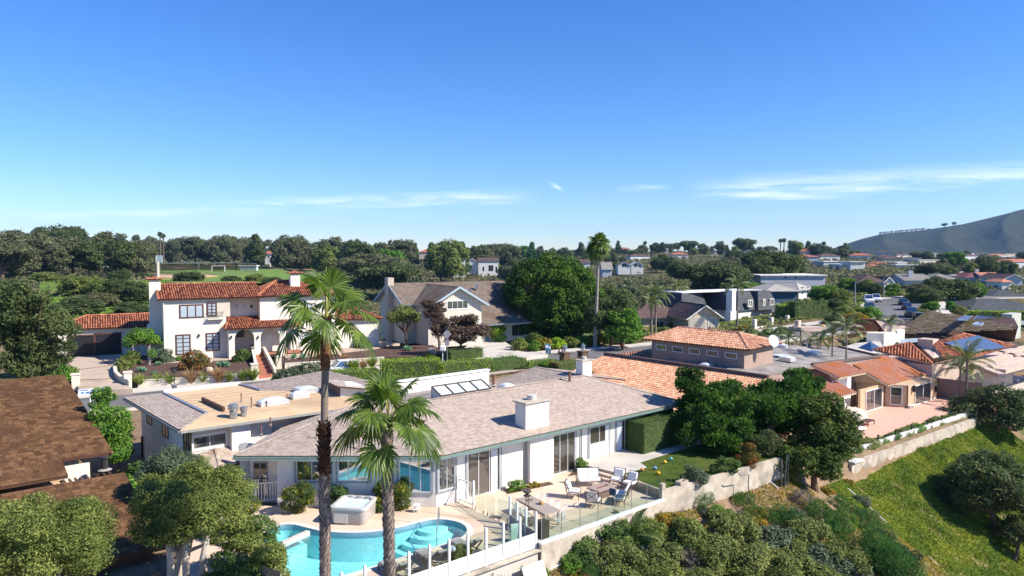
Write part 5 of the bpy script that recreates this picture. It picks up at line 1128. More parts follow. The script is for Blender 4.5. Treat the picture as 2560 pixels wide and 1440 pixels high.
# ------------------------------------------------------------------ the Spanish house across the street
TL=dict(kind='tile',mat=TILER,under=BROWNT,course=.45,width=.30,rr=.14)
BRF=pm('brown_window_frame',(.075,.034,.028),(.11,.052,.04),4,.5)
def arch_wall(mb,fr,b,a0,a1,z0,z1,arches,th=.35):
    """wall with round-headed openings; arches = (centre a, half width, spring z)"""
    pts=[(a0,z0)]
    for (c,r,zs_) in sorted(arches):pts += [(c -r,z0)]+[(c -r *math.cos(math.pi *k /12),zs_ +r *math.sin(math.pi *k /12)) for k in range(13)]+[(c +r,z0)]
    pts += [(a1,z0),(a1,z1),(a0,z1)]
    mb.prism([fr.P(a,b,z) for a,z in pts],fr.v *th)
FS=Fr(G(409,896,.8),(.87,.493));ZS=.8
def spanish():
    t=thing('spanish_house','two-storey cream Spanish house with red barrel tile roofs across the street','house',FS.P(8,4,ZS))
    P=FS.P;ze=FS.f(405,749,-.55)[1];zr=ze +1.75;aR=FS.f(650,741,-.2)[0];aL=FS.f(565,800)[0];aE=aR +10.2
    mb=MB();mb.prism([P(0,0,0),P(aL,0,0),P(aL,2.0,0),P(aR,2.0,0),P(aR,9,0),P(0,9,0)],ze -.05);mb.build('wall',CREAM,t)
    MB().prism([P(aR,.02,0),P(aE,.02,0),P(aE,9,0),P(aR +.01,9,0)],ze -.05).build('wall',CREAM,t)
    roof(t,[[P(-.5,-.55,ze),P(aR +.4,-.55,ze),P(aR +.4,4.5,zr),P(-.5,4.5,zr)],[P(-.5,4.5,zr),P(aR +.4,4.5,zr),P(aR +.4,9.5,ze),P(-.5,9.5,ze)]],ridges=[(P(-.5,4.5,zr),P(aR +.4,4.5,zr)),(P(-.5,-.5,ze),P(-.5,4.5,zr))],**TL)
    e2=ze +.05;a0,a1=aR -.5,aE +.5;m_=5.2
    roof(t,[[P(a0,-.6,e2),P(a1,-.6,e2),P(a1 -m_,4.6,e2 +1.9),P(a0 +3.5,4.6,e2 +1.9)],[P(a0,-.6,e2),P(a0 +3.5,4.6,e2 +1.9),P(a0,9.6,e2)],[P(a1,-.6,e2),P(a1,9.6,e2),P(a1 -m_,4.6,e2 +1.9)],[P(a0,9.6,e2),P(a0 +3.5,4.6,e2 +1.9),P(a1 -m_,4.6,e2 +1.9),P(a1,9.6,e2)]],
         ridges=[(P(a0,-.6,e2),P(a0 +3.5,4.6,e2 +1.9)),(P(a1,-.6,e2),P(a1 -m_,4.6,e2 +1.9)),(P(a0 +3.5,4.6,e2 +1.9),P(a1 -m_,4.6,e2 +1.9))],**TL)
    # porch with arches
    pb=-1.9;pa0=FS.f(572,850,pb)[0];pa1=pa0 +9.5;pz=FS.f(572,822,pb)[1];m=MB()
    c1=FS.f(612,880,pb)[0];c2=FS.f(676,880,pb)[0];rr_=.98*(FS.f(637,880,pb)[0]-FS.f(587,880,pb)[0])/2;zs1=FS.f(612,823,pb)[1]-rr_
    arch_wall(m,FS,pb,pa0,pa1,ZS -.6,pz,[(c1,rr_,zs1),(c2,rr_,zs1),(c2 +(c2 -c1),rr_,zs1)]);m.build('porch_wall',CREAM,t)
    MB().prism([P(pa0,pb +.35,ZS -.6),P(pa0 +.35,pb +.35,ZS -.6),P(pa0 +.35,0,ZS -.6),P(pa0,0,ZS -.6)],pz -ZS +.6).build('porch_side',CREAM,t)
    MB().prism([P(pa0 +.4,pb +.36,ZS -.2),P(pa1,pb +.36,ZS -.2),P(pa1,1.9,ZS -.2),P(pa0 +.4,1.9,ZS -.2)],.25).build('porch_floor',pm('porch_tile',(.30,.12,.07),(.4,.17,.1),3,.8),t)
    zt=pz +1.25
    roof(t,[[P(pa0 -.5,pb -.5,pz),P(pa1,pb -.5,pz),P(pa1,2.0,zt),P(pa0 +.7,2.0,zt)],[P(pa0 -.5,pb -.5,pz),P(pa0 +.7,2.0,zt),P(pa0 -.5,2.0,pz +.1)]],ridges=[(P(pa0 -.5,pb -.5,pz),P(pa0 +.7,2.0,zt))],name='porch_roof',**TL)
    d=window(t,P(c1 -.75,.0,ZS +2.15) ,FS.u,1.0,1.15,2,2,GLD,BRF);window(t,P(c2 -.6,1.95,ZS +.05),FS.u,1.6,2.3,2,4,GLD,BRF,name='door')
    MB().prism([P(aR +.2,.0,ZS +.05),P(pa1,.0,ZS +.05),P(pa1,-.03,ZS +.05),P(aR +.2,-.03,ZS +.05)],2.3).build('inner_wall',CREAM,t)
    # windows
    kw=dict(frame=BRF,fw=.16,proud=.07)
    FS.win(t,(448.5,796),(509,760),glass=GLB,cols=3,rows=1,**kw)
    FS.win(t,(439.5,888),(476.5,835),glass=GLB,cols=2,rows=5,name='french_door',**kw);FS.win(t,(515,878),(549,831),glass=GLB,cols=2,rows=5,name='french_door',**kw)
    a_,z_=FS.f(517.5,795);m=MB();m.obox(P(a_ -.05,-.02,z_ +.1),FS.u *2.9,Z *2.15,-FS.v *.02).build('balcony_shade_panel',pm('painted_recess_shade',(.52,.47,.38),(.56,.5,.42),1,.9),t)  # flat panel; the balcony recess's shade is put in its darker cream
    bal=FS.win(t,(517.5,791),(542,756),b=-.03,glass=GLB,cols=2,rows=4,**kw)
    r=MB();
    for k in range(12):q=P(a_ +.1+k *.16,-.55,z_ -.1);r.bar(q,q +Z *.85,.03)
    r.bar(P(a_,-.55,z_ +.75),P(a_ +2.0,-.55,z_ +.75),.04).bar(P(a_,-.55,z_ +.75),P(a_,0,z_ +.75),.04).bar(P(a_ +2.0,-.55,z_ +.75),P(a_ +2.0,0,z_ +.75),.04);r.build('balcony_rail',DARKT,t)
    MB().obox(P(a_,-.6,z_ -.2),FS.u *2.05,FS.v *.6,Z *.12).build('balcony_floor',CREAM,t)
    for px in (570,588,606,624.5):FS.win(t,(px,771),(px +7.5,761.5),b=2.0,glass=GLD if px > 620 else GLB,cols=1,frame=CREAM,fw=.03)
    aw=aR +4.1;window(t,P(aw,.02,ZS +4.7),FS.u,3.4,1.7,3,1,GLB,BRF,fw=.15);window(t,P(aw +.6,.02,ZS +.9),FS.u,2.2,1.6,2,3,GLB,BRF,fw=.09)
    FS.win(t,(783,841),(801,816),b=0.02,glass=GLB,cols=2,rows=3,**kw)
    # chimneys with little tiled hoods
    def chim(c,w_,d_,z1,sh=None):
        x0=c;m=MB();m.prism([P(x0,2.3,0),P(x0 +w_,2.3,0),P(x0 +w_,2.3+d_,0),P(x0,2.3+d_,0)],z1)
        co=m.build('chimney',CREAM,t);h=MB();h.box(*P(x0 +w_ /2,2.3+d_ /2).xy,z1,w_ *.7,d_ *.7,.3,math.atan2(FS.u.y,FS.u.x));
        cc=P(x0 +w_ /2,2.3+d_ /2,z1 +.3);h.cm=1
        for q in range(4):
            e=[(-1,-1),(1,-1),(1,1),(-1,1)];p0,p1=e[q],e[(q +1) % 4];A=cc +FS.u *p0[0]*w_ *.72+FS.v *p0[1]*d_ *.72;B=cc +FS.u *p1[0]*w_ *.72+FS.v *p1[1]*d_ *.72;add_ridge(h,A +Z *.1,B +Z *.1,.13,.25)
            h.cm=1;h.poly([A,B,cc +Z *.45])
        h.m=[1 if k >= 6 else 0 for k in range(len(h.f))];h.build('chimney_hood',[CREAM,TILER],co)
        return co
    zc=D(375,703,95).z;chim(-1.35,1.35,1.2,zc);MB().prism([P(-1.6,1.7,0),P(0,1.7,0),P(0,4.2,0),P(-1.6,4.2,0)],4.9).build('chimney_base',CREAM,t)
    chim(FS.f(724,715,3)[0],1.3,1.1,zr +.95)
    # low wing on the right
    m=MB();m.prism([P(aE,1.5,0),P(aE +7,1.5,0),P(aE +7,8,0),P(aE,8,0)],4.6);m.build('wall',CREAM,t)
    roof(t,[[P(aE -.3,.8,4.6),P(aE +7.4,.8,4.6),P(aE +4.5,4.7,5.9),P(aE -.3,4.7,5.9)],[P(aE +7.4,.8,4.6),P(aE +7.4,8.5,4.6),P(aE +4.5,4.7,5.9)]],ridges=[(P(aE +7.4,.8,4.6),P(aE +4.5,4.7,5.9))],**TL)
    for k,px in enumerate((497,578,645)):
        a2,z2=FS.f(px,838 if k == 0 else 842,0 if k == 0 else pb);MB().lathe(P(a2,-.15 if k == 0 else pb -.15,z2 -.2),[(.10,0),(.13,.25),(.03,.4)],8).build('wall_lantern',DARKT,t)
    MB().tube([P(.12,-.12,ze -.1),P(.12,-.12,ZS)],.06,6).build('downpipe',CREAM,t)
    # garage
    g=thing('garage_building','low cream garage with red tiled roof and two dark doors left of the Spanish house','garage',P(-9,12,.5));gb=11.8
    ga0,gz0=FS.f(146,888,gb);ga1=FS.f(372,870,gb)[0];gze=FS.f(153,825,gb -.6)[1]
    MB().prism([P(ga0,gb,-.2),P(ga1,gb,-.2),P(ga1,gb +7,-.2),P(ga0,gb +7,-.2)],gze +.1).build('wall',CREAM,g)
    roof(g,[[P(ga0 -.5,gb -.6,gze),P(ga1 +.3,gb -.6,gze),P(ga1 +.3,gb +3.5,gze +1.5),P(ga0 +3.2,gb +3.5,gze +1.5)],[P(ga0 -.5,gb -.6,gze),P(ga0 +3.2,gb +3.5,gze +1.5),P(ga0 -.5,gb +7.6,gze)],[P(ga0 -.5,gb +7.6,gze),P(ga0 +3.2,gb +3.5,gze +1.5),P(ga1 +.3,gb +3.5,gze +1.5),P(ga1 +.3,gb +7.6,gze)]],
         ridges=[(P(ga0 -.5,gb -.6,gze),P(ga0 +3.2,gb +3.5,gze +1.5)),(P(ga0 +3.2,gb +3.5,gze +1.5),P(ga1 +.3,gb +3.5,gze +1.5))],**TL)
    for (x0,yb,x1,yt) in ((173,888,233,839),(240,885,300,834)):
        a2,z2=FS.f(x0,yb,gb);a3,z3=FS.f(x1,yt,gb);m=MB();m.obox(P(a2,gb -.04,.1),FS.u *(a3 -a2),Z *(z3 -.1),FS.v *.03);dd=m.build('garage_door',bandm('dark_door',(.018,.018,.022),(.006,.006,.008),1.8,.4,axis=1,duty=.05),g)
        f=MB();f.obox(P(a2 -.15,gb -.1,.1),FS.u *.15,Z *(z3 +.1),FS.v *.1).obox(P(a3,gb -.1,.1),FS.u *.15,Z *(z3 +.1),FS.v *.1).obox(P(a2 -.15,gb -.1,z3),FS.u *(a3 -a2 +.3),Z *.2,FS.v *.1);f.build('frame',BRF,dd)
spanish()
def sheet3(name,pix,z,m,dz=0.0,kind='structure',thick=.02):
    """a paved or planted area given by ground points; laid slightly proud of the ground"""
    pts=[G(x,y,z if not callable(z) else z(x,y)) for x,y in pix];o=Vector((0,0,0));vs=[Vector((p.x,p.y)) for p in pts];r=delaunay_2d_cdt(vs,[],[list(range(len(vs)))],1,1e-5);mb=MB()
    for f in r[2]:mb.poly([(r[0][k][0],r[0][k][1],z +dz) for k in f])
    for p in range(len(mb.f)):
        f=mb.f[p];a,b,c=[Vector(mb.v[k]) for k in f[:3]]
        if (b -a).cross(c -a).z < 0:mb.f[p]=tuple(reversed(f))
    for k in range(len(pts)):a,b=pts[k],pts[(k +1) % len(pts)];mb.poly([(a.x,a.y,z +dz),(b.x,b.y,z +dz),(b.x,b.y,z -.9),(a.x,a.y,z -.9)])
    return tag(mb.build(name,m),kind=kind)
DRV=pm('tan_driveway',(.40,.315,.24),(.50,.40,.31),.8,.9,c3=(.36,.28,.21),scale3=.3)
MULCH=pm('dark_mulch',(.055,.03,.024),(.12,.07,.055),3,1,bump=.8,bscale=10)
DIRTL=pm('light_garden_soil',(.36,.27,.20),(.48,.38,.30),2,1,bump=.3,bscale=8)
sheet3('driveway',[(172,888),(304,884),(300,905),(284,925),(300,950),(332,972),(200,976),(160,912)],.28,DRV)
m=MB()
for p,q in (((178,926),(293,912)),((190,950),(300,946)),((236,888),(275,912)),((168,905),(196,940))):m.bar(G(*p,.30),G(*q,.30),.22,.02)
tag(m.build('driveway_band',pm('brick_band',(.14,.075,.05),(.2,.11,.08),4,.9)),kind='structure')
sheet3('planting_bed',[(292,918),(318,905),(400,893),(560,892),(625,890),(632,931),(345,949),(310,940)],.42,MULCH)
sheet3('planting_bed',[(690,892),(800,880),(950,866),(1080,862),(1120,880),(1060,893),(950,893),(710,908)],.42,MULCH)
sheet3('garden_soil',[(395,896),(560,886),(630,878),(628,894),(560,900),(400,908)],.47,DIRTL)
sheet3('garden_soil',[(690,878),(800,862),(950,850),(1000,858),(940,872),(720,898)],.47,DIRTL)
sheet3('driveway',[(1215,842),(1262,856),(1300,880),(1370,888),(1240,905),(1190,900),(1160,872),(1190,850)],.02,CONC,dz=.12)
sheet3('front_lawn',[(1275,832),(1340,824),(1480,824),(1500,850),(1400,856),(1330,852)],.30,LAWNM)
WALLC=pm('cream_low_wall',(.56,.50,.41),(.66,.60,.50),1.2,.9,bump=.2,bscale=10)
wp=[G(294,914,.4),G(287,926,.4),G(290,942,.3),G(303,956,.2),G(326,968,.1)]
for q in wp:q.z=.05
wall_thing('curved cream garden wall beside the driveway',wp,.75,.28,WALLC,capm=WALLC)
wb=[G(345,966,-.1),G(480,958,-.1),G(642,947,-.1)]
for q in wb:q.z=-.1
wall_thing('long low cream garden wall in front of the Spanish house',wb,.62,.3,WALLC,capm=WALLC)
wb=[G(712,922,-.1),G(860,912,-.1),G(960,905,-.1)]
for q in wb:q.z=-.1
wall_thing('low cream garden wall behind the parked white car',wb,.6,.3,WALLC,capm=WALLC)
def pillar(px,py,h,w_,label,z=-.1,m=None):
    p=G(px,py,z);t=thing('wall_pillar',label,'pillar',p);MB().box(p.x,p.y,z -.2,w_,w_,h +.2,math.atan2(.493,.87)).build('pillar',m or WALLC,t);MB().box(p.x,p.y,z +h,w_ +.15,w_ +.15,.12,math.atan2(.493,.87)).build('cap',m or WALLC,t)
pillar(320,966,1.5,.75,'square cream pillar where the driveway wall meets the street');pillar(190,972,1.5,.75,'cream pillar at the left side of the driveway');pillar(636,946,1.6,.7,'cream pillar left of the brick path');pillar(697,918,1.3,.65,'cream pillar right of the brick path')
def brick_path():
    t=thing('brick_steps','red brick steps climbing from the street to the arched porch','steps',G(655,930,0));BR=pm('red_brick_paving',(.30,.10,.06),(.42,.17,.10),4,.9,c3=(.26,.09,.06),scale3=.8)
    A,B,C_,D_=G(644,944,.0),G(688,938,.0),G(655,872,.9),G(630,876,.9);n=7
    for k in range(n):
        f0,f1=k /n,(k +1)/n;z=.02+.85*k /n;l0,l1,r0,r1_=A.lerp(D_,f0),A.lerp(D_,f1),B.lerp(C_,f0),B.lerp(C_,f1)
        for q in (l0,l1,r0,r1_):q.z=z -.5
        MB().prism([l0,r0,r1_,l1],.5+.12).build('step',BR,t)
    for (p,q,l) in ((A,D_,'sloping cream wall on the left of the brick steps'),(B,C_,'sloping cream wall on the right of the brick steps')):
        p2,q2=p.copy(),q.copy();p2.z,q2.z=.0,.9;wall_thing(l,[p2,q2],.7,.25,WALLC,capm=WALLC)
brick_path()
def pergola():
    t=thing('pergola','white posted pergola carrying a flowering vine beside the garage','pergola',G(345,892,.5));c=[G(333,908,.5),G(374,911,.5),G(385,897,.5),G(345,895,.5)]
    for p in c:MB().box(p.x,p.y,.2,.16,.16,2.6).build('post',pm('grey_post',(.30,.28,.27),(.38,.36,.35),3,.8),t)
    m=MB()
    for k in range(5):m.bar(c[0].lerp(c[1],k /4)+Z *2.4-FS.v *.3,c[3].lerp(c[2],k /4)+Z *2.4+FS.v *.3,.08,.12)
    m.build('beams',BRF,t)
    rng=np.random.default_rng(5);cc=sum(c,Vector())/4;bl=mk_blobs((cc.x,cc.y,3.3),(2.3,1.9,1.0),16,.75,rng,zmin=-.6);bl += [((c[0].x -.2,c[0].y,1.6),.6),((c[1].x +.3,c[1].y,1.9),.55)]
    v=thing('flowering_vine','bright green flowering vine draped over the pergola','vine',(cc.x,cc.y,2.8));foliage('foliage',bl,60,.17,LF['green'],v,5);MB().tube([c[1],c[1]+Z *1.5,cc +Z *2.6],.06,5).build('stem',BARK,v)
pergola()
# ------------------------------------------------------------------ batten house with crossing gables
BATT=bandm('board_and_batten',(.60,.54,.45),(.32,.28,.235),2.4,.8,duty=.14)
PBLUE=pm('pale_blue_trim',(.30,.38,.43),(.38,.46,.50),3,.6)
def batten_house():
    FB=Fr(G(1203.5,856,.3),(.86,.51));P=FB.P;t=thing('batten_house','pale board-and-batten house with crossing brown roofs and pale blue trim','house',FB.P(0,5,.3))
    w_=-FB.f(1083,850)[0];ez=FB.f(1216,757,-.5)[1];az_=FB.f(1149,717,-.6)[1];ac=-w_ /2;ze=ez +.25
    mb=MB();mb.prism([P(-w_,0,0),P(0,0,0),P(0,0,ze),P(ac,0,az_ -.25),P(-w_,0,ze)],FB.v *9);mb.build('wall',BATT,t)
    SH_=dict(kind='shingle',mat=DSHING,under=PBLUE,course=.30,width=.45,thick=.025,slab=.22,rr=.12);ov=.9
    sl=(az_ -ze)/(w_ /2);eo=ze -sl *ov;Lb=12
    roof(t,[[P(ov,-.8,eo),P(ov,Lb,eo),P(ac,Lb,az_),P(ac,-.8,az_)],[P(-w_ -ov,-.8,eo),P(ac,-.8,az_),P(ac,Lb,az_),P(-w_ -ov,Lb,eo)]],ridges=[(P(ac,-.8,az_),P(ac,Lb,az_))],**SH_)
    g=MB();g.bar(P(ov,-.86,eo -.1),P(ac,-.86,az_ -.06),.08,.3).bar(P(-w_ -ov,-.86,eo -.1),P(ac,-.86,az_ -.06),.08,.3);g.build('bargeboard',PBLUE,t)
    # main body behind, ridge along the street
    b0,b1,am,ar=6.5,17.5,-w_ -1.8,14.5;zr=FB.sd(984,711,am)[1];bm_,zr=12.0,az_ +.25
    ze2=ze -.1
    m=MB();m.prism([P(am,b0,0),P(am,b1,0),P(am,b1,ze2),P(am,bm_,zr -.3),P(am,b0,ze2)],FB.u *(ar -am));m.build('wall',BATT,t)
    s2=(zr -ze2)/(bm_ -b0);lo=b0 -7.5
    roof(t,[[P(am -.8,b0 -1,ze2 -s2),P(ov *.2,b0 -1,ze2 -s2),P(ov *.2,bm_,zr),P(am -.8,bm_,zr)],[P(0.0,b0 -7.2,ze2 -s2 *7.2),P(ar +.8,b0 -7.2,ze2 -s2 *7.2),P(ar +.8,bm_,zr +.01),P(0.0,bm_,zr +.01)],[P(am -.8,bm_,zr),P(ar +.8,bm_,zr),P(ar +.8,b1 +1,ze2 -s2),P(am -.8,b1 +1,ze2 -s2)]],ridges=[(P(am -.8,bm_,zr),P(ar +.8,bm_,zr))],**SH_)
    m=MB();m.bar(P(am -.86,b0 -1,ze2 -s2 -.12),P(am -.86,bm_,zr -.1),.08,.32).bar(P(am -.86,b1 +1,ze2 -s2 -.12),P(am -.86,bm_,zr -.1),.08,.32);m.build('bargeboard',PBLUE,t)
    m=MB();m.prism([P(0.3,1.5,0),P(ar,1.5,0),P(ar,6.5,0),P(.3,6.5,0)],3.0);m.build('wall',BATT,t)
    MB().obox(P(am -1.0,bm_ -.8,0),FB.u *1.0,FB.v *1.5,Z *(zr +.9)).build('chimney',pm('pale_brick',(.42,.36,.30),(.5,.44,.38),3,.9),t)
    FB.win(t,(1117.5,773),(1169.5,751),glass=GLD,cols=4,frame=TRIMW,trim=TRIMW)
    window(t,P(-4.4,-.01,.5),FB.u,3.9,2.3,1,1,pm('cream_door',(.50,.45,.38),(.55,.5,.43),2,.6),TRIMW,name='garage_door');window(t,P(-9.0,-.01,.5),FB.u,3.9,2.3,1,1,pm('cream_door2',(.50,.45,.38),(.55,.5,.43),2,.6),TRIMW,name='garage_door')
    MB().obox(P(-w_ -.02,-.06,3.45),FB.u *(w_ +.04),FB.v *.06,Z *.2).build('trim',TRIMW,t)
    window(t,P(6.3,1.47,.7),FB.u,5.2,1.9,4,1,GLD,TRIMW);window(t,P(1.3,1.47,.2),FB.u,1.0,2.2,1,1,pm('blue_door',(.10,.18,.22),(.14,.22,.26),2,.6),TRIMW,name='door')
    window(t,P(am -.0,b0 +2.2,4.9),-FB.v *1.0,1.6,1.0,2,1,GLD,TRIMW)
    MB().box(*P(4,9).xy,zr -1.1,.5,.5,.8).build('roof_vent',GALV,t);MB().box(*P(1.8,7.4).xy,zr -1.7,.4,.4,.8).build('roof_vent',GALV,t)
batten_house()
# ------------------------------------------------------------------ general house builder for the middle distance
def house(label,bl,br,ye,yr,depth,yaw=0,wall=None,rf='hip',rm=None,under=None,rkind='shingle',z0=None,Y=None,ov=.5,wins=(),doors=(),chim=(),name='house',cat='house',pf=True,winm=None,side=0,group=None,sw=()):
    """bl/br: foot of the facade's left and right corner in the photo; ye, yr: eave and ridge heights there"""
    wall=wall or TRIMW;rm=rm or DSHING;under=under or TRIMW
    if Y:p=D(bl[0],bl[1],Y)
    else:p=G(bl[0],bl[1],z0 if z0 is not None else 0)
    f=Fr(p,(math.cos(R(yaw)),math.sin(R(yaw))));zb=p.z;L=f.f(br[0],br[1])[0];ez=f.f(bl[0],ye)[1];zr=ez +(ye -yr)*p.y /FPX if yr else ez;P=f.P;dp=depth
    t=thing(name,label,cat,P(L /2,dp /2,zb),group);zf=zb -2.5;m=MB()
    if rf == 'gablef':m.prism([P(0,0,zf),P(L,0,zf),P(L,0,ez),P(L /2,0,zr -.1),P(0,0,ez)],f.v *dp)
    elif rf == 'gable':m.prism([P(0,0,zf),P(0,dp,zf),P(0,dp,ez),P(0,dp /2,zr -.1),P(0,0,ez)],f.u *L)
    else:m.prism([P(0,0,zf),P(L,0,zf),P(L,dp,zf),P(0,dp,zf)],ez -zf)
    m.build('wall',wall,t);o=ov;kw=dict(kind=rkind,mat=rm,under=under,course=.4 if rkind == 'shingle' else .55,width=.6 if rkind == 'shingle' else .45,thick=.03,slab=.18,rr=.16)
    if rf == 'flat':MB().prism([P(-o,-o,ez),P(L +o,-o,ez),P(L +o,dp +o,ez),P(-o,dp +o,ez)],.35).build('roof',rm,t)
    elif rf == 'gable':s=(zr -ez)/(dp /2);e=ez -s *o;roof(t,[[P(-o,-o,e),P(L +o,-o,e),P(L +o,dp /2,zr),P(-o,dp /2,zr)],[P(-o,dp /2,zr),P(L +o,dp /2,zr),P(L +o,dp +o,e),P(-o,dp +o,e)]],ridges=[(P(-o,dp /2,zr),P(L +o,dp /2,zr))],**kw)
    elif rf == 'gablef':s=(zr -ez)/(L /2);e=ez -s *o;roof(t,[[P(-o,-o,e),P(L /2,-o,zr),P(L /2,dp +o,zr),P(-o,dp +o,e)],[P(L +o,-o,e),P(L +o,dp +o,e),P(L /2,dp +o,zr),P(L /2,-o,zr)]],ridges=[(P(L /2,-o,zr),P(L /2,dp +o,zr))],**kw)
    elif rf == 'hip':
        h=min(dp,L)/2
        if L >= dp:r0,r1_=P(h,dp /2,zr),P(max(L -h,h +.05),dp /2,zr)
        else:r0,r1_=P(L /2,h,zr),P(L /2,dp -h,zr)
        A,B,C_,D_=P(-o,-o,ez -.1),P(L +o,-o,ez -.1),P(L +o,dp +o,ez -.1),P(-o,dp +o,ez -.1)
        pl=[[A,B,r1_,r0],[B,C_,r1_],[C_,D_,r0,r1_],[D_,A,r0]] if L >= dp else [[A,B,r0],[B,C_,r1_,r0],[C_,D_,r1_],[D_,A,r0,r1_]]
        roof(t,pl,ridges=[(r0,r1_),(A,r0),(B,r1_ if L >= dp else r0)],**kw)
    for (x0,x1,y0,y1,c) in wins:   # fractions along facade, heights in metres
        window(t,P(L *x0,0,zb +y0),f.u,L *(x1 -x0),y1 -y0,c,1,winm or GLD,TRIMW,fw=.08)
    for (x0,x1,y0,y1,c) in sw:window(t,P(0,dp *(1-x0),zb +y0),-f.v,dp *(x1 -x0),y1 -y0,c,1,winm or GLD,TRIMW,fw=.08)
    for (x0,x1,h) in doors:window(t,P(L *x0,-.01,zb),f.u,L *(x1 -x0),h,1,1,pm('door_paint',(.45,.40,.33),(.5,.45,.38),2,.6),TRIMW,name='garage_door',fw=.1)
    for (x,b,w_,h) in chim:c=P(L *x,dp *b);MB().box(c.x,c.y,ez -.5,w_,w_ *.7,zr -ez +.5+h,R(yaw)).build('chimney',wall,t)
    return t,f,L,zb,ez
# ------------------------------------------------------------------ tiled villa next door and the villa beyond it
TO=dict(kind='tile',mat=TILEO,under=BROWNT,course=.42,width=.30,rr=.14,slab=.12)
def villa():
    t=thing('tiled_villa','sprawling beige villa with orange tile roofs and grey flat roof beside the ranch house','house',G(1900,960,0))
    Rn,Rf=G(1846,936,3.0),G(1512,888,3.0);dn=-U *10.5-Z *2.6
    roof(t,[[Rn -V *3,Rf,Rf +dn,Rn -V *3+dn]],**TO)
    MB().bar(Rn -V *3+Z *.1,Rf +Z *.1,.35,.45).build('parapet',pm('dark_parapet',(.09,.06,.05),(.14,.10,.085),2,.8),t)
    MB().prism([Rn -V *3+dn *.93-Z *.25,Rf +dn *.93-Z *.25,Rf -Z *.3,Rn -V *3-Z *.3],-4).build('wall',TAUPE,t)
    roof(t,[[G(1530,886,2.4),G(1628,872,2.9),G(1695,893,2.2),G(1640,903,1.9)]],**TO)
    # clerestory pavilion
    z=4.6;A,B,C_=G(1873,875,z),G(1609,846,z),G(1955,857,z);D_=B +(C_ -A);R0,R1=G(1699,818,z +1.25),G(1849,832,z +1.25)
    roof(t,[[A,B,R0,R1],[A,R1,C_],[C_,R1,R0,D_],[B,D_,R0]],ridges=[(A,R1),(B,R0),(R0,R1),(C_,R1)],**TO)
    i=.9;ctr=(A +B +C_ +D_)/4;W=[p +(ctr -p).normalized()*i for p in (A,B,D_,C_)]
    MB().prism([Vector((p.x,p.y,.3)) for p in W],z -.35).build('wall',TAUPE,t)
    f=Fr(W[1],W[0]-W[1]);L=(W[0]-W[1]).length
    for k in range(5):window(t,f.P(.6+k *(L -.6)/5,0,z -1.15),f.u,L /5-.9,.62,1,1,GLW if k < 2 else pm('amber_blind',(.25,.15,.07),(.32,.2,.1),2,.5),TRIMW,fw=.07)
    for q in (0,2):MB().prism([f.P(L *.33+q *L *.2+.9*math.cos(math.pi *k /8) ,-.06,1.3+.9*math.sin(math.pi *k /8)) for k in range(9)],f.v *.05).build('arched_recess',DARKT,t)
    q3=[[(1640,902,2.6),(1700,900,2.6),(1846,936,2.6),(1900,868,2.6)],[(1846,936,2.6),(1950,930,2.3),(2026,914,1.9),(1980,862,2.4),(1900,868,2.6)],[(2026,914,1.9),(2200,892,1.3),(2095,868,1.6),(1980,862,2.4)]];g=MB();w9=MB()
    for q in q3:P_=[G(*v) for v in q];g.prism(P_,-.25);w9.prism([v -Z *.27 for v in P_],-5.2)
    g.build('flat_roof',GREYROOF,t);w9.build('wall',TAUPE,t);mb=MB();edge=[G(2030,913,1.9),G(2200,892,1.3),G(2095,868,1.6),G(1980,862,2.4)]
    for p,q in zip(edge,edge[1:]):mb.bar(p +Z *.1,q +Z *.1,.3,.25)
    mb.build('parapet',pm('dark_parapet2',(.10,.07,.06),(.15,.11,.09),2,.8),t)
    # slanted panel by the pavilion
    p=G(1925,888,2.6);MB().obox(p,U *1.4-V *.3,Vector((-V.x *1.1,-V.y *1.1,0))*1.0+Z *-.0+V *0+Vector((0,0,0)),Z *.05).build('panel',DOME,t)
    # lower roofs towards the bluff
    U3=Vector((.80,.60,0));V3=Vector((-.60,.80,0));P1,P2=G(2018,916,1.5),G(2142,981,-.2);TP=dict(kind='tile',mat=TILEP,under=pm('cream_fascia',(.55,.46,.34),(.62,.53,.4),2,.7),course=.36,width=.22,rr=.12,slab=.2)
    roof(t,[[P1,P2,P2 -U3 *11,P1 -U3 *9]],**TP)
    MB().prism([Vector((p.x,p.y,-4.2)) for p in (P2 -U3 *.6+V3 *1.0,P2 -U3 *11+V3 *1.0,P1 -U3 *9,P1 -U3 *.6)],3.75).build('wall',BEIGE,t)
    q4=G(2032,914,2.0);roof(t,[[q4,q4 +U3 *5.6,q4 +U3 *5.6-V3 *3.0-Z *.9,q4 -V3 *3.0-Z *.9]],**TP)
    MB().prism([G(2072,940,.6),G(2120,925,.6),G(2128,935,.6),G(2080,955,.6)],-4.4).build('wall',TRIMW,t)
    zb=-3.5;A=Vector((42.3,80.9,-.75));B=Vector((54.6,90.9,-.75));C_=Vector((47.1,91.4,1.2));D_=Vector((39.5,85.2,1.25));A,B,D_,C_=G(2221,963,-.75),G(2361,926,-.75),G(2117,905,1.25),G(2208,888.5,1.25)
    roof(t,[[A,B,C_,D_]],**TP)
    K0,K1,K2,Kd=G(2210,1016,zb),G(2267,1019,zb),G(2343,996,zb),G(2150,1034,zb);zt=-.95
    w_=MB();back=8*V3;w_.prism([K1 -Z,K2 -Z,K2 +back -Z,K0 +back *.6-Z,K0 -Z],3.55);w_.build('wall',BEIGE,t)
    w2=MB();w2.prism([Kd -Z,K0 -Z,K0 -Z +V3 *.25,Kd -Z +V3 *.25],3.6);w2.prism([Kd -Z *0+Z *2.6+V3 *.01,K0 +Z *2.6+V3 *.01,K0 +V3 *.25+Z *2.6,Kd +V3 *.25+Z *2.6],.01)
    w2.build('wall',BEIGE,t)
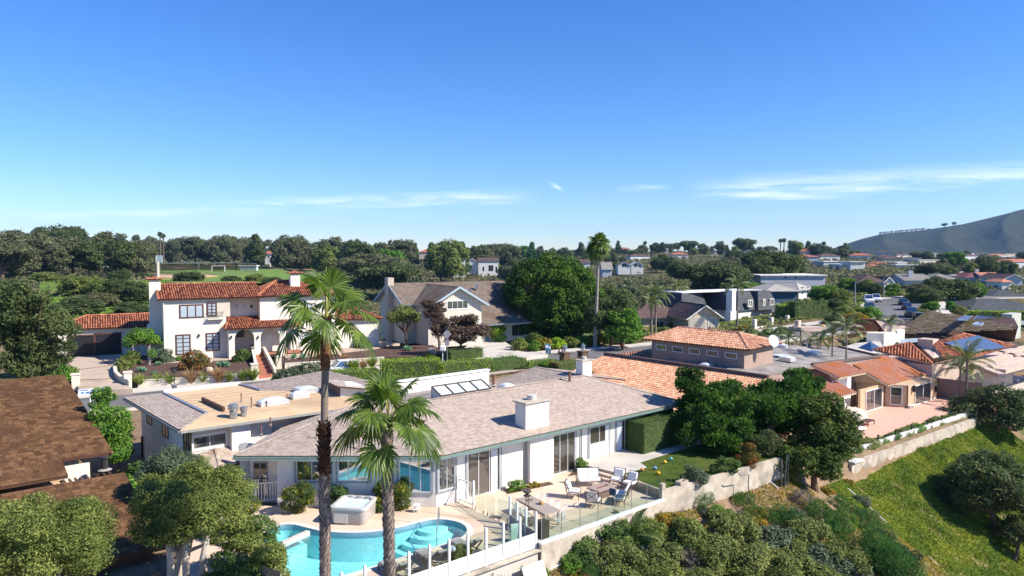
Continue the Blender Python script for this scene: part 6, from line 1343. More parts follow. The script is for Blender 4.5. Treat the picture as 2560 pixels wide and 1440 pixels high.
    gb=MB();o=A +V3 *.3;gb.poly([K0 +Z *2.5,A -Z *.1+V3 *.4,D_ -Z *.2+U3 *.4,Vector((D_.x,D_.y,zb +2.4))+U3 *.4]);gb.build('gable_wall',BEIGE,t)
    fd=Fr(Kd,K0 -Kd);a0,_z=fd.f(2163,1024);a1,_z=fd.f(2204,1015);window(t,fd.P(a0,-.02,zb),fd.u,a1 -a0,2.35,2,1,GLW,TRIMW,name='sliding_door',fw=.09)
    fk=Fr(K0,K1 -K0);Lk=(K1 -K0).length;window(t,fk.P(.6,-.02,zb +.25),fk.u,Lk -1.1,2.1,1,2,GLD,TRIMW,fw=.09)
    f2=Fr(K1,K2 -K1);a0,_z=f2.f(2286,1008);a1,_z=f2.f(2326,998);window(t,f2.P(a0,-.02,zb),f2.u,a1 -a0,2.3,2,1,GLW,TRIMW,name='sliding_door',fw=.09)
    for px in (2281,2337):a,z_=f2.f(px,972);MB().lathe(f2.P(a,-.22,z_ -.3),[(.05,-.1),(.2,.05),(.16,.55),(.26,.6),(.03,.75)],8).build('wall_lantern',DARKT,t)
    for p in (K1,K2,K0):MB().tube([p -U3 *.1-V3 *.1+Z *2.6,p -U3 *.1-V3 *.1],.06,6).build('downpipe',BROWNT,t)
    MB().obox(K1 -V3 *.04,K2 -K1,V3 *.03,Z *.18).build('plinth',TRIMW,t)
    d=MB();c=G(1930,868,3.5);d.lathe(c,[(.04,0),(.04,.8)],6);d.build('dish_mast',GALV,t);dd=MB();dd.lathe((0,0,0),[(.02,0),(.35,.04),(.62,.16)],14);o_=dd.build('satellite_dish',DOME,None,loc=None);o_.location=G(1932,853,5.2) ;o_.rotation_euler=(R(70),0,R(20));tag(o_,'pale satellite dish on the grey flat roof beside the orange tile pavilion','satellite dish')
villa()
for k,(x,y,s,l) in enumerate(((1955,868,.9,'pale skylight at the back of the grey flat roof'),(2035,886,1.15,'wide pale skylight on the right of the grey flat roof'),(1968,900,1.15,'pale skylight in the middle of the grey flat roof'),(1855,920,1.0,'pale skylight at the front of the grey flat roof by the pine top'),(1765,918,.9,'pale skylight at the front left of the grey flat roof'))):
    dome_skylight(l,G(x,y,2.0 if x > 2000 else 2.5),(V.x,V.y,0),s *1.2,s *1.0,curb=.28,hd=.18,group='domed skylights on the grey flat roof')
for (x,y,h,l) in ((2017,868,.9,'white metal flue on the grey flat roof'),(1852,905,.5,'dark pipe stub on the grey flat roof'),(1790,918,.4,'curved vent stub on the grey flat roof near the ridge')):roof_pipe(G(x,y,2.1 if x > 2000 else 2.6),h,.12 if 'flue' in l else .07,l,m=GALV if 'flue' in l else DARKT)
# tiled terrace
TERR=bandm('salmon_terrace_tile',(.52,.27,.19),(.40,.20,.14),3.3,.85,axis=0,duty=.06)
tmat=pm('salmon_paving',(.55,.30,.22),(.68,.42,.32),2.2,.85,stretch=(1,3,1),c3=(.60,.35,.26),scale3=.4)
def sheet4(name,pts,m,z,kind='structure'):mb=MB();mb.prism([Vector((p.x,p.y,z)) for p in pts],-.25);return tag(mb.build(name,m),kind=kind)
sheet4('terrace',[G(2000,1172,-3.5),G(2140,1125,-3.5),G(2442,1028,-3.5),G(2455,1003,-3.5),G(2345,990,-3.5),G(2210,1005,-3.5),G(2080,1030,-3.5),G(1990,1060,-3.5)],tmat,-3.48)
def lowrail():
    a,b=G(2080,1146,-3.5),G(2440,1030,-3.5);t=thing('terrace_lights_kerb','low white kerb with small dark path lights along the salmon terrace','kerb',a);MB().bar(a +Z *.05,b +Z *.05,.25,.5).build('kerb',pm('grey_kerb',(.50,.49,.48),(.6,.59,.58),2,.8),t)
    for k in range(9):p=a.lerp(b,(k +.4)/9);MB().lathe(p +Z *.3,[(.05,0),(.05,.35),(.11,.36),(.10,.5),(.02,.55)],8).build('path_light',DARKT,t)
lowrail()
w2a,w2b=G(2125,1160,-3.9),G(2436,1048,-3.9)
for q in (w2a,w2b):q.z=-5.2
wall_thing('long pale concrete retaining wall above the ice plant slope',[w2a,w2b],1.4,.35,OLDC,name='retaining_wall',base=1.0)
mb=MB();mb.prism([w2a +Z *1.42+V *.6,w2a +Z *1.42-V *.45,w2a +Z *1.42-V *.45+U *1.6,w2a +Z *1.42+V *.6+U *1.6],.12);tag(mb.build('wall_end_slab',TRIMW),'white slab capping the near end of the pale retaining wall','slab')
def patio_bits():
    p=G(2168,1062,-3.48);t=thing('terrace_table','low brown wooden table on the salmon terrace','table',p);MB().obox(p -U *.8-V *.45+Z *.42,U *1.6,V *.9,Z *.06).build('table_top',BRF,t)
    for sx in (-1,1):
        for sy in (-1,1):c=p +U *sx *.72+V *sy *.38;MB().box(c.x,c.y,c.z,.08,.08,.43).build('leg',BRF,t)
    CV=pm('beige_canvas_cover',(.50,.44,.36),(.58,.52,.43),2,.9,bump=.5,bscale=3);p=G(2125,1050,-3.48);rng=np.random.default_rng(4)
    mb=MB();n=14;rings=[]
    for (r,z) in ((1.9,0),(1.85,.5),(1.6,.95),(1.2,1.1),(.5,1.35)):rings.append([p +Vector((math.cos(2*math.pi *k /n)*r *(1+.08*math.sin(k *2.3)),math.sin(2*math.pi *k /n)*r *.75*(1+.08*math.cos(k *1.7)),z +.05*math.sin(k *1.9+z)))for k in range(n)])
    for rg in rings:mb.v += [tuple(q) for q in rg]
    for i in range(len(rings)-1):
        for j in range(n):mb.f.append((i *n +j,i *n +(j +1) % n,(i +1)*n +(j +1) % n,(i +1)*n +j));mb.m.append(0)
    mb.f.append(tuple((len(rings)-1)*n +j for j in range(n)));mb.m.append(0);tag(mb.build('covered_furniture',CV,smooth=True),'patio furniture under a beige canvas cover beside the big pine','furniture cover')
    p=G(2145,1078,-3.48);t=thing('terrace_daybed','cream cushioned daybed at the edge of the big pine','daybed',p);MB().box(p.x,p.y,p.z +.12,1.5,.8,.28,.6).build('cushion',CUSH,t,bevel=.05);MB().box(p.x,p.y,p.z,1.4,.7,.12,.6).build('base',BRF,t)
    p=G(2276,1022,-3.48);t=thing('garden_bench','small white bench against the beige villa wall','bench',p);MB().obox(p +Z *.3,U *1.1,V *.35,Z *.06).build('seat',TRIMW,t);MB().obox(p +U *.1,U *.08,V *.3,Z *.3).build('leg',TRIMW,t);MB().obox(p +U *.9,U *.08,V *.3,Z *.3).build('leg',TRIMW,t)
patio_bits()
mw=[G(2344,992,-3.5),G(2453,1007,-3.5)]
wall_thing('mauve stucco garden wall at the end of the salmon terrace',mw,2.35,.25,TAUPE,capm=None)
def villa2():
    t=thing('solar_villa','pink-beige villa with red tile roofs and blue solar panels behind the mauve wall','house',G(2400,950,-2));TR=dict(kind='tile',mat=TILER,under=PINKST,course=.5,width=.34,rr=.16,slab=.2)
    pk,lf,fc=G(2274,857,2.6),G(2182,874,1.7),G(2331,909,.7);roof(t,[[pk,lf,fc]],**TR)
    pr=G(2406,833,3.6);rt=G(2534,863,1.9);fr=G(2500,905,.5);n=(rt -pr).cross(fc -pr).normalized()
    roof(t,[[pk,fc,G(2420,888,1.3),G(2345,850,3.0)]],ridges=[(pk,fc),(pk,lf)],**TR);pts=[pr,rt,PL(2440,893,pr,n),PL(2360,899,pr,n),PL(2330,858,pr,n)];roof(t,[pts],ridges=[(pr,rt)],**TR)
    nn=n if n.z > 0 else -n;SOL=pm('solar_panel',(.06,.09,.16),(.09,.13,.22),.5,.12,spec=.9);q=[PL(2358,861,pr,n),PL(2442,842,pr,n),PL(2510,872,pr,n),PL(2428,886,pr,n)];s=MB();s.prism([p +nn *.25 for p in q],nn *.06);s.build('solar_panels',SOL,t)
    base=[Vector((p.x,p.y,-4)) for p in (lf,fc,PL(2440,893,pr,n),rt,G(2300,850,2))];MB().prism(base,4.5).build('wall',PINKST,t)
    c=G(2321,884,1.3);MB().obox(c -U *.9-V *.8,V *1.8,U *1.9,Z *1.9).build('chimney',PINKST,t)
    # concrete pergola deck and terrace
    m=MB();z=.0
    for (p,q_) in (((2408,905),(2560,885)),((2470,920),(2620,880)),((2500,928),(2650,890)),((2440,897),(2600,862))):m.bar(G(*p,z),G(*q_,z),1.2,.5)
    for (p,q_) in (((2415,905),(2505,940)),((2490,880),(2600,905))):m.bar(G(*p,z),G(*q_,z),.9,.5)
    m.build('pergola_beams',PINKST,t);MB().obox(G(2505,940,-1.2),(G(2700,890,-1.2)-G(2505,940,-1.2)),V *.4,Z *1.3).build('pergola_fascia',PINKST,t)
    MB().obox(G(2350,940,-3.5),(G(2480,962,-3.5)-G(2350,940,-3.5)) ,V *.3,Z *2.9).build('wall',PINKST,t);f=Fr(G(2460,968,-3.5),U);window(t,f.P(0,-.02,-3.4),f.u,4.4,2.3,2,1,GLW,TRIMW,name='sliding_door')
villa2()
sheet4('terrace',[G(2460,985,-3.4),G(2620,965,-3.4),G(2700,920,-3.4),G(2480,950,-3.4)],CONC,-3.4)
wp=[G(2455,982,-3.4),G(2508,996,-3.4),G(2640,965,-3.4)]
for q in wp:q.z=-4.6
wall_thing('cream terrace wall of the solar villa above the green slope',wp,1.5,.35,CREAM)
for k in range(4):
    p=G(2512+k *17,968-k *6,-3.4);t=thing('terrace_lounger',['white lounger nearest the mauve wall on the far villa terrace','white lounger second from the mauve wall on the far villa terrace','white lounger third from the mauve wall on the far villa terrace','white lounger at the right edge of the photo on the far villa terrace'][k],'sun lounger',p,'white loungers on the far villa terrace')
    MB().obox(p +Z *.3,V *1.3,U *.6,Z *.08).build('seat',TRIMW,t);MB().obox(p +V *1.3+Z *.3,V *.45+Z *.5,U *.6,Z *.08).build('backrest',TRIMW,t);MB().obox(p +V *.1,V *.06,U *.6,Z *.3).build('leg',TRIMW,t);MB().obox(p +V *1.5,V *.06,U *.6,Z *.3).build('leg',TRIMW,t)
def villa3():
    t=thing('pink_annex','pink annex with small red tile hip roof and twin chimneys behind the grey flat roof','house',G(2200,860,0));TR=dict(kind='tile',mat=TILER,under=PINKST,course=.5,width=.36,rr=.16,slab=.2)
    pk=G(2187,800,4.2);l=G(2120,827,2.8);c=G(2211,829,2.4);r=G(2265,819,2.9);p0=G(2150,799,4.0);roof(t,[[p0,l,c,pk],[pk,c,r]],ridges=[(pk,c),(p0,pk)],**TR)
    MB().prism([Vector((p.x,p.y,-3)) for p in (G(2166,829,2.6),G(2210,830,2.6),G(2262,820,2.6),G(2200,812,2.6))],5.4).build('wall',CREAM,t)
    for (x,y,z) in ((2232,862,0),):a=G(x -20,y,z);MB().obox(a,U *1.6,V *1.3,Z *2.9).build('chimney',PINKST,t)
    a=G(2247,850,.5);MB().obox(a,U *3.0,V *.8,Z *2.0).build('wall',CREAM,t);MB().prism([G(2250,866,1.0),G(2320,855,1.0),G(2300,846,1.0),G(2250,850,1.0)],.1).build('flat_roof',pm('pale_blue_roof',(.30,.36,.42),(.36,.42,.48),1,.5),t)
    k=G(2200,873,1.2);pts=[G(2145,869,1.2),G(2180,878,1.2),G(2204,870,1.2),G(2172,864,1.2)];ap=sum(pts,Vector())/4+Z *.9;m=MB()
    for q in range(4):m.poly([pts[q],pts[(q +1) % 4],ap])
    m.build('pyramid_skylight',GLW,t);MB().prism([G(2090,875,1.0),G(2180,893,1.0),G(2215,880,1.0),G(2200,855,1.0),G(2140,860,1.0)],.15).build('flat_roof',CONC,t)
villa3()
def entry():
    t=thing('entry_portal','beige flat-topped entry portal among palms behind the grey flat roof','gatehouse',G(2035,862,.5));a=G(2003,866,.5);MB().obox(a,U *2.2-V *2.0,V *.5+U *.5,Z *2.3).obox(a +Z *2.3-U *.1,U *3.4-V *2.2,V *2.0,Z *.5).build('wall',PINKST,t);MB().obox(a +Z *2.8+V *.8+U *.6,U *.8,V *.6,Z *.9).build('chimney',PINKST,t)
entry()
# ------------------------------------------------------------------ houses along and beyond the street
SLATE=pm('dark_slate',(.035,.038,.045),(.075,.08,.09),1.5,.7);BROWNR=pm('brown_roof',(.085,.05,.045),(.15,.095,.085),1.5,.9,island=.6);GREYR=pm('grey_shingle',(.20,.185,.17),(.32,.30,.27),1.5,.9,island=.6);REDR=pm('red_roof_tile',(.32,.10,.06),(.52,.20,.12),1.5,.85,island=.6);MAROON=pm('maroon_roof',(.16,.06,.06),(.25,.10,.095),1.5,.85,island=.5);ORANGER=pm('orange_roof',(.52,.20,.10),(.66,.30,.17),1.5,.85,island=.5);DARKR=pm('charcoal_roof',(.05,.055,.06),(.10,.105,.115),1.2,.85,island=.5)
BLUEW=pm('blue_wall',(.045,.085,.13),(.065,.115,.16),1,.8);GREYW=pm('pale_grey_wall',(.40,.42,.45),(.48,.50,.53),1,.8);OFFW=pm('off_white_wall',(.62,.60,.56),(.70,.68,.64),1,.85);SANDW=pm('sand_wall',(.50,.41,.29),(.58,.49,.36),1,.85)
house('tan garage house with brown gabled roof and twin garage doors',(1721,824),(1798,822),790,762,9,12,SANDW,'gablef',BROWNR,Y=128,doors=((.05,.56,2.2),(.63,.9,2.1)),ov=.8)
house('low tan house part with brown roof behind tall queen palms',(1580,832),(1724,822),793,758,12,10,SANDW,'hip',BROWNR,Y=134,wins=((.1,.2,.8,2.1,2),(.3,.55,.8,2.1,3),(.7,.85,.8,2.1,2)),ov=.8)
def mansard():
    t=thing('mansard_house','cream house with black mansard roof and tall white chimney','house',D(1840,815,145));f=Fr(D(1840,818,143),(.80,.60));zb=D(1840,818,143).z;P=f.P
    def px(x,b=0):return f.f(x,800,b)[0]
    L=px(1928);z1=f.f(1840,777)[1];z2=f.f(1840,731)[1]
    MB().prism([P(-.0,0,zb -2),P(L,0,zb -2),P(L,10,zb -2),P(0,10,zb -2)],z1 -zb +2).build('wall',CREAM,t)
    def mans(a0,a1,b0,b1,za,zt,name='mansard_roof',s=.9):
        m=MB();lo=[P(a0 -.5,b0 -.5,za),P(a1 +.5,b0 -.5,za),P(a1 +.5,b1 +.5,za),P(a0 -.5,b1 +.5,za)];hi=[P(a0 +s,b0 +s *.7,zt),P(a1 -s,b0 +s *.7,zt),P(a1 -s,b1 -s,zt),P(a0 +s,b1 -s,zt)]
        for q in range(4):m.poly([lo[q],lo[(q +1) % 4],hi[(q +1) % 4],hi[q]])
        m.poly(hi);m.build(name,SLATE,t)
    mans(0,L *.52,0,10,z1,z2);mans(L *.50,L,-.8,9,z1 -.1,z2 +.05)
    mans(-9.5,-1.5,6,16,zb +2.2,z2 -.2);MB().prism([P(-9,6.5,zb -2),P(-1.5,6.5,zb -2),P(-1.5,15,zb -2),P(-9,15,zb -2)],4.4).build('wall',CREAM,t)
    MB().prism([P(-2.6,-.6,zb -1),P(-.6,-.6,zb -1),P(-.6,.8,zb -1),P(-2.6,.8,zb -1)],z1 -zb +1.0).prism([P(-2.2,-.6,z1),P(-1.0,-.6,z1),P(-1.0,.8,z1),P(-2.2,.8,z1)],z2 -z1 +.5).build('chimney',TRIMW,t)
    MB().prism([P(-8,7,z2 -.2),P(L *.9,1.5,z2 +.02),P(L *.9,8,z2 +.02),P(-6,14,z2 -.2)],.12).build('flat_roof',TRIMW,t)
    for (x,w_) in ((.2,1.5),(.62,.9),(.82,1.5)):window(t,P(L *x,-.75,z1 +.7),f.u,w_,1.4,2,1,GLB,CREAM,fw=.14,proud=.3)
    for (x,w_) in ((.15,2.2),(.72,1.6)):window(t,P(L *x,-.03 if x < .5 else -.85,zb +.5),f.u,w_,1.6,2,1,GLW,TRIMW)
    window(t,P(L *.55,-.85,zb),f.u,.9,2.3,1,1,BRF,CREAM,name='door')
    MB().prism([P(L,.4,zb -2),P(L +5,.4,zb -2),P(L +5,8,zb -2),P(L,8,zb -2)],4.4).build('wall',OFFW,t);mans(L +.2,L +5.2,.4,8,zb +2.4,zb +4.2)
mansard()
house('blue walled house with pale hip roof and small skylights',(1918,762),(1992,765),727,712,12,5,BLUEW,'hip',pm('pale_grey_shingle',(.34,.31,.28),(.46,.43,.39),1,.9,island=.5),Y=178,ov=.9)
house('white side of the blue house with tall windows',(1996,762),(2030,752),724,708,12,32,OFFW,'hip',pm('pale_grey_shingle2',(.34,.31,.28),(.46,.43,.39),1,.9,island=.5),Y=180,wins=((.2,.35,2.6,4.6,1),(.6,.75,2.6,4.6,1)),ov=.7)
house('long grey flat-roofed house with white roof clutter',(1902,715),(2063,716),690,0,18,0,GREYW,'flat',OFFW,Y=225,wins=((.36,.4,2.2,3.6,1),(.52,.56,2.2,3.6,1),(.68,.73,2.6,3.6,1)),ov=.5)
house('grey house with brown hip roof left of the street end',(2150,735),(2212,740),704,688,14,-6,GREYW,'hip',BROWNR,Y=205,ov=.6)
house('white gabled house end with two dark windows above the street',(2209,742),(2232,740),704,692,14,8,OFFW,'gablef',BROWNR,Y=204,wins=((.15,.4,2.6,4.0,1),(.6,.85,2.6,4.0,1)),ov=.4)
house('grey house with pale gable and chimney right of the street end',(2262,712),(2330,712),700,686,14,-5,GREYW,'gable',GREYR,Y=245,chim=((.4,.3,1.6,1.2),))
house('pale grey hip-roofed house behind the dark street trees',(2330,708),(2400,706),698,685,14,-5,OFFW,'hip',GREYR,Y=260)
house('white walled house with flat roof and chimneys left of the maroon roof',(2378,704),(2420,704),689,0,12,0,OFFW,'flat',OFFW,Y=285,chim=((.5,.3,1.5,1.5),(.9,.3,1.5,1.5)))
house('house with maroon hip roof and pale eaves near the right edge',(2415,705),(2465,706),693,682,14,-8,GREYW,'hip',MAROON,Y=275,chim=((.8,.3,1.2,1.4),))
house('house with bright orange tile roof near the right edge',(2462,706),(2508,704),692,682,14,-8,GREYW,'gable',ORANGER,Y=270)
house('grey gabled house at the right edge',(2512,710),(2556,712),695,685,16,-5,GREYW,'gablef',BROWNR,Y=255,wins=((.7,.85,1.5,3,1),))
house('small house with orange roof patch below the grey gable',(2505,712),(2528,712),704,698,8,0,OFFW,'hip',ORANGER,Y=240)
house('charcoal roofed house behind the yellow hedge, upper one',(2478,758),(2600,757),745,728,14,0,PINKST,'hip',DARKR,Y=190,ov=.8)
house('charcoal roofed house behind the yellow hedge, lower one',(2425,785),(2640,790),778,752,16,4,GREYW,'hip',DARKR,Y=158,ov=.8)
def moss_house():
    t=thing('moss_roofed_house','low house with wide mossy brown shake roof and rooftop solar panels','house',G(2400,860,.5));z0=1.2;K=dict(kind='shingle',mat=MSHING,under=BROWNT,course=.30,width=.42,thick=.04,slab=.25,rr=.14)
    A,B,C_,D_=G(2235,836,z0 +.3),G(2536,852,z0),G(2545,815,z0 +2.3),G(2320,802,z0 +2.2);e=G(2215,818,z0 +.5)
    roof(t,[[A,B,C_,D_],[A,D_,G(2268,800,z0 +1.2),e]],ridges=[(A,D_),(D_,C_)],**K);E_,F_=G(2345,786,z0 +3.0),G(2396,787,z0 +3.0)
    roof(t,[[D_,G(2400,803,z0 +2.2),F_,E_],[G(2400,803,z0 +2.2),C_,G(2535,795,z0 +3),F_]],ridges=[(D_,E_),(E_,F_)],**K)
    MB().prism([Vector((p.x,p.y,-3)) for p in (A +V *.8+U *.5,B +V *.8,C_,D_)],4.0).build('wall',PINKST,t);SOL=pm('roof_solar',(.10,.11,.14),(.20,.22,.25),.6,.15,spec=.9)
    MB().prism([G(2388,802,4.0),G(2410,790,4.5),G(2433,791,4.5),G(2415,803,4.0)],.08).build('solar_panels',SOL,t);MB().prism([G(2432,799,4.3),G(2445,788,4.9),G(2496,793,4.9),G(2486,800,4.3)],.08).build('solar_panels',SOL,t);MB().prism([G(2430,813,3.6),G(2440,806,4),G(2460,808,4),G(2453,815,3.6)],.15).build('skylight',DOME,t)
    MB().obox(G(2528,850,0),U *5,V *1.5,Z *4.2).build('chimney_mass',pm('pale_green_grey',(.40,.42,.36),(.46,.48,.42),1,.9),t)
moss_house()
# far white houses across the canyon and on the ridge
HSX=[]
FW=[('white modernist house with balconies and dark roof across the canyon',(1090,684),(1126,684),656,646,12,0,GREYW,'flat',DARKR,470,()),
 ('three-storey white house with stacked balconies across the canyon',(1126,686),(1162,683),648,0,12,0,OFFW,'flat',OFFW,465,((.1,.4,1,3,2),(.5,.9,1,3,2),(.1,.4,4.5,6.5,2),(.5,.9,4.5,6.5,2))),
 ('white gabled house with brown roof across the canyon, left half',(1163,676),(1196,680),655,645,14,0,OFFW,'gablef',BROWNR,470,((.3,.5,1,3,1),)),
 ('white house with tall chimneys and glazed gable across the canyon',(1196,682),(1246,676),652,644,12,5,OFFW,'gable',BROWNR,468,((.2,.3,1,4,1),(.5,.75,1,5,2),(.85,.95,1,4,1))),
 ('cream mansion with brown tile roof on the playing field edge, left one',(662,652),(694,652),634,622,14,0,OFFW,'hip',REDR,520,((.2,.4,2,4,1),(.6,.8,2,4,1))),
 ('long cream house with brown roof behind the field, below the twin trees',(748,646),(800,646),634,626,14,0,OFFW,'gable',BROWNR,540,((.1,.2,1,3,1),(.35,.5,1,4,1),(.7,.9,1,3,1))),
 ('brown roofed house behind the field, right of the long cream house',(770,652),(802,652),642,635,12,0,OFFW,'gable',BROWNR,500,()),
 ('white house with brown gable right of the field',(868,648),(902,648),636,627,14,0,OFFW,'gable',BROWNR,480,((.6,.8,1,3,1),)),
 ('pink-walled villa half hidden in trees near the white canyon houses',(1048,640),(1082,640),630,622,14,0,PINKST,'hip',REDR,600,()),
 ('white house with sloping roof edge above the dirt slope, left one',(1506,690),(1530,688),672,655,10,0,GREYW,'gable',GREYR,400,()),
 ('white gabled house above the dirt slope beside the tall lone palm',(1545,676),(1576,674),662,654,10,0,OFFW,'gablef',BROWNR,430,((.3,.7,2,4,2),)),
 ('white gabled house with balcony above the dirt slope, right one',(1578,676),(1608,674),662,654,10,0,OFFW,'gablef',OFFW,430,((.2,.5,2,4,2),(.6,.8,2,4,1))),
 ('small pale house on the wooded ridge, left of centre',(1440,668),(1475,668),656,648,10,0,OFFW,'gable',BROWNR,520,()),
 ('blue-grey villa in the ridge trees',(1650,650),(1676,650),638,633,10,0,PINKST,'hip',BROWNR,800,((.1,.3,1,3,1),)),
 ('flat white house high in the ridge trees',(1786,636),(1812,636),628,0,10,0,OFFW,'flat',OFFW,780,((.2,.8,1,2.5,3),)),
 ('grey hip-roofed house below the flat white ridge house',(1765,644),(1806,644),641,636,14,0,GREYW,'hip',GREYR,700,()),
 ('cream villa with red roofs at the right end of the ridge',(2002,638),(2044,636),628,622,12,0,SANDW,'hip',REDR,640,((.5,.8,1,3,2),)),
 ('long villa with red roof and blue-white walls under the ridge',(1988,652),(2048,652),642,637,12,0,GREYW,'hip',REDR,560,()),
 ('white cubic apartment house on the right, lower block',(2100,680),(2126,682),662,0,12,0,OFFW,'flat',OFFW,380,((.2,.3,4,5,1),(.6,.8,1,3,2))),
 ('white cubic apartment house on the right, taller block',(2126,685),(2162,682),655,0,12,0,OFFW,'flat',OFFW,375,((.15,.35,4.5,6,1),(.55,.75,4.5,6,1),(.2,.4,1,2.8,1),(.6,.9,1,2.8,2))),
 ('red roofed house right of the white cubic blocks',(2168,678),(2216,676),668,660,14,0,OFFW,'hip',REDR,400,((.1,.4,1,3,2),(.5,.9,1,3,2))),
 ('white villa with pink-red roof, upper right of the cubic blocks',(2190,664),(2222,664),659,653,14,0,OFFW,'hip',REDR,470,()),
 ('flat white modern house with glazed front',(2240,674),(2296,674),663,0,10,0,OFFW,'flat',OFFW,400,((.45,.95,1,3,3),)),
 ('small flat white block above the glazed modern house',(2244,662),(2266,662),657,0,8,0,OFFW,'flat',OFFW,410,()),
 ('white house on the hill foot, left of the red one',(2305,640),(2328,640),633,0,12,0,OFFW,'flat',OFFW,1250,()),
 ('red roofed white house on the hill foot',(2364,640),(2384,640),636,631,12,0,OFFW,'hip',REDR,1250,()),
 ('cluster house with pale roof on the hill foot',(2412,641),(2438,641),636,633,12,0,OFFW,'gable',OFFW,1250,()),
 ('small white house on the hill foot, right one',(2438,646),(2450,646),642,0,12,0,OFFW,'flat',OFFW,1200,()),
 ('low house with red roof below the hill foot houses',(2340,652),(2392,652),649,646,12,0,OFFW,'hip',REDR,1000,()),
 ('red roofed house near the hill foot, left end',(2158,640),(2180,640),637,634,12,0,OFFW,'hip',REDR,900,()),
 ('pale long roofed house below the ridge end',(2200,646),(2226,646),644,642,12,0,OFFW,'flat',OFFW,800,())]
for (l,bl,br,ye,yr,dp,yw,wm,rf,rm,Y,wn) in FW:house(l,bl,br,ye,yr,dp *(1 if Y < 900 else 1.5),yw,wm,rf,rm,Y=Y,wins=wn,ov=.6,under=OFFW)
HL=['leftmost pale house on the hill crest','pale house on the hill crest beside the lone crest palm','low pale house on the hill crest, third from the left end','pale house near the middle left of the crest row','pale house in the very middle of the crest row','white house in the crest row, just right of its middle','pale house in the crest row, third from the right end','pale house in the crest row, second from the right end','rightmost pale house on the hill crest by the round tree']
for k in range(9):
    x=2204+k *13;y=583-k *1.3;p=D(x,y,2570);t=thing('hilltop_house',HL[k],'house',p,'pale houses along the hill crest');w_=11+4*math.sin(k *2.1)
    MB().box(p.x,p.y,p.z -9,w_,12,9+2.5).build('wall',OFFW,t);MB().prism([(p.x -w_ *.55,p.y -7,p.z +2.5),(p.x +w_ *.55,p.y -7,p.z +2.5),(p.x +w_ *.55,p.y +7,p.z +2.5),(p.x -w_ *.55,p.y +7,p.z +2.5)],1.0).build('roof',BROWNR if k % 2 else GREYR,t)

AD=['small','low','plain','squat','half hidden','tree-shaded'];CM=[('white',OFFW),('sand coloured',SANDW),('pale grey',GREYW),('cream',CREAM)];RM=[('red-roofed','hip',REDR),('brown-roofed','hip',BROWNR),('flat-roofed','flat',OFFW),('grey-gabled','gable',GREYR)]
FARH=[(1352,628,760),(1398,634,700),(1262,632,690),(1560,626,860),(1600,640,640),(1655,630,850),(1700,644,640),(1740,622,900),(1835,634,760),(1880,622,850),(1925,632,720),(1965,642,560),(2075,648,560),(2095,660,440),(2150,650,620),(2215,652,640),(2232,660,520),(2262,646,820),(2280,656,600),(2300,648,900),(2320,660,560),(2350,645,1050),(2395,650,900),(2425,655,760),(2455,648,1000),(2480,658,700),(2500,650,950),(2530,656,760),(2550,668,480),(2460,640,1250),(2395,640,1300),(2340,636,1350),(2525,640,1200),(2210,642,1000)]
FLM=[(1262,'the batten house ridge'),(1380,'the great dome tree'),(1487,'the lone street palm'),(1590,'the white gabled pair'),(1700,'the slim palm pair'),(1845,'the mansard house'),(1930,'the blue walled house'),(2020,'the ridge end villa'),(2130,'the white cubic apartments'),(2230,'the white gabled house end'),(2330,'the hill foot'),(2440,'the maroon roof'),(2530,'the orange roof')]
_hr=np.random.default_rng(8);_seen={}
for k,(px,py,Y) in enumerate(FARH):
    c,r=CM[int(_hr.integers(0,4))],RM[int(_hr.integers(0,4))];x,n=min(FLM,key=lambda v:abs(v[0]-px));wp_=_hr.uniform(14,19)*FPX /Y /2;l='%s %s %s house %s %s' % (AD[k % 6],c[0],r[0],'beyond and left of' if px < x -8 else ('beyond and right of' if px > x +8 else 'straight beyond'),n)
    if l in _seen:l=l.replace(' house ',' villa ')
    _seen[l]=1;hh=_hr.uniform(3.2,5.5)*FPX /Y;zg=gz((px -1280)/FPX *Y,Y);yb=636+(14-zg)*FPX /Y;house(l,(px -wp_,yb),(px +wp_,yb),yb -hh,yb -hh -(1.8*FPX /Y if r[1] != 'flat' else 0),10,_hr.uniform(-20,35),c[1],r[1],r[2],Y=Y,wins=((.15,.35,1,2.4,1),(.6,.85,1,2.4,1)),ov=.6,under=OFFW);HSX.append((px,wp_ +6,Y))
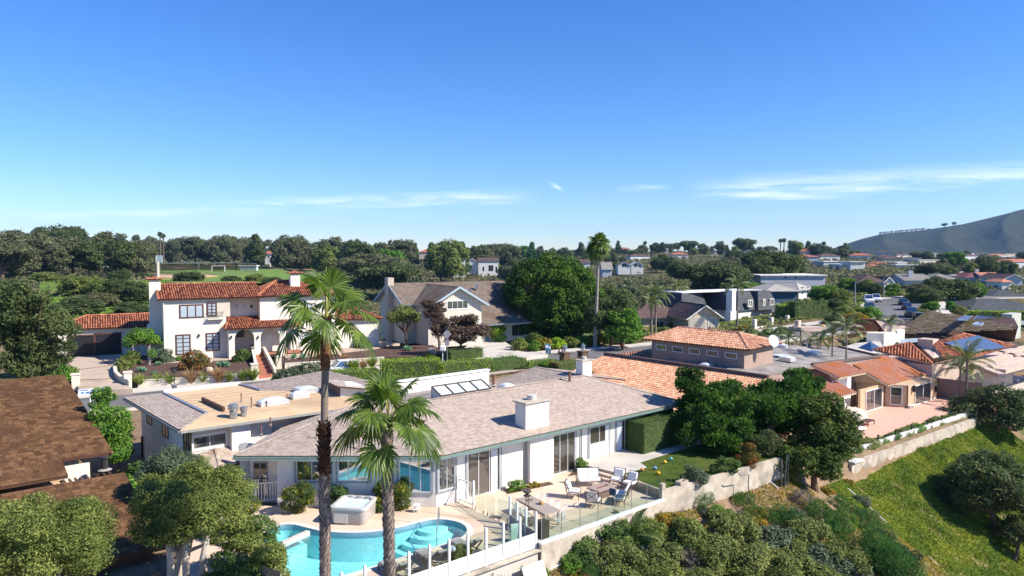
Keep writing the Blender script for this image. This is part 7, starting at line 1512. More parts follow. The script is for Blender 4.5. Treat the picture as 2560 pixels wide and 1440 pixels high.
# ------------------------------------------------------------------ trees near the camera
def C3(px,py,Y):return tuple(D(px,py,Y))
def base(px,Y,dz=-.2):x=(px -1280)/FPX *Y;return Vector((x,Y,gz(x,Y)+dz))
def big_pine():
    Y=51;b=base(1905,50,-.3);rng=np.random.default_rng(21);t=thing('spreading_pine','broad dark green pine spreading over the end of the lawn','tree',b)
    bl=[]
    for (px,py,Yc,r,n,rs) in ((1860,1015,52,(4.6,3.4,1.5),62,.75),(1760,1005,51,(1.9,2,1.5),22,.6),(1960,1010,53,(3.0,2.6,1.6),30,.7),(1720,960,52,(1.2,1.2,1.1),12,.5),(1790,1080,49,(2.8,1.8,1.0),20,.6),(2000,960,54,(1.6,1.6,1.0),14,.5),(1740,1060,50,(1.5,1.4,1.2),14,.6),(1840,1095,48.5,(2.0,1.4,.8),14,.5)):bl += mk_blobs(C3(px,py,Yc),r,n,rs,rng,zmin=-.75)
    foliage('crown',bl,85,.24,leafm('pine_tuft',(.010,.024,.006),(.026,.062,.012),(.10,.19,.03),nscale=.5),t,3,.3,shell=.45,cull=.6,lean=1.0)
    m=MB();trunk_limbs(m,b,bl,.42,rng,n=26,fork=.30);m.tube([C3(1905,1120,49.5),C3(1870,1105,49),C3(1845,1088,48.5)],[.22,.16,.10],8);m.build('trunk',BARK,t)
    b2=base(2050,50,-.3);t=thing('broadleaf_tree','rounded olive green tree merging with the right side of the big pine','tree',b2);bl=mk_blobs(C3(2050,1075,50),(2.3,2.2,2.2),52,.75,rng,zmin=-.8)+mk_blobs(C3(1995,1160,47.5),(2.7,1.5,1.15),30,.6,rng,zmin=-.6)+mk_blobs(C3(2080,1160,48),(1.0,1.0,.7),8,.45,rng)
    foliage('crown',bl,60,.17,leafm('olive_tree_leaf',(.012,.024,.006),(.04,.065,.014),(.13,.15,.035),nscale=.7),t,5,.5,shell=.35,cull=.65);m=MB();trunk_limbs(m,b2,bl,.25,rng,n=16);m.build('trunk',BARK,t)
big_pine()
hedge('dark square-clipped hedge against the ranch house wall',[H(15.7,-1.75),H(20.3,-1.75),H(20.3,-.15),H(15.7,-.15)],.4,2.65,'hedged',130,.085,4,jag=.09)
rng=np.random.default_rng(33)
tree('multi-trunked olive-green tree with pale trunks in the left foreground',(D(430,1500,30).x,30,gz(-14,30)-.3),C3(470,1275,30),(2.0,1.7,1.75),60,.62,'olive',260,.092,41,tr=.17,bark=PALEB,limbs=16,jit=.6,extra=mk_blobs(C3(380,1225,30.5),(.7,.7,.6),9,.32,rng)+mk_blobs(C3(500,1185,31),(.7,.7,.55),9,.3,rng)+mk_blobs(C3(560,1235,31),(1.0,1.0,1.1),12,.5,rng)+mk_blobs(C3(400,1320,29),(1.0,1,1.1),12,.5,rng)+mk_blobs(C3(590,1350,30.5),(.9,.9,1.0),10,.45,rng),shell=.45,cull=.6,aspect=.38)
for k,(x0,x1) in enumerate(((425,418),(462,470),(505,520))):MB().tube([(D(x0,1460,29.2).x,29.2+k *.2,14-860*29.2/1800-1.0),D(x0 +2,1400,29.2),D(x1,1330,29.4),D(x1 +12,1260,29.8)],[.17,.15,.12,.05],8).build('trunk',PALEB,bpy.data.objects['tree'])
tree('bushy yellow-green tree at the bottom left corner',(D(110,1440,25).x,25,gz(-16,25)-.3),C3(115,1370,25),(1.9,1.7,1.7),60,.6,'olive',280,.085,42,tr=.14,bark=PALEB,limbs=10,shell=.45,cull=.6,aspect=.36,jit=.6,extra=mk_blobs(C3(20,1320,25),(.9,.9,.9),12,.35,rng)+mk_blobs(C3(190,1290,25.5),(.7,.7,.6),10,.3,rng)+mk_blobs(C3(70,1275,25.5),(.5,.5,.5),8,.26,rng))
tree('grey-olive tree top against the shaded wall of the flat roofed wing',base(440,37),C3(430,1180,37),(1.5,1.3,1.2),30,.45,'bush',130,.12,43,tr=.1,limbs=8,shell=.5,cull=.55,aspect=.36)
tree('tall bright green narrow tree between the brown roof and the tan flat roof',base(290,45),C3(275,1085,45),(.95,.9,1.7),40,.55,'green',120,.14,44,tr=.1,limbs=8,extra=mk_blobs(C3(258,1000,46),(.6,.6,.7),9,.35,rng)+mk_blobs(C3(310,1130,44),(.7,.7,.7),9,.4,rng))
shrub('dark green shrub in the shade between the two houses',base(345,41),(1.3,1.2,1.8),'hedged',60,.13,45,n=18)
shrub('bright green spreading bush beside the black flue pipe',base(285,39.5,-.1),(1.35,1.1,1.5),'green',70,.13,46,n=18)
shrub('yellow-green bush at the end of the picket railing',base(600,34.5),(.85,.8,2.1),'gold',80,.09,47,n=16)
shrub('dark spindly shrub by the wading end of the pool',base(640,31.5),(.9,.8,2.2),'hedged',70,.09,48,n=16)
shrub('low olive shrub at the lower left corner of the pool',base(655,29.5),(.9,.8,1.8),'olive',80,.09,49,n=16)
shrub('twiggy dark shrub below the pale-trunked tree',base(560,28.5),(1.1,.9,1.9),'hedged',60,.10,50,n=16)
m=MB();p0,p1=base(560,30),base(690,28.5);t=thing('board_fence','grey weathered board fence half hidden under the left shrubs','fence',p0)
for k in range(16):q=p0.lerp(p1,k /16);m.obox(q -Z *.3,(p1 -p0)/19,V *.03,Z *1.9)
m.build('boards',pm('weathered_board',(.16,.13,.10),(.28,.23,.18),3,.9,island=.6),t)
for (px,py,r,l,s) in ((745,1283,(1.05,.7,1.25),'yellow-flowered shrub left of the tallest palm trunk',60),(845,1268,(.75,.55,1.1),'dark yellow-flowered shrub behind the hot tub',61),(958,1275,(.65,.6,1.05),'yellow-flowered shrub between hot tub and shorter palm trunk',62),(1003,1276,(.7,.6,1.1),'yellow-flowered shrub under the largest pool window',63)):
    shrub(l,G(px,py,0),r,'hedged' if 'dark' in l else 'gold',130,.075,s,n=16,group='yellow-flowered shrubs along the ranch house wall')
for (px,py,r,lf,l,s) in ((1288,1228,(.5,.4,.55),'green','bright green plant in the patio planting strip',64),(1335,1218,(.6,.3,.22),'rusty','low brown-green plants in the patio planting strip',65),(1455,1178,(.45,.4,.7),'green','bright green plant below the raised slab corner',66)):shrub(l,G(px,py,0),r,lf,140,.08,s,n=10,stem=False)
for (a,b,r,lf,l,s) in ((13.5,-7.5,(1.0,.5,.8),'bush','grey-green shrub on the lawn edge behind the retaining wall',67),(16.3,-7.7,(1.2,.5,.8),'hedged','low dark shrub behind the middle of the retaining wall',68),(18.8,-7.6,(.8,.6,1.1),'red','red-flowered rose bush behind the retaining wall',69),(21.5,-7.4,(1.5,.8,1.3),'dark','dark shrub under the big pine behind the retaining wall',70)):shrub(l,H(a,b,.4),r,lf,100,.085,s,n=12)
feather_palm('young bright green palm growing against the patio retaining wall',H(6.9,-8.2,-1.6),.5,11,2.1,12,tr=.10,ll=.5,sag=.7,name='young_palm')
# ------------------------------------------------------------------ bluff below the patio: shrubs and ground cover
PROT={}
def proto_bush(key,leaf,n=16,dens=260,size=.085,seed=1,aspect=.45,rs=.30,shell=.35,sz=.62,lean=None):
    """unit bush (radius 1), kept as mesh data and placed many times"""
    rng=np.random.default_rng(seed);bl=mk_blobs((0,0,sz *.45),(.75,.75,sz *.75),n,rs,rng,zmin=-.4);o=foliage('foliage',bl,dens,size,LF[leaf],None,seed,aspect,shell=shell,cull=.65,lean=lean)
    m=MB();trunk_limbs(m,(0,0,-.25),bl,.035,rng,n=9,fork=.2);s=m.build('stem',BARK);PROT[key]=(o.data,s.data);bpy.data.objects.remove(o);bpy.data.objects.remove(s)
for k,(lf,sd) in enumerate((('chap',1),('hedged',2),('bush',3),('olive',4),('green',5),('rusty',6),('pine',7),('dead',8),('chap',9),('dark',10))):
    proto_bush('%s%d' % (lf,sd),lf,n=18 if lf != 'dead' else 14,dens=300 if lf not in ('dead','pine') else 230,size=.09 if lf not in ('pine','dead') else .15,seed=sd,aspect=.45 if lf not in ('dead','pine') else .10,lean=1.0 if lf in ('pine','dead') else None)
def put(key,label,p,s,name='shrub',cat='shrub',group=None,rz=None):
    t=thing(name,label,cat,p,group);f=bpy.data.objects.new('foliage',PROT[key][0]);COL.objects.link(f);f.parent=t;g=bpy.data.objects.new('stem',PROT[key][1]);COL.objects.link(g);g.parent=t
    t.scale=s if hasattr(s,'__len__') else (s,s,s);t.rotation_euler=(0,0,rz if rz is not None else random.uniform(0,6.28));return t
BL={'chap':'grey-green chaparral bush','hedged':'deep green leafy bush','bush':'silvery green bush','olive':'olive coloured bush','green':'fresh green bush','rusty':'rust-tinged low bush','pine':'dark needle-leaved shrub','dead':'bare twiggy bush','dark':'dark green shrub'}
_used={}
def kname(key):return BL[key.rstrip('0123456789')]
SLOPE_LM=[(1250,'the leaning hatch'),(1400,'the fence corner'),(1480,'the glass railing'),(1600,'the young palm'),(1720,'the broken wall end'),(1830,'the retaining wall'),(1960,'the metal stakes'),(2080,'the olive tree'),(2180,'the white slab'),(2300,'the ice plant'),(2420,'the pale wall far end'),(2540,'the right edge')]
def uniq(l):
    q=['',', larger one',', smaller one',', nearer one',', farther one',', upper one',', lower one',', round one',', ragged one',', paler one',', darker one',', squat one',', tall one',', leaning one',', half hidden one',', sunlit one',', shaded one']
    for x in q:
        if l +x not in _used:_used[l +x]=1;return l +x
    return l
def where(px,LM):
    x,n=min(LM,key=lambda v:abs(v[0]-px));d=px -x;return ('right below ' if abs(d) < 14 else ('left of ' if d < 0 else 'right of '))+n
SB=[(1300,1425,'bush3',.75),(1240,1432,'dead8',.8),(1180,1440,'green5',.7),(1350,1440,'green5',.55),(1455,1335,'hedged2',1.25),(1520,1330,'hedged2',1.5),(1590,1345,'hedged2',1.3),(1500,1390,'chap1',1.2),(1430,1405,'green5',.9),(1470,1435,'pine7',.9),(1560,1410,'chap9',1.5),(1640,1400,'chap1',1.5),(1620,1330,'olive4',1.1),(1680,1300,'rusty6',1.0),(1640,1290,'rusty6',.7),(1720,1350,'olive4',1.4),(1700,1410,'dead8',1.3),(1780,1400,'chap9',1.6),(1760,1250,'pine7',1.0),(1800,1290,'green5',.9),(1830,1330,'chap1',1.7),(1860,1250,'pine7',.9),(1900,1290,'pine7',1.2),(1870,1400,'chap9',1.6),(1930,1350,'bush3',1.6),(1960,1290,'pine7',1.1),(1970,1410,'chap1',1.6),(2010,1340,'chap9',1.5),(2040,1290,'pine7',1.3),(2050,1400,'bush3',1.6),(2090,1330,'pine7',1.5),(2110,1400,'chap1',1.5),(2140,1300,'pine7',1.4),(2160,1370,'pine7',1.6),(2090,1255,'pine7',1.0),(2010,1245,'dead8',.9),(2190,1330,'pine7',1.3),(2210,1400,'pine7',1.5),(2240,1440,'pine7',1.3),(2260,1390,'dark10',1.0),(1650,1440,'olive4',1.2),(1750,1440,'chap1',1.3),(1850,1440,'olive4',1.2),(1950,1445,'chap9',1.3),(2050,1445,'olive4',1.3),(2140,1440,'bush3',1.2),(1540,1445,'olive4',1.1),(1600,1380,'bush3',1.0),(1490,1300,'dead8',.7),(1700,1270,'dead8',.5),(1420,1360,'rusty6',.35),(1560,1300,'hedged2',.9),(2150,1250,'bush3',.9),(2065,1225,'rusty6',.6),(2205,1350,'chap1',1.1),(2235,1400,'pine7',1.2),(2175,1290,'chap9',1.0),(2270,1440,'chap1',1.2),(2120,1205,'rusty6',.5),(1150,1440,'olive4',.8),(1215,1440,'chap1',.9),(1840,1290,'dead8',.7),(1985,1370,'olive4',.9),(1790,1345,'bush3',.9)]
def on_slope(px,py):
    """where a sight line meets the bluff"""
    z=-2.0
    for _ in range(25):p=G(px,py,z);z=z *.4+gz(p.x,p.y)*.6
    return G(px,py,z)
for k,(px,py,key,s) in enumerate(SB):
    p=on_slope(px,py +s *12);p.z=gz(p.x,p.y);q=random.uniform(.85,1.15);put(key,uniq(kname(key)+' '+where(px,SLOPE_LM)+(', low slope' if py > 1370 else ', high slope' if py < 1290 else ', mid slope')),p,(s *q,s /q,s *random.uniform(.8,1.15)),group='shrubs on the bluff below the patio')
_fr=np.random.default_rng(5);_k=0
while _k < 60:
    px=_fr.uniform(1420,2260);py=_fr.uniform(1275,1440)
    if py < 1440-(px -1400)*.28 and px < 1760 or py < (px -2100)*1.05+1200 or py < 1250:continue
    key=['chap1','chap9','olive4','rusty6','bush3','hedged2','pine7','dead8','green5'][int(_fr.integers(0,9))];s=_fr.uniform(.45,.85);p=on_slope(px,py);p.z=gz(p.x,p.y)-.05;_k += 1
    put(key,uniq('small '+kname(key)+' '+where(px,SLOPE_LM)+(', low slope' if py > 1380 else ', high slope' if py < 1320 else ', mid slope')),p,(s *_fr.uniform(.8,1.5),s,s *_fr.uniform(.7,1.3)),group='shrubs on the bluff below the patio')
# dark trees at the right edge
tree('dark brown-green tree on the slope at the right edge, the larger one',on_slope(2490,1340),tuple(on_slope(2490,1340)+Z *3.4+Vector((0,1,0))),(3.8,3.0,3.3),80,1.0,'dark',22,.26,51,tr=.25,limbs=16,shell=.45,cull=.6,aspect=.35)
tree('dark rounded shrub tree at the far end of the pale wall',on_slope(2490,1075),tuple(on_slope(2490,1075)+Z *2.0),(4.6,3.4,2.6),46,1.1,'dark',20,.28,52,tr=.2,limbs=10,shell=.4,aspect=.4)
tree('dark scrub tree spilling down the slope below the right edge tree',on_slope(2535,1400),tuple(on_slope(2540,1380)+Z *1.5),(2.0,2.0,1.4),24,.7,'dark',28,.22,53,tr=.15,limbs=8,shell=.4,aspect=.4)
def ice_plant():
    rng=np.random.default_rng(9);n=330000;a=rng.uniform(25,72,n);b=-rng.uniform(5.9,27,n);k=(b >-9-(a -30)*.55) & (b < np.interp(a,EA,EB)-.35) & (a > 30-(-b -6)*.22);a,b=a[k],b[k]
    x=O.x +U.x *a +V.x *b;y=O.y +U.y *a +V.y *b;z=ground_z(x,y);lump=np.abs(fnoise(x *1.7,y *1.7))*.16+np.abs(fnoise(x *4,y *4))*.05;P=np.stack([x,y,z +lump],1)
    keep=(fnoise(x *.5+5,y *.5) >-1.35) & (y > 30);P=P[keep];Nn=unit(rng.normal(size=P.shape)*.65+np.array([-.1,-.5,1.0]));Vt,F=leaf_quads(P,Nn,.19*rng.uniform(.6,1.4,len(P)),.6,rng,.1)
    tag(nmesh('ice_plant',Vt,F,LF['ice']),'green and yellow ice plant carpeting the steep slope below the pale wall','ground cover',kind='stuff')
    n=90000;a=rng.uniform(0,36,n);b=-rng.uniform(7.6,24,n);x=O.x +U.x *a +V.x *b;y=O.y +U.y *a +V.y *b;k=(fnoise(x *.6+3,y *.6+1) > .1) | (b <-12);x,y=x[k],y[k];P=np.stack([x,y,ground_z(x,y)+.05],1);Nn=unit(rng.normal(size=P.shape)*.7+np.array([0,-.3,1.0]));Vt,F=leaf_quads(P,Nn,.13*rng.uniform(.6,1.4,len(P)),.6,rng,.1)
    tag(nmesh('low_ground_cover',Vt,F,LF['rusty']),'patches of rust and green ground cover on the dirt below the patio wall','ground cover',kind='stuff')
ice_plant()
for k,(p,q,l) in enumerate((((1360,1385),(1560,1365),'long white pipe lying on the dirt below the glass railing'),((1350,1400),(1405,1392),'short white pipe on the dirt by the leaning hatch'),((1830,1210),(1960,1190),'white pipe propped on stakes against the retaining wall, upper one'),((1820,1222),(1905,1195),'white pipe propped on stakes against the retaining wall, lower one'),((1905,1188),(1945,1225),'thin white pipe running down the bluff from the wall'),((2120,1225),(2240,1330),'thin white pipe along the edge of the ice plant'))):
    a,b=on_slope(*p),on_slope(*q);pts=[a.lerp(b,f /6) for f in range(7)];pts=[Vector((v.x,v.y,gz(v.x,v.y)+.12)) for v in pts];MB().tube(pts,.035,6).build('irrigation_pipe',TRIMW)
    tag(bpy.data.objects[[o.name for o in COL.objects if o.name.startswith('irrigation_pipe')][-1]],l,'pipe','white pipes on the bluff')
t=thing('pipe_frame','bent grey metal pipe frame standing before the retaining wall','pipe frame',H(17.5,-8.8,-1));a=H(17.3,-8.7,-2.2);MB().tube([a,a +Z *2.6,a +Z *2.75-U *.9,a +Z *2.9-U *1.1],.035,6).tube([a +U *4,a +U *4+Z *2.8],.035,6).build('pipe',GALV,t)
t=thing('metal_stakes','two thin metal stakes leaning at the end of the retaining wall','stakes',H(21.4,-8.9,-1));a=H(21.3,-8.9,-2.0);MB().tube([a,a +Z *2.9+U *.25],.03,6).build('stake',GALV,t);MB().tube([a +U *.4,a +Z *2.9+U *.5],.03,6).build('stake',GALV,t)
# ------------------------------------------------------------------ hedges and street planting behind the ranch house
def hp(pts,z=0):return [G(x,y,z) for x,y in pts]
def hedge_px(label,px0,y0,px1,y1,z0,h,dep,leaf,seed,dens=34,size=.16,jag=.12,group=None):
    a,b=G(px0,y0,z0),G(px1,y1,z0);d=(b -a);d.z=0;d.normalize();n=Vector((-d.y,d.x,0));hedge(label,[a,b,b +n *dep,a +n *dep],z0 -.2,z0 +h,leaf,dens,size,seed,jag=jag,group=group)
hedge_px('tall clipped bright green hedge behind the ranch roof',950,955,1102,950,-.2,2.3,2.6,'hedge',71,55,.13)
hedge_px('long loose green hedge right of the tall clipped one',1102,950,1235,938,-.2,1.9,2.0,'hedge',72,50,.14,.2)
hedge_px('dark green bulging hedge behind the chimney pipes',1230,938,1320,926,-.2,1.6,3.0,'green',73,42,.17,.35)
hedge_px('low clipped hedge strip beside the white car',838,965,950,958,-.3,1.5,2.6,'hedge',74,55,.13)
hedge_px('orange-tipped hedge left of the square white chimney',1395,935,1475,925,-.3,1.3,2.0,'rusty',75,45,.15,.25)
hedge_px('orange-tipped hedge along the big tile roof',1480,975,1545,962,.2,1.9,2.0,'rusty',76,45,.15,.25)
hedge_px('low hedge by the lamp pillars',1320,922,1400,915,-.3,.8,1.6,'hedge',77,40,.17,.3)
for (px,py,s,key,l) in ((1565,963,1.6,'rusty6','round orange-tipped bush against the big tile roof'),(730,965,2.6,'bush3','big silvery bush beyond the tan flat roof, left mound'),(775,962,3.0,'bush3','big silvery bush beyond the tan flat roof, middle mound'),(850,966,1.9,'bush3','silvery bush right of the tall palm trunk before the white car'),(695,968,1.6,'hedged2','low dark bush at the foot of the brick steps'),(1365,925,1.3,'green5','green bush by the left lamp pillar'),(1010,965,1.2,'olive4','olive bush under the tall clipped hedge'),(1310,940,1.6,'dark10','dark bush behind the ranch ridge')):
    p=G(px,py,-.3);put(key,l,p,(s,s,s *.95))
# plants of the Spanish front garden
GP=[(482,926,1.55,'red','big round red-tinged bush in front of the french doors'),(603,905,1.15,'hedged','round dark clipped bush left of the brick steps'),(515,893,.9,'purple','small reddish shrub between the two french doors'),(553,890,1.35,'bush','airy grey-green shrub at the porch corner'),(408,908,1.3,'bush','sparse grey-green shrub at the left corner of the Spanish house'),(330,912,1.2,'olive','yellow-flowering shrub under the pergola'),(308,925,.9,'olive','yellow-green shrub at the head of the curved wall'),(345,858,2.0,'hedged','dark shrub behind the pergola against the Spanish wall'),(448,905,.5,'green','tiny green bush by the french doors'),(765,868,1.3,'olive','shrub against the right wing, behind the tall palm fronds'),(850,862,1.1,'green','green shrub at the far right of the Spanish front'),(905,872,1.3,'bush','grey-green shrub in the dark mulch right of the palm'),(690,880,.8,'green','green shrub beside the right porch arch'),(1235,850,1.9,'hedge','rounded yellow-green bush at the batten house drive'),(1300,866,.9,'olive','low shrub in the middle of the batten house drive bed'),(1337,862,1.3,'hedged','dark rounded bush at the lawn corner'),(1330,838,1.2,'hedged','bush under the batten house window, left one'),(1355,838,1.1,'green','bush under the batten house window, right one')]
for k,(px,py,r,lf,l) in enumerate(GP):shrub(l,G(px,py,.3),(r,r,r *.95),lf,34 if lf != 'bush' else 22,.17,80+k,n=14)
def tuft(label,px,py,L,leaf,n=150,z=0.0,seed=1,name='ornamental_grass',spread=.9):
    p=G(px,py,z);t=thing(name,label,'grass clump',p,'ornamental grasses in the front gardens');m=MB();rng=np.random.default_rng(seed);blades(m,p,n,L,rng,spread,.022);m.build('blades',LF[leaf],t)
TF=[(352,965,1.5,'grass','green grass clump at the driveway end of the garden wall'),(393,962,1.4,'grass','green grass clump second from the driveway pillar'),(425,961,1.5,'grass','green grass clump left of the first dry clump'),(478,958,1.9,'dry','tawny dry grass clump in front of the round red bush'),(508,956,1.3,'grass','green grass clump between the two dry clumps'),(548,954,1.9,'dry','tawny dry grass clump below the blue-green agave'),(575,953,1.2,'grass','green grass clump right of the second dry clump'),(607,951,1.3,'grass','green grass clump before the brick steps, left one'),(633,949,1.7,'grass','green grass clump touching the brick steps'),(886,926,1.6,'grass','green grass clump right of the white car'),(908,922,1.3,'dry','dry grass clump right of the white car'),(930,918,1.6,'grass','green grass clump left of the tall clipped hedge'),(865,905,1.2,'dry','dry grass clump above the white car roof'),(800,900,1.2,'dry','dry grass clump behind the tall palm trunk'),(1075,900,1.4,'grass','green grass clump before the white garden box')]
for k,(px,py,L,lf,l) in enumerate(TF):tuft(l,px,py,L,lf,190,-.1 if py > 940 or px > 1000 else .2,100+k)
AG=[(355,928,1.1,'blue-green agave at the left end of the dark bed'),(385,935,.7,'small blue-green agave in the dark bed'),(560,916,1.4,'large blue-green agave right of the round red bush'),(392,912,.9,'pale green agave near the Spanish house corner'),(748,896,1.4,'large blue-green agave right of the brick steps'),(1015,876,1.4,'large green agave in the dark bed before the batten house')]
for k,(px,py,L,l) in enumerate(AG):
    p=G(px,py,.45);t=thing('agave',l,'agave',p,'agaves in the front gardens');m=MB();rng=np.random.default_rng(120+k)
    for q in range(4):rosette(m,p +Vector((rng.uniform(-.5,.5)*L,rng.uniform(-.3,.3)*L,.05)),16,L *.55,rng,.17)
    m.build('leaves',LF['agave'],t)
RK=pm('tan_boulder',(.36,.26,.18),(.50,.40,.30),2,.95,bump=.6,bscale=5)
for k,(px,py,s,l) in enumerate(((523,928,.8,'tan boulder between agave and dry grass'),(778,890,.6,'tan boulder right of the large agave'),(847,888,.6,'tan boulder stack in the dark mulch'),(958,866,.8,'pale boulder by the white wall left of the batten house'),(525,905,.5,'pale rock by the dark bed edge'),(375,905,.5,'pale rock near the corner shrub'))):
    p=G(px,py,.5);m=MB();m.lathe(p,[(s *.5,-.1),(s *.62,s *.2),(s *.5,s *.5),(s *.22,s *.62)],7);o_=m.build('boulder',RK);o_.rotation_euler=(0,0,0);tag(o_,l,'boulder','boulders in the front gardens')
rng=np.random.default_rng(77)
# conifer left of the garage, junipers, the great round tree, mid-distance trees
tree('large dark ragged conifer behind the brown shake roof',base(80,74),C3(65,830,74),(4.3,4,5.6),110,.95,'dark',17,.32,131,tr=.35,limbs=26,shell=.6,cull=.5,aspect=.34,zmin=-.9,jit=.65)
shrub('dark hedge-like shrub under the large conifer',G(90,930,0),(4.0,2.0,2.2),'dark',14,.3,132,n=20);shrub('spiky green shrub by the left driveway pillar',G(168,955,0),(1.2,1.0,1.4),'green',30,.2,133,n=12)
tree('purple-brown twisted juniper before the batten house, larger one',G(1150,895,0),tuple(G(1150,895,0)+Z *3.4),(3.6,2.6,2.4),40,.8,'purple',20,.24,134,tr=.2,limbs=20,shell=.5,cull=.5,aspect=.4)
tree('purple-brown twisted juniper before the batten house, taller left one',G(1100,880,0),tuple(G(1085,880,0)+Z *5.6),(1.7,1.7,2.2),22,.6,'purple',20,.24,135,tr=.2,limbs=16,shell=.5,cull=.5,aspect=.4)
tree('small olive-green tree with leaning trunk left of the junipers',G(1020,872,0),tuple(G(1015,872,0)+Z *4.6),(2.3,2.2,1.5),28,.7,'olive',22,.25,136,tr=.18,limbs=12,shell=.4)
hedge_px('low dark hedge under the large juniper',1125,905,1210,898,-.1,1.5,2.0,'hedged',137,30,.18,.2)
def round_tree():
    Y=122;b=base(1385,Y);rng=np.random.default_rng(61);bl=mk_blobs(C3(1382,745,Y),(8.1,7.4,6.9),190,1.25,rng,zmin=-.75,jit=.12);t=thing('great_round_tree','huge dense dome-shaped green tree beside the batten house','tree',b)
    bl += mk_blobs(C3(1385,800,Y -3),(7.6,4.0,3.2),60,1.2,rng,zmin=-.9);foliage('crown',bl,12,.36,leafm('dome_tree_leaf',(.012,.030,.006),(.034,.07,.012),(.10,.165,.025),nscale=.35),t,6,.5,shell=.3,cull=.75,up=.5);m=MB();trunk_limbs(m,b,bl,.6,rng,n=24,fork=.3);m.build('trunk',BARK,t)
round_tree()
T2=[(1530,850,112,800,(3.6,3.2,4.6),'dark',46,1.1,'dark leafy tree right of the lone street palm'),(1560,866,108,828,(2.6,2.4,3.0),'green',30,.9,'bright green leafy tree right of the lone street palm, in front'),(1500,800,125,770,(3.2,3,4.2),'dark',30,1.1,'dark tree between the dome tree and the street palm'),(1560,765,135,735,(2.6,2.6,2.6),'bush',20,.8,'bare grey-brown tree behind the leafy street trees')]
for k,(px,py,Y,pc,r,lf,n,rs,l) in enumerate(T2):tree(l,base(px,Y),C3(px,pc,Y),r,n,rs,lf,15,.32,140+k,tr=.25,limbs=12)
for k in range(9):px=1300+k *31;shrub(uniq('low mixed shrub in the roadside bed '+where(px,[(1300,'the concrete drive'),(1367,'the blue box'),(1420,'the lamp pillars'),(1487,'the lone street palm'),(1550,'the red hydrant')])),G(px,877-(px -1300)*.09,0),(1.4,1.0,1.1),('olive','green','rusty','hedge')[k % 4],26,.2,150+k,n=12,group='shrubs in the roadside bed')
# lone palm by the street and the queen palms
def far_fan_palm(label,px,py,ytop,seed,Y=None,r=2.0,skirt=True):
    p=G(px,py,0) if Y is None else base(px,Y);h=14+(636-ytop)*p.y /FPX -p.z -r *.55;t=thing('tall_fan_palm',label,'palm',p);rng=np.random.default_rng(seed)
    MB().tube([p -Z *.3,p +Z *h *.5+Vector((.3,0,0)),p +Z *h +Vector((.5,0,0))],[.30,.22,.18],8).build('trunk',pm('far_palm_trunk',(.20,.17,.14),(.36,.32,.28),2,.9,coord='obj',stretch=(1,1,4)),t,smooth=True);fan_crown(t,p +Z *h +Vector((.5,0,0)),30,r *.45,r *.52,seed,elo=-55,nseg=14)
far_fan_palm('lone very tall slim palm standing by the street',1487,865,590,9,r=2.5)
QP=[(1640,822,122,712,5.4,3.6,'large queen palm left of the tan garage house',22),(1630,828,119,730,4.4,3.0,'second queen palm beside the large one',16),(1697,770,150,700,4.4,3.0,'slim palm behind the brown roof, left one',14),(1706,772,152,712,3.4,2.6,'slim palm behind the brown roof, right one',12),(1845,815,128,690,8.2,3.6,'tall slender palm with drooping fronds in front of the mansard house',18)]
for k,(px,py,Y,yt,h_,L,l,n) in enumerate(QP):b=base(px,Y);h=14+(636-yt -8)*Y /FPX -b.z -1.2;feather_palm(l,b,h,n,L,170+k,tr=.17,ll=.8,sag=1.15,name='queen_palm')
feather_palm('palm with grey-green arching fronds over the solar villa roof',base(2425,84),14+(636-905)*84/1800-base(2425,84).z,18,3.9,181,tr=.15,ll=.75,name='queen_palm',sag=.9)
feather_palm('smaller palm behind the arching one by the mauve wall',base(2408,86),14+(636-925)*86/1800-base(2408,86).z,11,2.8,182,tr=.12,ll=.6,name='queen_palm')
PC=[(2085,860,86,815,12,2.6,'yellow-tinted palm left of the pink annex'),(2120,865,84,800,12,2.8,'tall palm left of the pink annex'),(2055,850,92,835,9,2.0,'low palm by the beige entry portal'),(2030,860,98,838,9,2.2,'low palm left of the beige entry portal'),(1975,850,105,830,10,2.2,'low palm behind the satellite dish'),(1900,845,110,828,9,2.0,'low palm above the orange pavilion roof'),(1940,840,112,822,10,2.0,'low palm before the iron gate'),(1870,838,115,820,9,1.8,'low palm left of the iron gate'),(2230,812,108,790,10,1.8,'low bushy palm by the street below the pickup'),(2195,808,112,790,10,1.8,'low bushy palm left of the other street palm')]
for k,(px,py,Y,yc,n,L,l) in enumerate(PC):b=base(px,Y);h=max(.4,14+(636-yc)*Y /FPX -b.z -1.0);feather_palm(l,b,h,n,L,190+k,tr=.11,ll=.6,name='garden_palm')
for (px,ybase,ytop,Y,l) in ((2014,806,752,142,'dark column cypress left of the dark hedge gap'),(2055,804,752,142,'dark column cypress right of the dark hedge gap')):
    b=base(px,Y);h=14+(636-ytop)*Y /FPX -b.z;t=thing('column_cypress',l,'cypress',b,'column cypresses by the street');foliage('crown',[((b.x,b.y,b.z +h *(.08+.105*k)),(.72 if k < 7 else .55,.72 if k < 7 else .55,.8)) for k in range(9)],28,.22,LF['dark'],t,7,.4,cull=.6);MB().tube([b,b +Z *h *.7],.12,6).build('trunk',BARK,t)

_wl=['at the near end','next to the near end','third from the near end','left of the middle','just left of the middle','at the middle','just right of the middle','right of the middle','third from the far end','second from the far end','at the far end']
for k in range(11):
    f=(k +.4)/11;p=w2a.lerp(w2b,f)+V *1.3;p.z=-3.75;s=random.uniform(.75,1.05);put(('green5','hedged2','olive4')[k % 3],'low green planting between terrace kerb and pale wall, '+_wl[k],p,(s *1.5,s,s *.9),group='low planting along the salmon terrace',rz=.7)
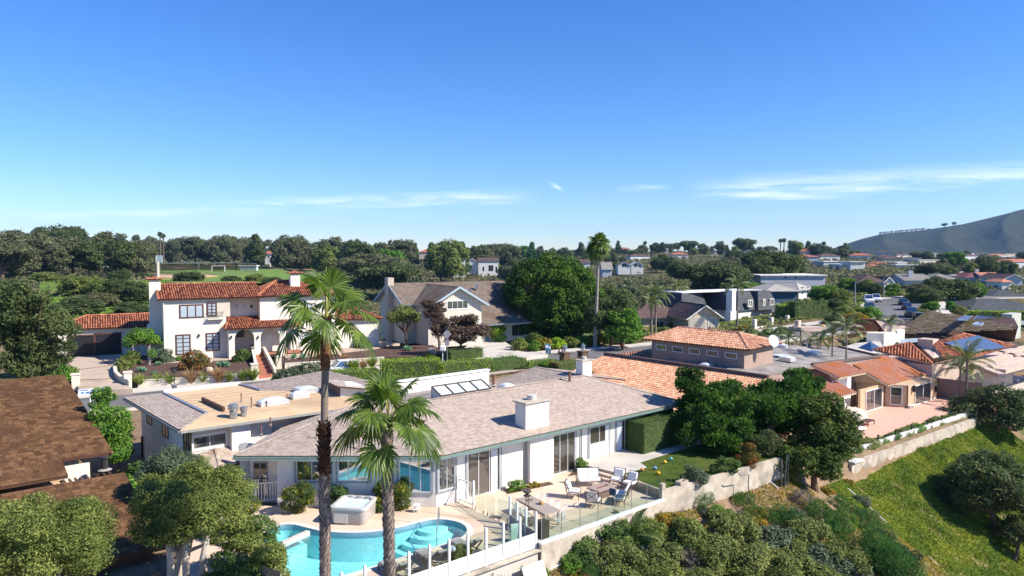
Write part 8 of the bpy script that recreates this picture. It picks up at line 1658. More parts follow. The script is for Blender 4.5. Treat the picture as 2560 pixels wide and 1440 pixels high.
# ------------------------------------------------------------------ playing field, canyon scrub, far woods
def fieldz(x,y):return gz(x,y)
def flat_px(name,pix,z,m):return sheet4(name,[G(x,y,z) for x,y in pix],m,z)
FG=pm('field_grass',(.10,.18,.02),(.15,.24,.035),.02,.95,c3=(.13,.17,.035),scale3=.01);INF=pm('infield_dirt',(.42,.28,.16),(.5,.35,.21),.05,.95)
flat_px('playing_field',[(385,704),(470,709),(650,706),(800,700),(700,672),(560,668),(400,672)],4.4,FG);flat_px('infield',[(395,694),(480,697),(545,689),(500,684),(400,686)],4.55,INF)
flat_px('upper_field',[(690,664),(900,663),(905,655),(700,655)],5.6,FG);flat_px('infield',[(755,664),(820,664),(830,661),(760,661)],5.7,INF)
YL=MB();YL.bar(G(390,699,4.7),G(545,692,4.7),.9,.05).bar(G(545,692,4.7),G(650,693,4.7),.9,.05);tag(YL.build('field_line',pm('yellow_line',(.6,.5,.05),(.7,.6,.08),2)),kind='structure')
CHAIN=clearm('chain_link',(.62,.58,.55),base=.0)
def chain_fence(label,pts,h,z,step=14):
    P=[G(x,y,z) for x,y in pts];t=thing('chain_link_fence',label,'fence',P[0])
    for p,q in zip(P,P[1:]):
        MB().poly([p,q,q +Z *h,p +Z *h]).build('mesh_panel',CHAIN,t);n=max(1,int((q -p).length /step));m=MB()
        for k in range(n +1):MB().bar(p.lerp(q,k /n),p.lerp(q,k /n)+Z *h,.35).build('post',GALV,t)
        MB().bar(p +Z *h,q +Z *h,.25).build('rail',GALV,t)
chain_fence('tall chain link backstop along the far side of the playing field',[(400,678),(590,676),(640,679)],4.6,4.3)
chain_fence('chain link fence in front of the eucalyptus grove at far left',[(0,684),(90,680),(180,684),(380,680)],3.0,5.0)
def field_bits():
    p=G(530,679,4.4);q=G(562,679,4.4);t=thing('soccer_goal','white soccer goal on the playing field','goal',p);MB().bar(p,p +Z *3.2,.3).bar(q,q +Z *3.2,.3).bar(p +Z *3.2,q +Z *3.2,.3).build('frame',TRIMW,t);MB().poly([p,q,q +Z *3.2,p +Z *3.2]).build('net',CHAIN,t)
    p=G(606,676,4.4);t=thing('dugout','white roofed pale blue dugout beside the field','dugout',p);MB().box(p.x +4,p.y,p.z,9.5,4,2.6).build('wall',pm('dugout_blue',(.45,.58,.62),(.5,.62,.66),1),t);MB().box(p.x +4,p.y,p.z +2.6,11,5,.5).build('roof',TRIMW,t)
    p=G(398,690,4.4);t=thing('scoreboard','pale blue scoreboard on white posts at the left of the field','scoreboard',p);MB().box(p.x,p.y,p.z +6,3.0,.4,3.2).build('board',pm('score_blue',(.35,.5,.55),(.4,.55,.6),1),t);MB().box(p.x -1.0,p.y,p.z,.5,.5,9.2).build('post',TRIMW,t)
    for (x,yb,yt,l) in ((395,697,655,'thick pale pole at the left of the field'),(675,668,642,'thick pale pole at the right of the field')):
        p=G(x,yb,4.4);t=thing('field_pole',l,'pole',p);MB().tube([p,p +Z *(yb -yt)*p.y /FPX],.6,8).build('pole',pm('cream_pole',(.5,.45,.36),(.58,.53,.43),1),t);MB().box(p.x,p.y,p.z -.2,1.8,1.8,.5).build('footing',CONC,t)
field_bits()
def scrub():
    rng=np.random.default_rng(17);n=230000;v=rng.random(n);Y=128*(900/128) ** (v ** .8);px=rng.uniform(-60,2640,n);x=(px -1280)/FPX *Y;z=ground_z(x,Y);rd,_=road_info(x,Y)
    k=(rd > 12) & ~((px > 380) & (px < 830) & (Y > 245) & (Y < 620)) & (fnoise(x *.07,Y *.07)+.5*fnoise(x *.3,Y *.3) >-.55) & ~((px > 2000) & (Y < 240) & (rng.random(n) < .75)) & ~((px < 700) & (Y > 150) & (Y < 260) & (rng.random(n) < .35));x,Y,z=x[k],Y[k],z[k]
    s=(1.0+Y /260)*rng.uniform(.5,1.2,len(x));h=np.abs(fnoise(x *.55,Y *.55))*1.6*np.clip(Y /250,.35,1.6);P=np.stack([x,Y,z +h *rng.random(len(x))],1);Nn=unit(rng.normal(size=P.shape)*.6+np.array([.1,-.25,.9]));Vt,F=leaf_quads(P,Nn,s *.75,.6,rng,.1)
    tag(nmesh('canyon_scrub',Vt,F,LF['chapd']),'low brown-green scrub covering the canyon sides and far slopes','scrub',kind='stuff')
    n=60000;px=rng.uniform(100,420,n);Y=rng.uniform(135,262,n);x=(px -1280)/FPX *Y;k=fnoise(x *.06+2,Y *.05) >-.25;x,Y=x[k],Y[k];P=np.stack([x,Y,ground_z(x,Y)+.35],1);Nn=unit(rng.normal(size=P.shape)*.45+np.array([.1,-.3,1.0]));Vt,F=leaf_quads(P,Nn,.9*rng.uniform(.6,1.3,len(P)),.65,rng,.1)
    tag(nmesh('ivy_bank',Vt,F,LF['ivy']),'bright green ivy covering the bank below the playing field','ground cover',kind='stuff')
    # garden undergrowth along the street
    n=90000;Y=rng.uniform(104,215,n);px=rng.uniform(1290,2640,n);x=(px -1280)/FPX *Y;rd,_=road_info(x,Y);aa_,bb_=(x -O.x)*U.x +(Y -O.y)*U.y,(x -O.x)*V.x +(Y -O.y)*V.y
    k=(rd > 8.2) & (fnoise(x *.16,Y *.16) >-.2) & (bb_ > 24);x,Y=x[k],Y[k];P=np.stack([x,Y,ground_z(x,Y)+.25+np.abs(fnoise(x,Y))*.5],1);Nn=unit(rng.normal(size=P.shape)*.5+np.array([.1,-.3,1.0]));Vt,F=leaf_quads(P,Nn,.5*rng.uniform(.5,1.4,len(P)),.6,rng,.1)
    tag(nmesh('garden_undergrowth',Vt,F,LF['olive']),'mixed green undergrowth in the gardens along the street','undergrowth',kind='stuff')
scrub()
def proto_tree(key,leaf,kind,seed,dens=230,size=.05):
    rng=np.random.default_rng(seed);bl=[]
    if kind == 'euc':
        for k in range(6):c=(rng.uniform(-.22,.22),rng.uniform(-.22,.22),rng.uniform(.28,.85));bl += mk_blobs(c,(.16,.16,.13),7,.10,rng,zmin=-.7,core=False)
        bl += mk_blobs((0,0,.52),(.28,.28,.34),20,.12,rng,zmin=-.8)
    elif kind == 'round':bl=mk_blobs((0,0,.50),(.40,.40,.42),44,.13,rng,zmin=-.8)
    elif kind == 'umb':bl=mk_blobs((0,0,.70),(.52,.52,.18),34,.12,rng,zmin=-.4)+mk_blobs((.1,0,.5),(.38,.38,.22),18,.12,rng)
    elif kind == 'con':
        for k in range(9):f=k /9;r=.24*(1-f)+.03;bl += mk_blobs((0,0,.22+.76*f),(r,r,.05),6,.06+r *.2,rng,core=False)
    elif kind == 'mass':bl=mk_blobs((0,0,.40),(.55,.55,.42),44,.15,rng,zmin=-.6)
    o=foliage('crown',bl,dens,size,LF[leaf],None,seed,.55,shell=.35,cull=.65);m=MB();trunk_limbs(m,(0,0,-.03),bl,.022 if kind != 'umb' else .035,rng,n=12,fork=.4);s=m.build('trunk',BARK);PROT[key]=(o.data,s.data);bpy.data.objects.remove(o);bpy.data.objects.remove(s)
SPEC={'euc1':('euc','euc',201),'euc2':('euc','euc',202),'euc3':('dark','euc',203),'rnd1':('euc','round',204),'rnd2':('dark','round',205),'rnd3':('olive','round',206),'rnd4':('green','round',213),'umb1':('dark','umb',207),'umb2':('euc','umb',208),'con1':('dark','con',209),'con2':('pine','con',210),'mass1':('chapd','mass',211),'mass2':('dark','mass',212),'mass3':('dark','mass',214),'mass4':('olive','mass',215)}
for k,(lf,kd,sd) in SPEC.items():proto_tree(k,lf,kd,sd,size=.042 if kd != 'mass' else .055,dens=420 if kd != 'mass' else 230)
KN={'euc':'grey-green eucalyptus','rnd':'round-headed tree','umb':'umbrella-shaped tree','con':'pointed conifer','mas':'thicket tree'}
LMK=[(30,'the left edge'),(150,'the garage roof'),(265,'the garage doors'),(375,'the tiled Spanish chimney'),(450,'the playing field backstop'),(545,'the soccer goal'),(620,'the blue dugout'),(678,'the cream mansion'),(735,'the second Spanish chimney'),(820,'the tallest foreground palm'),(900,'the field corner house'),(985,'the batten house chimney'),(1060,'the pink-walled villa'),(1140,'the stacked-balcony house'),(1220,'the glazed gable house'),(1290,'the batten house ridge end'),(1380,'the great dome tree'),(1487,'the lone street palm'),(1560,'the white gabled pair'),(1640,'the large queen palm'),(1700,'the slim palm pair'),(1790,'the flat white ridge house'),(1845,'the mansard house palm'),(1920,'the blue walled house'),(1990,'the long grey flat-roofed house'),(2060,'the ridge end villa'),(2130,'the white cubic apartments'),(2190,'the red apartments'),(2260,'the street end'),(2330,'the hill foot houses'),(2400,'the maroon roof'),(2480,'the orange roof'),(2545,'the right edge')]
def flabel(key,px,Y):
    x,n=min(LMK,key=lambda v:abs(v[0]-px));d=px -x;rel='straight behind' if abs(d) < 12 else ('left of' if d < 0 else 'right of')
    z='in the canyon' if Y < 330 else ('on the far slope' if Y < 560 else ('on the ridge' if Y < 800 else 'on the skyline'))
    if Y < 240:z='in the near gardens' if px > 1400 else 'on the near bank'
    return uniq('%s %s %s %s' % ({'3':'dark ','2':'broad ','1':'','4':'bright '}[key[-1]]+KN[key[:3]],z,rel,n)).replace('  ',' ')
def ft(key,px,ytop,Y,wf=1.0,label=None,zmin=2.5):
    b=base(px,Y);h=14+(636-ytop)*Y /FPX -b.z
    if h < zmin:h=zmin
    put(key,label or flabel(key,px,Y),b,(h *wf,h *wf,h),name='tree' if key[:3] != 'mas' else 'thicket_tree',cat='tree',group='trees of the canyon and far ridge')
def far_palm(px,ytop,Y,label):
    b=base(px,Y);h=14+(636-ytop)*Y /FPX -b.z;t=thing('distant_fan_palm',label,'palm',b,'fan palms on the skyline');MB().tube([b,b +Z *(h -1)],.35+Y *.0002,6).build('trunk',BARK,t);m=MB();rng=np.random.default_rng(int(px));r=1.6+Y *.0014
    for k in range(16):a=k *2.4;e=R(75-120*k /16);d=Vector((math.cos(a)*math.cos(e),math.sin(a)*math.cos(e),math.sin(e)));add_fan(m,b +Z *(h -r *.7)+d *r *.4,d,Z if abs(d.z) < .9 else Vector((1,0,0)),r *.7,rng,8,droop=.4)
    m.build('crown',LF['dark'],t)
# named skyline and middle-distance trees: (proto, px, top y, distance, width factor)
NT=[('euc1',30,572,330,1.1),('umb2',62,574,300,1.3),('umb2',5,600,270,1.2),('umb1',150,553,430,.8),('rnd1',110,590,330,1.0),('euc2',185,583,320,1.1),('euc3',225,590,310,1.1),('euc1',262,576,330,.9),('euc3',300,588,295,1.1),('euc2',340,592,300,1.0),('rnd1',365,598,320,.8),('rnd1',60,600,285,1.2),('euc2',130,605,290,1.1),('rnd1',440,596,640,1.0),('euc2',490,583,560,1.0),('rnd1',545,588,560,1.1),('euc1',585,600,600,1.0),('con1',640,584,470,.9),('euc3',638,600,480,.9),('rnd1',712,586,480,.9),('rnd1',752,586,485,.9),('euc2',812,590,560,.8),('euc1',845,590,560,.8),('euc3',885,588,540,.8),('rnd2',900,598,430,1.1),('euc2',990,589,480,1.2),('rnd4',975,612,430,1.0),('umb2',935,628,360,1.5),('umb1',965,650,320,1.4),('con1',1037,607,620,.8),('con1',1078,605,560,.8),('rnd3',1103,598,430,.8),('rnd3',1132,596,430,.8),('con2',1155,603,470,.8),('rnd3',820,612,470,1.2),('rnd1',1205,610,520,.9),('euc2',1236,604,640,.8),('rnd1',1275,609,560,1),('con2',1330,604,700,.9),('con1',1545,601,820,.9),('umb1',1720,598,780,1.0),('euc1',1800,602,760,1.2),('umb1',1858,591,760,1.0),('rnd2',1640,605,800,1.2),('umb1',1935,615,250,1.15),('rnd2',1905,640,240,1.1),('umb1',1790,650,230,1.25),('rnd1',1820,672,225,1.0),('rnd3',1990,600,650,.9),('con1',2020,602,650,1.0),('rnd2',2045,606,640,1.0),('umb2',2110,610,900,.9),('rnd4',1895,698,190,1.3),('rnd4',2062,706,165,1.5),('rnd3',2100,720,160,1.2),('rnd2',2090,745,150,1.3),('mass4',2150,768,140,1.5),('rnd4',2120,690,210,1.3),('rnd3',2165,696,200,1.2),('rnd2',2190,706,190,1.1),('rnd4',2232,706,196,1.1),('umb2',2290,706,185,1.3),('rnd2',2340,688,190,1.3),('mass3',2370,690,175,1.6),('rnd2',2410,694,178,1.2),('rnd4',2440,700,180,1.0),('mass3',2315,715,170,1.4),('rnd2',2470,645,330,1.2),('rnd2',2510,648,340,1.3),('rnd3',2430,655,330,1.0),('umb2',2330,655,300,1.5),('rnd2',2370,665,290,1.2),('umb1',2300,668,300,1.2),('rnd4',2335,755,150,1.1),('rnd4',2380,762,152,.9),('con2',2375,758,150,.8),]
for (px,py,hh,l) in ((2362,566,17,'spreading tree standing alone on the hill crest'),(2385,560,13,'dark round tree right of the lone crest tree'),(2322,574,9,'small round tree at the end of the crest houses')):put('umb2' if hh > 15 else 'rnd2',l,D(px,py +3,2575),(hh *1.2,hh *1.2,hh),name='tree',cat='tree')
for key,px,yt,Y,wf in NT:ft(key,px,yt,Y,wf)
for (px,yt,Y,l) in ((402,580,560,'left one of two tall thin palms above the left grove'),(410,585,570,'right one of two tall thin palms above the left grove'),(520,602,640,'short skyline palm above the soccer goal'),(1950,597,680,'left one of three ridge palms'),(1959,596,680,'middle one of three ridge palms'),(1974,601,670,'right one of three ridge palms'),(2058,604,650,'single palm at the end of the ridge'),(2112,607,880,'palm with flat head at the foot of the hill'),(1612,603,780,'small palm on the ridge right of the lone street palm')):far_palm(px,yt,Y,l)
SKY=np.array([[-20,578],[100,594],[200,588],[320,592],[430,596],[560,594],[690,600],[780,608],[860,604],[930,610],[1030,618],[1060,622],[1130,608],[1230,612],[1330,614],[1440,614],[1500,612],[1560,614],[1640,610],[1720,606],[1800,606],[1900,608],[1960,610],[2050,612],[2080,622],[2130,632],[2300,640],[2600,640]])
rng=np.random.default_rng(99);ks=['euc1','euc2','rnd1','rnd2','umb2','con1','rnd3','rnd4']
for k in range(120):
    px=-15+k *17.6+rng.uniform(-9,9);Y=rng.uniform(620,980);low=rng.random() < .5
    ft(ks[int(rng.integers(0,8))],px,np.interp(px,SKY[:,0],SKY[:,1])+(rng.uniform(6,24) if low else rng.uniform(-11,6)),Y,rng.uniform(.9,1.5) if low else rng.uniform(.6,1.05),zmin=7)
HS=[((bl[0]+br[0])/2,abs(br[0]-bl[0])/2+8,Y,ye) for (l,bl,br,ye,yr,dp,yw,wm,rf,rm,Y,wn) in FW]
def clear_of(px,Y,w_):return all(not (abs(px -hx) < hw and hy -190 < Y < hy +12) for hx,hw,hy in HSX) and all(not (abs(px -hx) < hw +w_ and Y < hy +15 and Y > hy -260) for hx,hw,hy,_ in HS)
cnt=0
for k in range(900):
    if cnt > 150:break
    px=rng.uniform(900,2600);Y=rng.uniform(330,640) if rng.random() < .6 else rng.uniform(560,900)
    if px < 1250 and Y < 420:continue
    if px > 2060 and Y < 300:continue
    if not clear_of(px,Y,10):continue
    b=base(px,Y);h=rng.uniform(6,12);key=['rnd1','rnd2','euc1','euc3','umb2','rnd3','mass2','rnd4'][int(rng.choice(8,p=[.2,.2,.15,.12,.1,.1,.09,.04]))]
    put(key,flabel(key,px,Y),b,(h *rng.uniform(1.0,1.5),)*2+(h,),name='tree',cat='tree',group='trees of the canyon and far ridge');cnt += 1
cnt=0
for k in range(400):   # scattered big bushes on the canyon banks
    if cnt > 55:break
    px=rng.uniform(100,1300);Y=rng.uniform(140,420);b=base(px,Y)
    yb=636+(14-b.z)*FPX /Y
    if (390 < px < 800 and Y > 235) or (px < 430 and (690 > yb or rng.random() < .6)):continue
    key=['mass1','mass2','mass1','mass4','rnd2','mass3'][int(rng.integers(0,6))];h=rng.uniform(2.2,4.8);put(key,flabel(key,px,Y),b,(h *rng.uniform(1.2,1.9),)*2+(h,),name='thicket_tree',cat='tree',group='trees of the canyon and far ridge');cnt += 1
for (px,Y,h,wf,key) in ((190,190,6.5,1.3,'rnd3'),(230,200,6.0,1.3,'mass4'),(250,185,5.5,1.4,'rnd3'),(300,180,6.5,1.4,'rnd2'),(345,175,6.0,1.4,'rnd2'),(190,150,4.5,1.9,'mass2'),(330,150,4.0,1.6,'mass2'),(470,262,4.5,1.9,'mass2'),(580,262,3.4,1.8,'mass2'),(640,258,4.6,1.6,'mass4'),(690,250,5.0,1.6,'mass2'),(880,175,5.5,1.6,'mass2'),(930,185,5.0,1.5,'mass1'),(895,215,6.0,1.4,'rnd2'),(1580,150,3.5,1.5,'mass1'),(1660,165,4.5,1.6,'mass2'),(1720,160,4.0,1.5,'mass1'),(1560,190,6,1.3,'rnd2'),(1620,230,5,1.6,'mass2'),(1680,240,5,1.6,'mass2'),(1740,250,5,1.5,'mass1')):
    b=base(px,Y);put(key,flabel(key,px,Y),b,(h *wf,h *wf,h),name='tree',cat='tree',group='trees of the canyon and far ridge')
# street-side planting on the right
SP=[(1660,832,.3,1.5,'olive4'),(1600,838,.2,1.6,'dark10'),(1700,834,.3,1.2,'red'),(1575,852,.1,1.2,'green5'),(1690,815,.5,1.8,'rusty6'),(1880,838,.5,1.3,'olive4'),(1920,836,.6,1.2,'green5'),(1960,832,.8,1.3,'olive4'),(1860,826,.6,1.2,'rusty6'),(2000,826,1,1.4,'dark10'),(1990,772,1.8,2.0,'dark10'),(1955,790,1.5,2.0,'olive4'),(2080,812,1.2,2.0,'dark10'),(2110,800,1.3,2.4,'olive4'),(2040,790,1.4,2.4,'dark10'),(2080,780,1.5,2.6,'dark10'),(2140,815,.9,2.4,'rusty6'),(2170,805,1.0,2.6,'green5'),(2300,790,1.8,1.8,'chap1'),(2320,780,1.9,1.9,'green5'),(2400,782,1.8,2.0,'olive4'),(2440,778,1.9,2.0,'green5'),(2480,790,1.8,1.6,'green5'),(1780,838,.4,1.2,'green5'),(1755,836,.4,1.2,'olive4'),(2200,735,2.5,2.0,'olive4'),(2225,742,2.6,1.6,'green5'),(2245,738,2.8,1.5,'chap9'),(2275,745,3,1.6,'dark10')]
for (px,py,z,s,key) in SP:p=G(px,py,z);p.z=gz(p.x,p.y);key=key if key in PROT else 'rusty6';put(key,uniq(kname(key)+' by the street '+where(px,LMK)),p,(s,s,s *.95),group='shrubs along the street')
hedge_px('yellow-green clipped hedge between the charcoal roofs',2430,798,2640,800,1.2,1.6,2.0,'hedge',210,14,.3);hedge_px('dark tall hedge behind the iron gate',1985,808,2070,806,1.0,4.2,2.0,'hedged',211,10,.35,.3);hedge_px('green clipped hedge cube beside the mansard house',1951,806,1972,806,1.0,3.3,3,'hedge',212,16,.25)
# ------------------------------------------------------------------ vehicles
TYRE=pm('tyre_rubber',(.012,.012,.013),(.02,.02,.02),5,.8);RIM=pm('wheel_rim',(.5,.5,.52),(.6,.6,.62),5,.3,metal=.7);CGL=glassm('car_glass',(.012,.016,.02),.25);LAMPR=pm('tail_light',(.35,.02,.015),(.45,.03,.02),5,.3);LAMPW=pm('head_light',(.7,.7,.68),(.75,.75,.73),5,.2)
def car(label,p,ang,L,W,Hh,paint,kind='suv',group=None,cat='car'):
    """x forward; hull lofted from side stations, glazed cabin, four wheels"""
    t=thing('parked_car' if cat != 'pickup truck' else 'pickup_truck',label,cat,(0,0,0),group);hb=Hh *.56;g=Hh *.17
    prof={'suv':[(-.5,.30,.52),(-.485,.20,.56),(-.30,.17,.58),(.18,.17,.57),(.42,.18,.50),(.49,.20,.42),(.5,.28,.36)],'sedan':[(-.5,.28,.46),(-.48,.2,.52),(-.3,.17,.55),(.15,.17,.55),(.42,.18,.48),(.49,.2,.4),(.5,.28,.34)],'pickup':[(-.5,.28,.56),(-.495,.22,.58),(-.15,.2,.58),(.2,.2,.58),(.44,.2,.54),(.495,.22,.46),(.5,.28,.4)]}[kind]
    m=MB();rings=[]
    for (x,lo,hi) in prof:
        k=1 if abs(x) < .45 else .86;w0=W /2*k;rings.append([(x *L,-w0 *.92,lo *Hh),(x *L,-w0,(lo +.08)*Hh),(x *L,-w0 *.98,(hi -.04)*Hh),(x *L,-w0 *.86,hi *Hh),(x *L,w0 *.86,hi *Hh),(x *L,w0 *.98,(hi -.04)*Hh),(x *L,w0,(lo +.08)*Hh),(x *L,w0 *.92,lo *Hh)])
    for r in rings:m.v += r
    for i in range(len(rings)-1):
        for j in range(8):m.f.append((i *8+j,i *8+(j +1) % 8,(i +1)*8+(j +1) % 8,(i +1)*8+j));m.m.append(0)
    m.f.append(tuple(range(8))[::-1]);m.f.append(tuple((len(rings)-1)*8+j for j in range(8)));m.m += [0,0];m.build('body',paint,t,smooth=True)
    cab={'suv':(-.47,-.40,.06,.24),'sedan':(-.38,-.22,.08,.26),'pickup':(-.10,-.06,.14,.27)}[kind];x0,x1,x2,x3=[c *L for c in cab];zb,zt=.55*Hh,Hh;wb,wt=W *.45,W *.37
    lo=[(x0,-wb,zb),(x3,-wb,zb),(x3,wb,zb),(x0,wb,zb)];hi=[(x1,-wt,zt *.97),(x2,-wt,zt *.97),(x2,wt,zt *.97),(x1,wt,zt *.97)];c=MB()
    for q in range(4):c.poly([lo[q],lo[(q +1) % 4],hi[(q +1) % 4],hi[q]])
    c.build('windows',CGL,t);r=MB();r.prism([(x1 -.03,-wt -.01,zt *.96),(x2 +.03,-wt -.01,zt *.96),(x2 +.03,wt +.01,zt *.96),(x1 -.03,wt +.01,zt *.96)],zt *.04)
    for sy in (-1,1):
        for (a,b) in ((x0,x1),(x3,x2),((x0 +x3)/2-.05,(x1 +x2)/2-.05)):r.bar((a,sy *wb,zb),(b,sy *wt,zt *.97),.07)
    r.build('roof',paint,t)
    rad=Hh *.21
    for sx in (-.31,.31):
        for sy in (-1,1):
            wh=MB();wh.tube([(sx *L,sy *(W /2-.20),rad),(sx *L,sy *(W /2+.01),rad)],rad,14);wo=wh.build('wheel',TYRE,t);MB().tube([(sx *L,sy *(W /2+.0),rad),(sx *L,sy *(W /2+.025),rad)],rad *.62,12).build('rim',RIM,wo)
    for sy in (-1,1):MB().box(L *.488,sy *W *.36,Hh *.36,.08,.3,.12).build('headlight',LAMPW,t);MB().box(-L *.497,sy *W *.38,Hh *.40,.06,.22,.16).build('taillight',LAMPR,t)
    MB().box(0,0,Hh *.12,L *.92,W *.8,Hh *.1).build('underbody',DARKT,t)
    if kind == 'pickup':MB().prism([(-.47*L,-W *.40,Hh *.585),(-.13*L,-W *.40,Hh *.585),(-.13*L,W *.40,Hh *.585),(-.47*L,W *.40,Hh *.585)],.02).build('bed',DARKT,t)
    t.location=p;t.rotation_euler=(0,0,ang);return t
PW=pm('white_car_paint',(.68,.69,.70),(.72,.73,.74),3,.2,spec=.6);PB=pm('blue_car_paint',(.03,.08,.13),(.04,.10,.16),3,.2,spec=.6);PG=pm('grey_car_paint',(.06,.06,.075),(.08,.08,.09),3,.2,spec=.6);PK=pm('black_car_paint',(.012,.013,.018),(.02,.02,.025),3,.2,spec=.6)
def on_road(px,py):
    z=1.0
    for _ in range(12):p=G(px,py,z);_r,zz=road_info(np.array([p.x]),np.array([p.y]));z=z *.3+float(zz[0])*.7
    return Vector((p.x,p.y,float(zz[0])+.01))
car('small white hatchback parked at the kerb behind the tallest palm trunk',G(850,934,-.29),math.atan2(.556,.83)+math.pi,4.1,1.8,1.62,PW,'suv')
aN=math.atan2(22,8)
car('white van-like car facing the camera at the left kerb of the far street',on_road(2171,757),aN -math.pi,4.9,2.0,1.9,PW,'suv');car('white pickup truck parked behind the white car on the far street',on_road(2189,754),aN +math.pi,5.4,2.0,1.9,PW,'pickup',cat='pickup truck');car('blue car parked in front of the white car on the far street',on_road(2173,774),aN -math.pi,4.6,1.85,1.5,PB,'sedan')
car('dark car farthest up the right kerb of the far street',on_road(2257,762),aN -.1,4.6,1.85,1.5,PK,'suv');car('black car behind the grey pickup on the far street',on_road(2266,774),aN -.1,4.6,1.85,1.55,PK,'suv');car('dark grey truck nearest on the right kerb of the far street',on_road(2277,792),aN -.1,5.4,2.05,1.85,PG,'pickup',cat='pickup truck')
def trailer():
    p=on_road(2296,800);t=thing('utility_trailer','black box trailer with clutter beside the pickup truck','trailer',p);MB().box(p.x,p.y,p.z +.5,1.6,2.6,.9,aN -1.5).build('box',PK,t);MB().tube([p +Vector((-.9,0,.35)),p +Vector((-.7,0,.35))],.35,10).build('wheel',TYRE,t);MB().box(p.x +1.2,p.y +.3,p.z +.4,.9,1.8,.8,.5).build('load',GALV,t)
trailer()
# ------------------------------------------------------------------ street furniture
def sign():
    p=G(1118,905,-.1);t=thing('road_sign','back of a diamond shaped road sign with a small plate on a pole','road sign',p);MB().tube([p,p +Z *4.0],.05,6).build('pole',GALV,t);c=p +Z *3.7;s=.55;SG=pm('sign_back',(.33,.30,.32),(.38,.35,.37),3,.5)
    MB().prism([c +Vector((-s,-.07,0)),c +Vector((0,-.07,-s *1.25)),c +Vector((s,-.07,0)),c +Vector((0,-.07,s *1.25))],Vector((0,.03,0))).build('plate',SG,t);MB().obox(c +Vector((-.28,-.07,-1.55)),(.56,0,0),(0,.03,0),(0,0,.75)).build('small_plate',SG,t)
    p=G(1107,915,-.2);t=thing('white_utility_box','small rounded white box on a post between the two hedges','utility box',p);MB().box(p.x,p.y,p.z +1.9,.75,.5,.7).build('box',TRIMW,t,bevel=.12);MB().box(p.x,p.y,p.z -.2,.1,.1,2.2).build('post',TRIMW,t)
    p=G(1080,892,.2);t=thing('garden_pillar_box','pale square garden box at the end of the dark bed','planter',p);MB().box(p.x,p.y,p.z,.9,.9,1.0).build('box',CONC,t);MB().box(p.x,p.y,p.z +1.0,1.0,1.0,.1).build('rim',CONC,t)
sign()
def lamp_pillar(px,py,label):
    p=G(px,py,-.2);t=thing('lamp_pillar',label,'lamp pillar',p,'brick lamp pillars behind the ranch house');BK=pm('dark_brick_pillar',(.10,.06,.045),(.16,.10,.07),4,.9);MB().box(p.x,p.y,p.z -.4,1.0,1.0,1.9,.6).build('pillar',BK,t);MB().box(p.x,p.y,p.z +1.5,1.15,1.15,.12,.6).build('cap',BK,t)
    q=p +Z *1.62;MB().lathe(q,[(.07,0),(.07,.15),(.22,.2),(.26,.62)],6).build('lamp_glass',pm('lamp_pane',(.35,.42,.45),(.4,.47,.5),3,.2),t);MB().lathe(q +Z *.62,[(.38,0),(.34,.08),(.12,.30),(.04,.42)],6).build('lamp_hood',pm('lamp_hood',(.10,.12,.15),(.16,.18,.22),3,.4),t)
lamp_pillar(1412,912,'left brick lamp pillar behind the ranch roof');lamp_pillar(1457,908,'right brick lamp pillar beside the square white chimney')
p=G(1367,884,-.15);t=thing('newspaper_box','upright blue newspaper box on the far pavement','newspaper box',p);NB=pm('blue_box',(.04,.16,.24),(.06,.2,.3),3,.5);MB().box(p.x,p.y,p.z +.45,.55,.5,.95).build('box',NB,t,bevel=.03);MB().box(p.x,p.y,p.z,.3,.3,.45).build('stand',NB,t);MB().box(p.x,p.y -.26,p.z +.85,.4,.02,.4).build('window',TRIMW,t)
p=G(1374,884,-.15);t=thing('blue_box','second slimmer blue box beside the newspaper box','newspaper box',p);MB().box(p.x,p.y,p.z,.35,.35,1.25).build('box',NB,t,bevel=.03);MB().box(p.x,p.y -.19,p.z +.7,.25,.02,.35).build('window',TRIMW,t)
for (x,l) in ((1398,'left short brown post on the far pavement'),(1406,'right short brown post on the far pavement')):p=G(x,884,-.15);t=thing('short_post',l,'post',p,'short brown posts on the far pavement');MB().lathe(p,[(.28,0),(.22,.1),(.10,.5),(.08,.85)],8).build('post',PIPE,t)
p=G(1552,868,-.15);t=thing('fire_hydrant','red hydrant with pale rods by the kerb right of the lone palm','hydrant',p);RD=pm('hydrant_red',(.5,.04,.02),(.6,.06,.03),3,.4);MB().lathe(p,[(.2,0),(.16,.05),(.15,.55),(.19,.6),(.13,.75),(.04,.82)],10).build('body',RD,t);MB().tube([p +Vector((-.28,0,.42)),p +Vector((.28,0,.42))],.07,8).build('outlet',RD,t);MB().bar(p +Vector((-.5,.3,0)),p +Vector((-.1,.3,1.5)),.05).bar(p +Vector((.4,.3,0)),p +Vector((.1,.3,1.6)),.05).build('rods',TRIMW,t)
def streetlight(px,py,z,h,label):
    p=G(px,py,z);t=thing('street_light',label,'street light',p);MB().tube([p,p +Z *h],[.14,.09],8).build('pole',GALV,t);MB().tube([p +Z *h,p +Z *(h +.3)+Vector((.9,-.3,0)),p +Z *(h +.3)+Vector((1.6,-.5,0))],.06,6).build('arm',GALV,t);MB().box(p.x +1.8,p.y -.55,p.z +h +.2,.7,.25,.15,-.3).build('lamp_head',DARKT,t)
streetlight(2137,768,2.2,5.6,'tall grey street light pole left of the parked white cars');streetlight(2209,745,2.6,5.2,'thin grey street light pole before the white gabled house')
p=G(436,960,.0);t=thing('garden_floodlight','dark round floodlight on a post by the low garden wall','floodlight',p);MB().tube([p,p +Z *1.3],.04,6).build('post',DARKT,t);MB().lathe(p +Z *1.2,[(.12,0),(.26,.08),(.26,.35),(.1,.42)],10).build('lamp_head',DARKT,t)
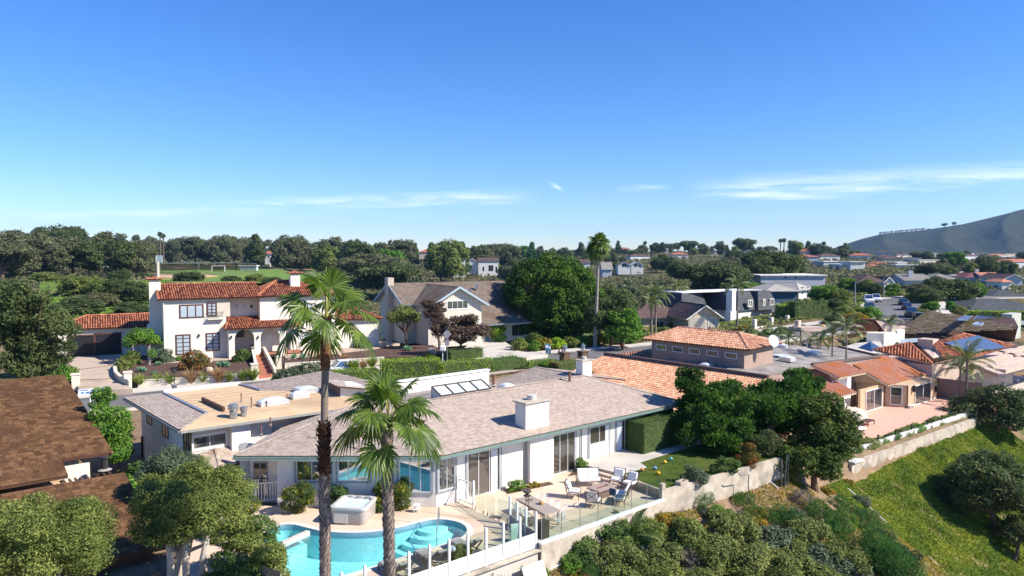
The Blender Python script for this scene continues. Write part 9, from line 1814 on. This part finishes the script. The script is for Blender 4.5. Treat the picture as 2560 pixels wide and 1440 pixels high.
p=G(436,972,-.1);t=thing('metal_bucket','small grey bucket on the pavement edge below the floodlight','bucket',p);MB().lathe(p,[(.22,0),(.30,.42),(.27,.42)],12).build('bucket',GALV,t);MB().tube([p +Vector((-.28,0,.42)),p +Vector((0,0,.6)),p +Vector((.28,0,.42))],.02,5).build('handle',GALV,t)
def banner():
    p=G(227,1048,-.4);t=thing('street_banner','blue and white board on a white post above the street by the brown roof','sign board',p);h=2.2;MB().tube([p,p +Z *h],.05,6).build('post',TRIMW,t);BB=pm('blue_board',(.05,.16,.42),(.10,.26,.55),2,.5);d=Vector((.83,.556,0));c=p +Z *h
    MB().obox(c -d *.9,d *2.0,Vector((.05,-.05,0)),Z *.5).build('board',TRIMW,t)
    for k,(a,w_,z0,hh) in enumerate(((-.85,.7,.36,.10),(-.7,.25,.12,.16),(-.35,.3,.08,.18),(.1,.35,.10,.3),(.55,.5,.06,.38))):MB().obox(c +d *a +Z *z0 +Vector((.0,-.012,0)),d *w_,Vector((.05,-.05,0)),Z *hh).build('painted_mark',BB,t)
banner()
for (x,y,l) in ((2278,800,'orange traffic barrel by the trailer'),(2058,818,'orange topped marker behind the beige entry portal')):p=G(x,y,1.5);p.z=gz(p.x,p.y);t=thing('traffic_barrel',l,'traffic barrel',p);MB().lathe(p,[(.30,0),(.27,.9),(.2,.95)],10).build('barrel',pm('barrel_orange',(.75,.20,.02),(.8,.28,.04),3,.5),t);MB().lathe(p +Z *.3,[(.31,0),(.305,.15),(.3,.15)],10).build('band',TRIMW,t)
def iron_fence():
    t=thing('garden_fence','low fence of cream pillars and iron rails before the mansard house','fence',G(1887,828,.6));P=[G(x,y,.8) for x,y in ((1886,822),(1928,816),(1968,811),(1976,802))]
    for p in P:MB().box(p.x,p.y,p.z -.5,.6,.6,2.2,.6).build('pillar',CREAM,t)
    for p,q in zip(P,P[1:]):
        MB().bar(p +Z *.1,q +Z *.1,.25,.4).build('kerb',CREAM,t);MB().bar(p +Z *1.3,q +Z *1.3,.06).build('rail',DARKT,t);n=14
        for k in range(1,n):c=p.lerp(q,k /n);MB().bar(c +Z *.2,c +Z *1.3,.035).build('bar',DARKT,t)
    g=thing('iron_gate','arched iron driveway gate between cream pillars','gate',G(1990,800,1));a,b=G(1977,802,1.0),G(2003,802,1.0);arc=[a.lerp(b,k /10)+Z *(1.5+1.1*math.sin(math.pi *k /10)) for k in range(11)];MB().tube(arc,.06,5).build('arch',GALV,g)
    for k in range(1,10):c=a.lerp(b,k /10);MB().bar(c +Z *.1,arc[k],.05).build('bar',DARKT,g)
    MB().box(b.x,b.y,b.z -.5,.6,.6,2.2,.6).build('pillar',CREAM,g);MB().bar(a +Z *.15,b +Z *.15,.08).build('rail',DARKT,g)
iron_fence()
# ------------------------------------------------------------------ sea air
def haze():
    m=bpy.data.materials.new('haze');m.use_nodes=True;t=m.node_tree;t.nodes.remove(t.nodes['Principled BSDF']);v=N(t,'ShaderNodeVolumePrincipled',ins={'Density':HAZE_D,'Anisotropy':.2});v.inputs['Color'].default_value=(.30,.58,1.0,1);t.links.new(v.outputs[0],t.nodes['Material Output'].inputs['Volume'])
    o=MB().obox((-9000,-200,-50),(18000,0,0),(0,6500,0),(0,0,330)).build('haze',m);o['kind']='stuff';o['label']='thin blue sea haze over the whole neighbourhood';o['category']='haze'
HAZE_D=.000065
haze()
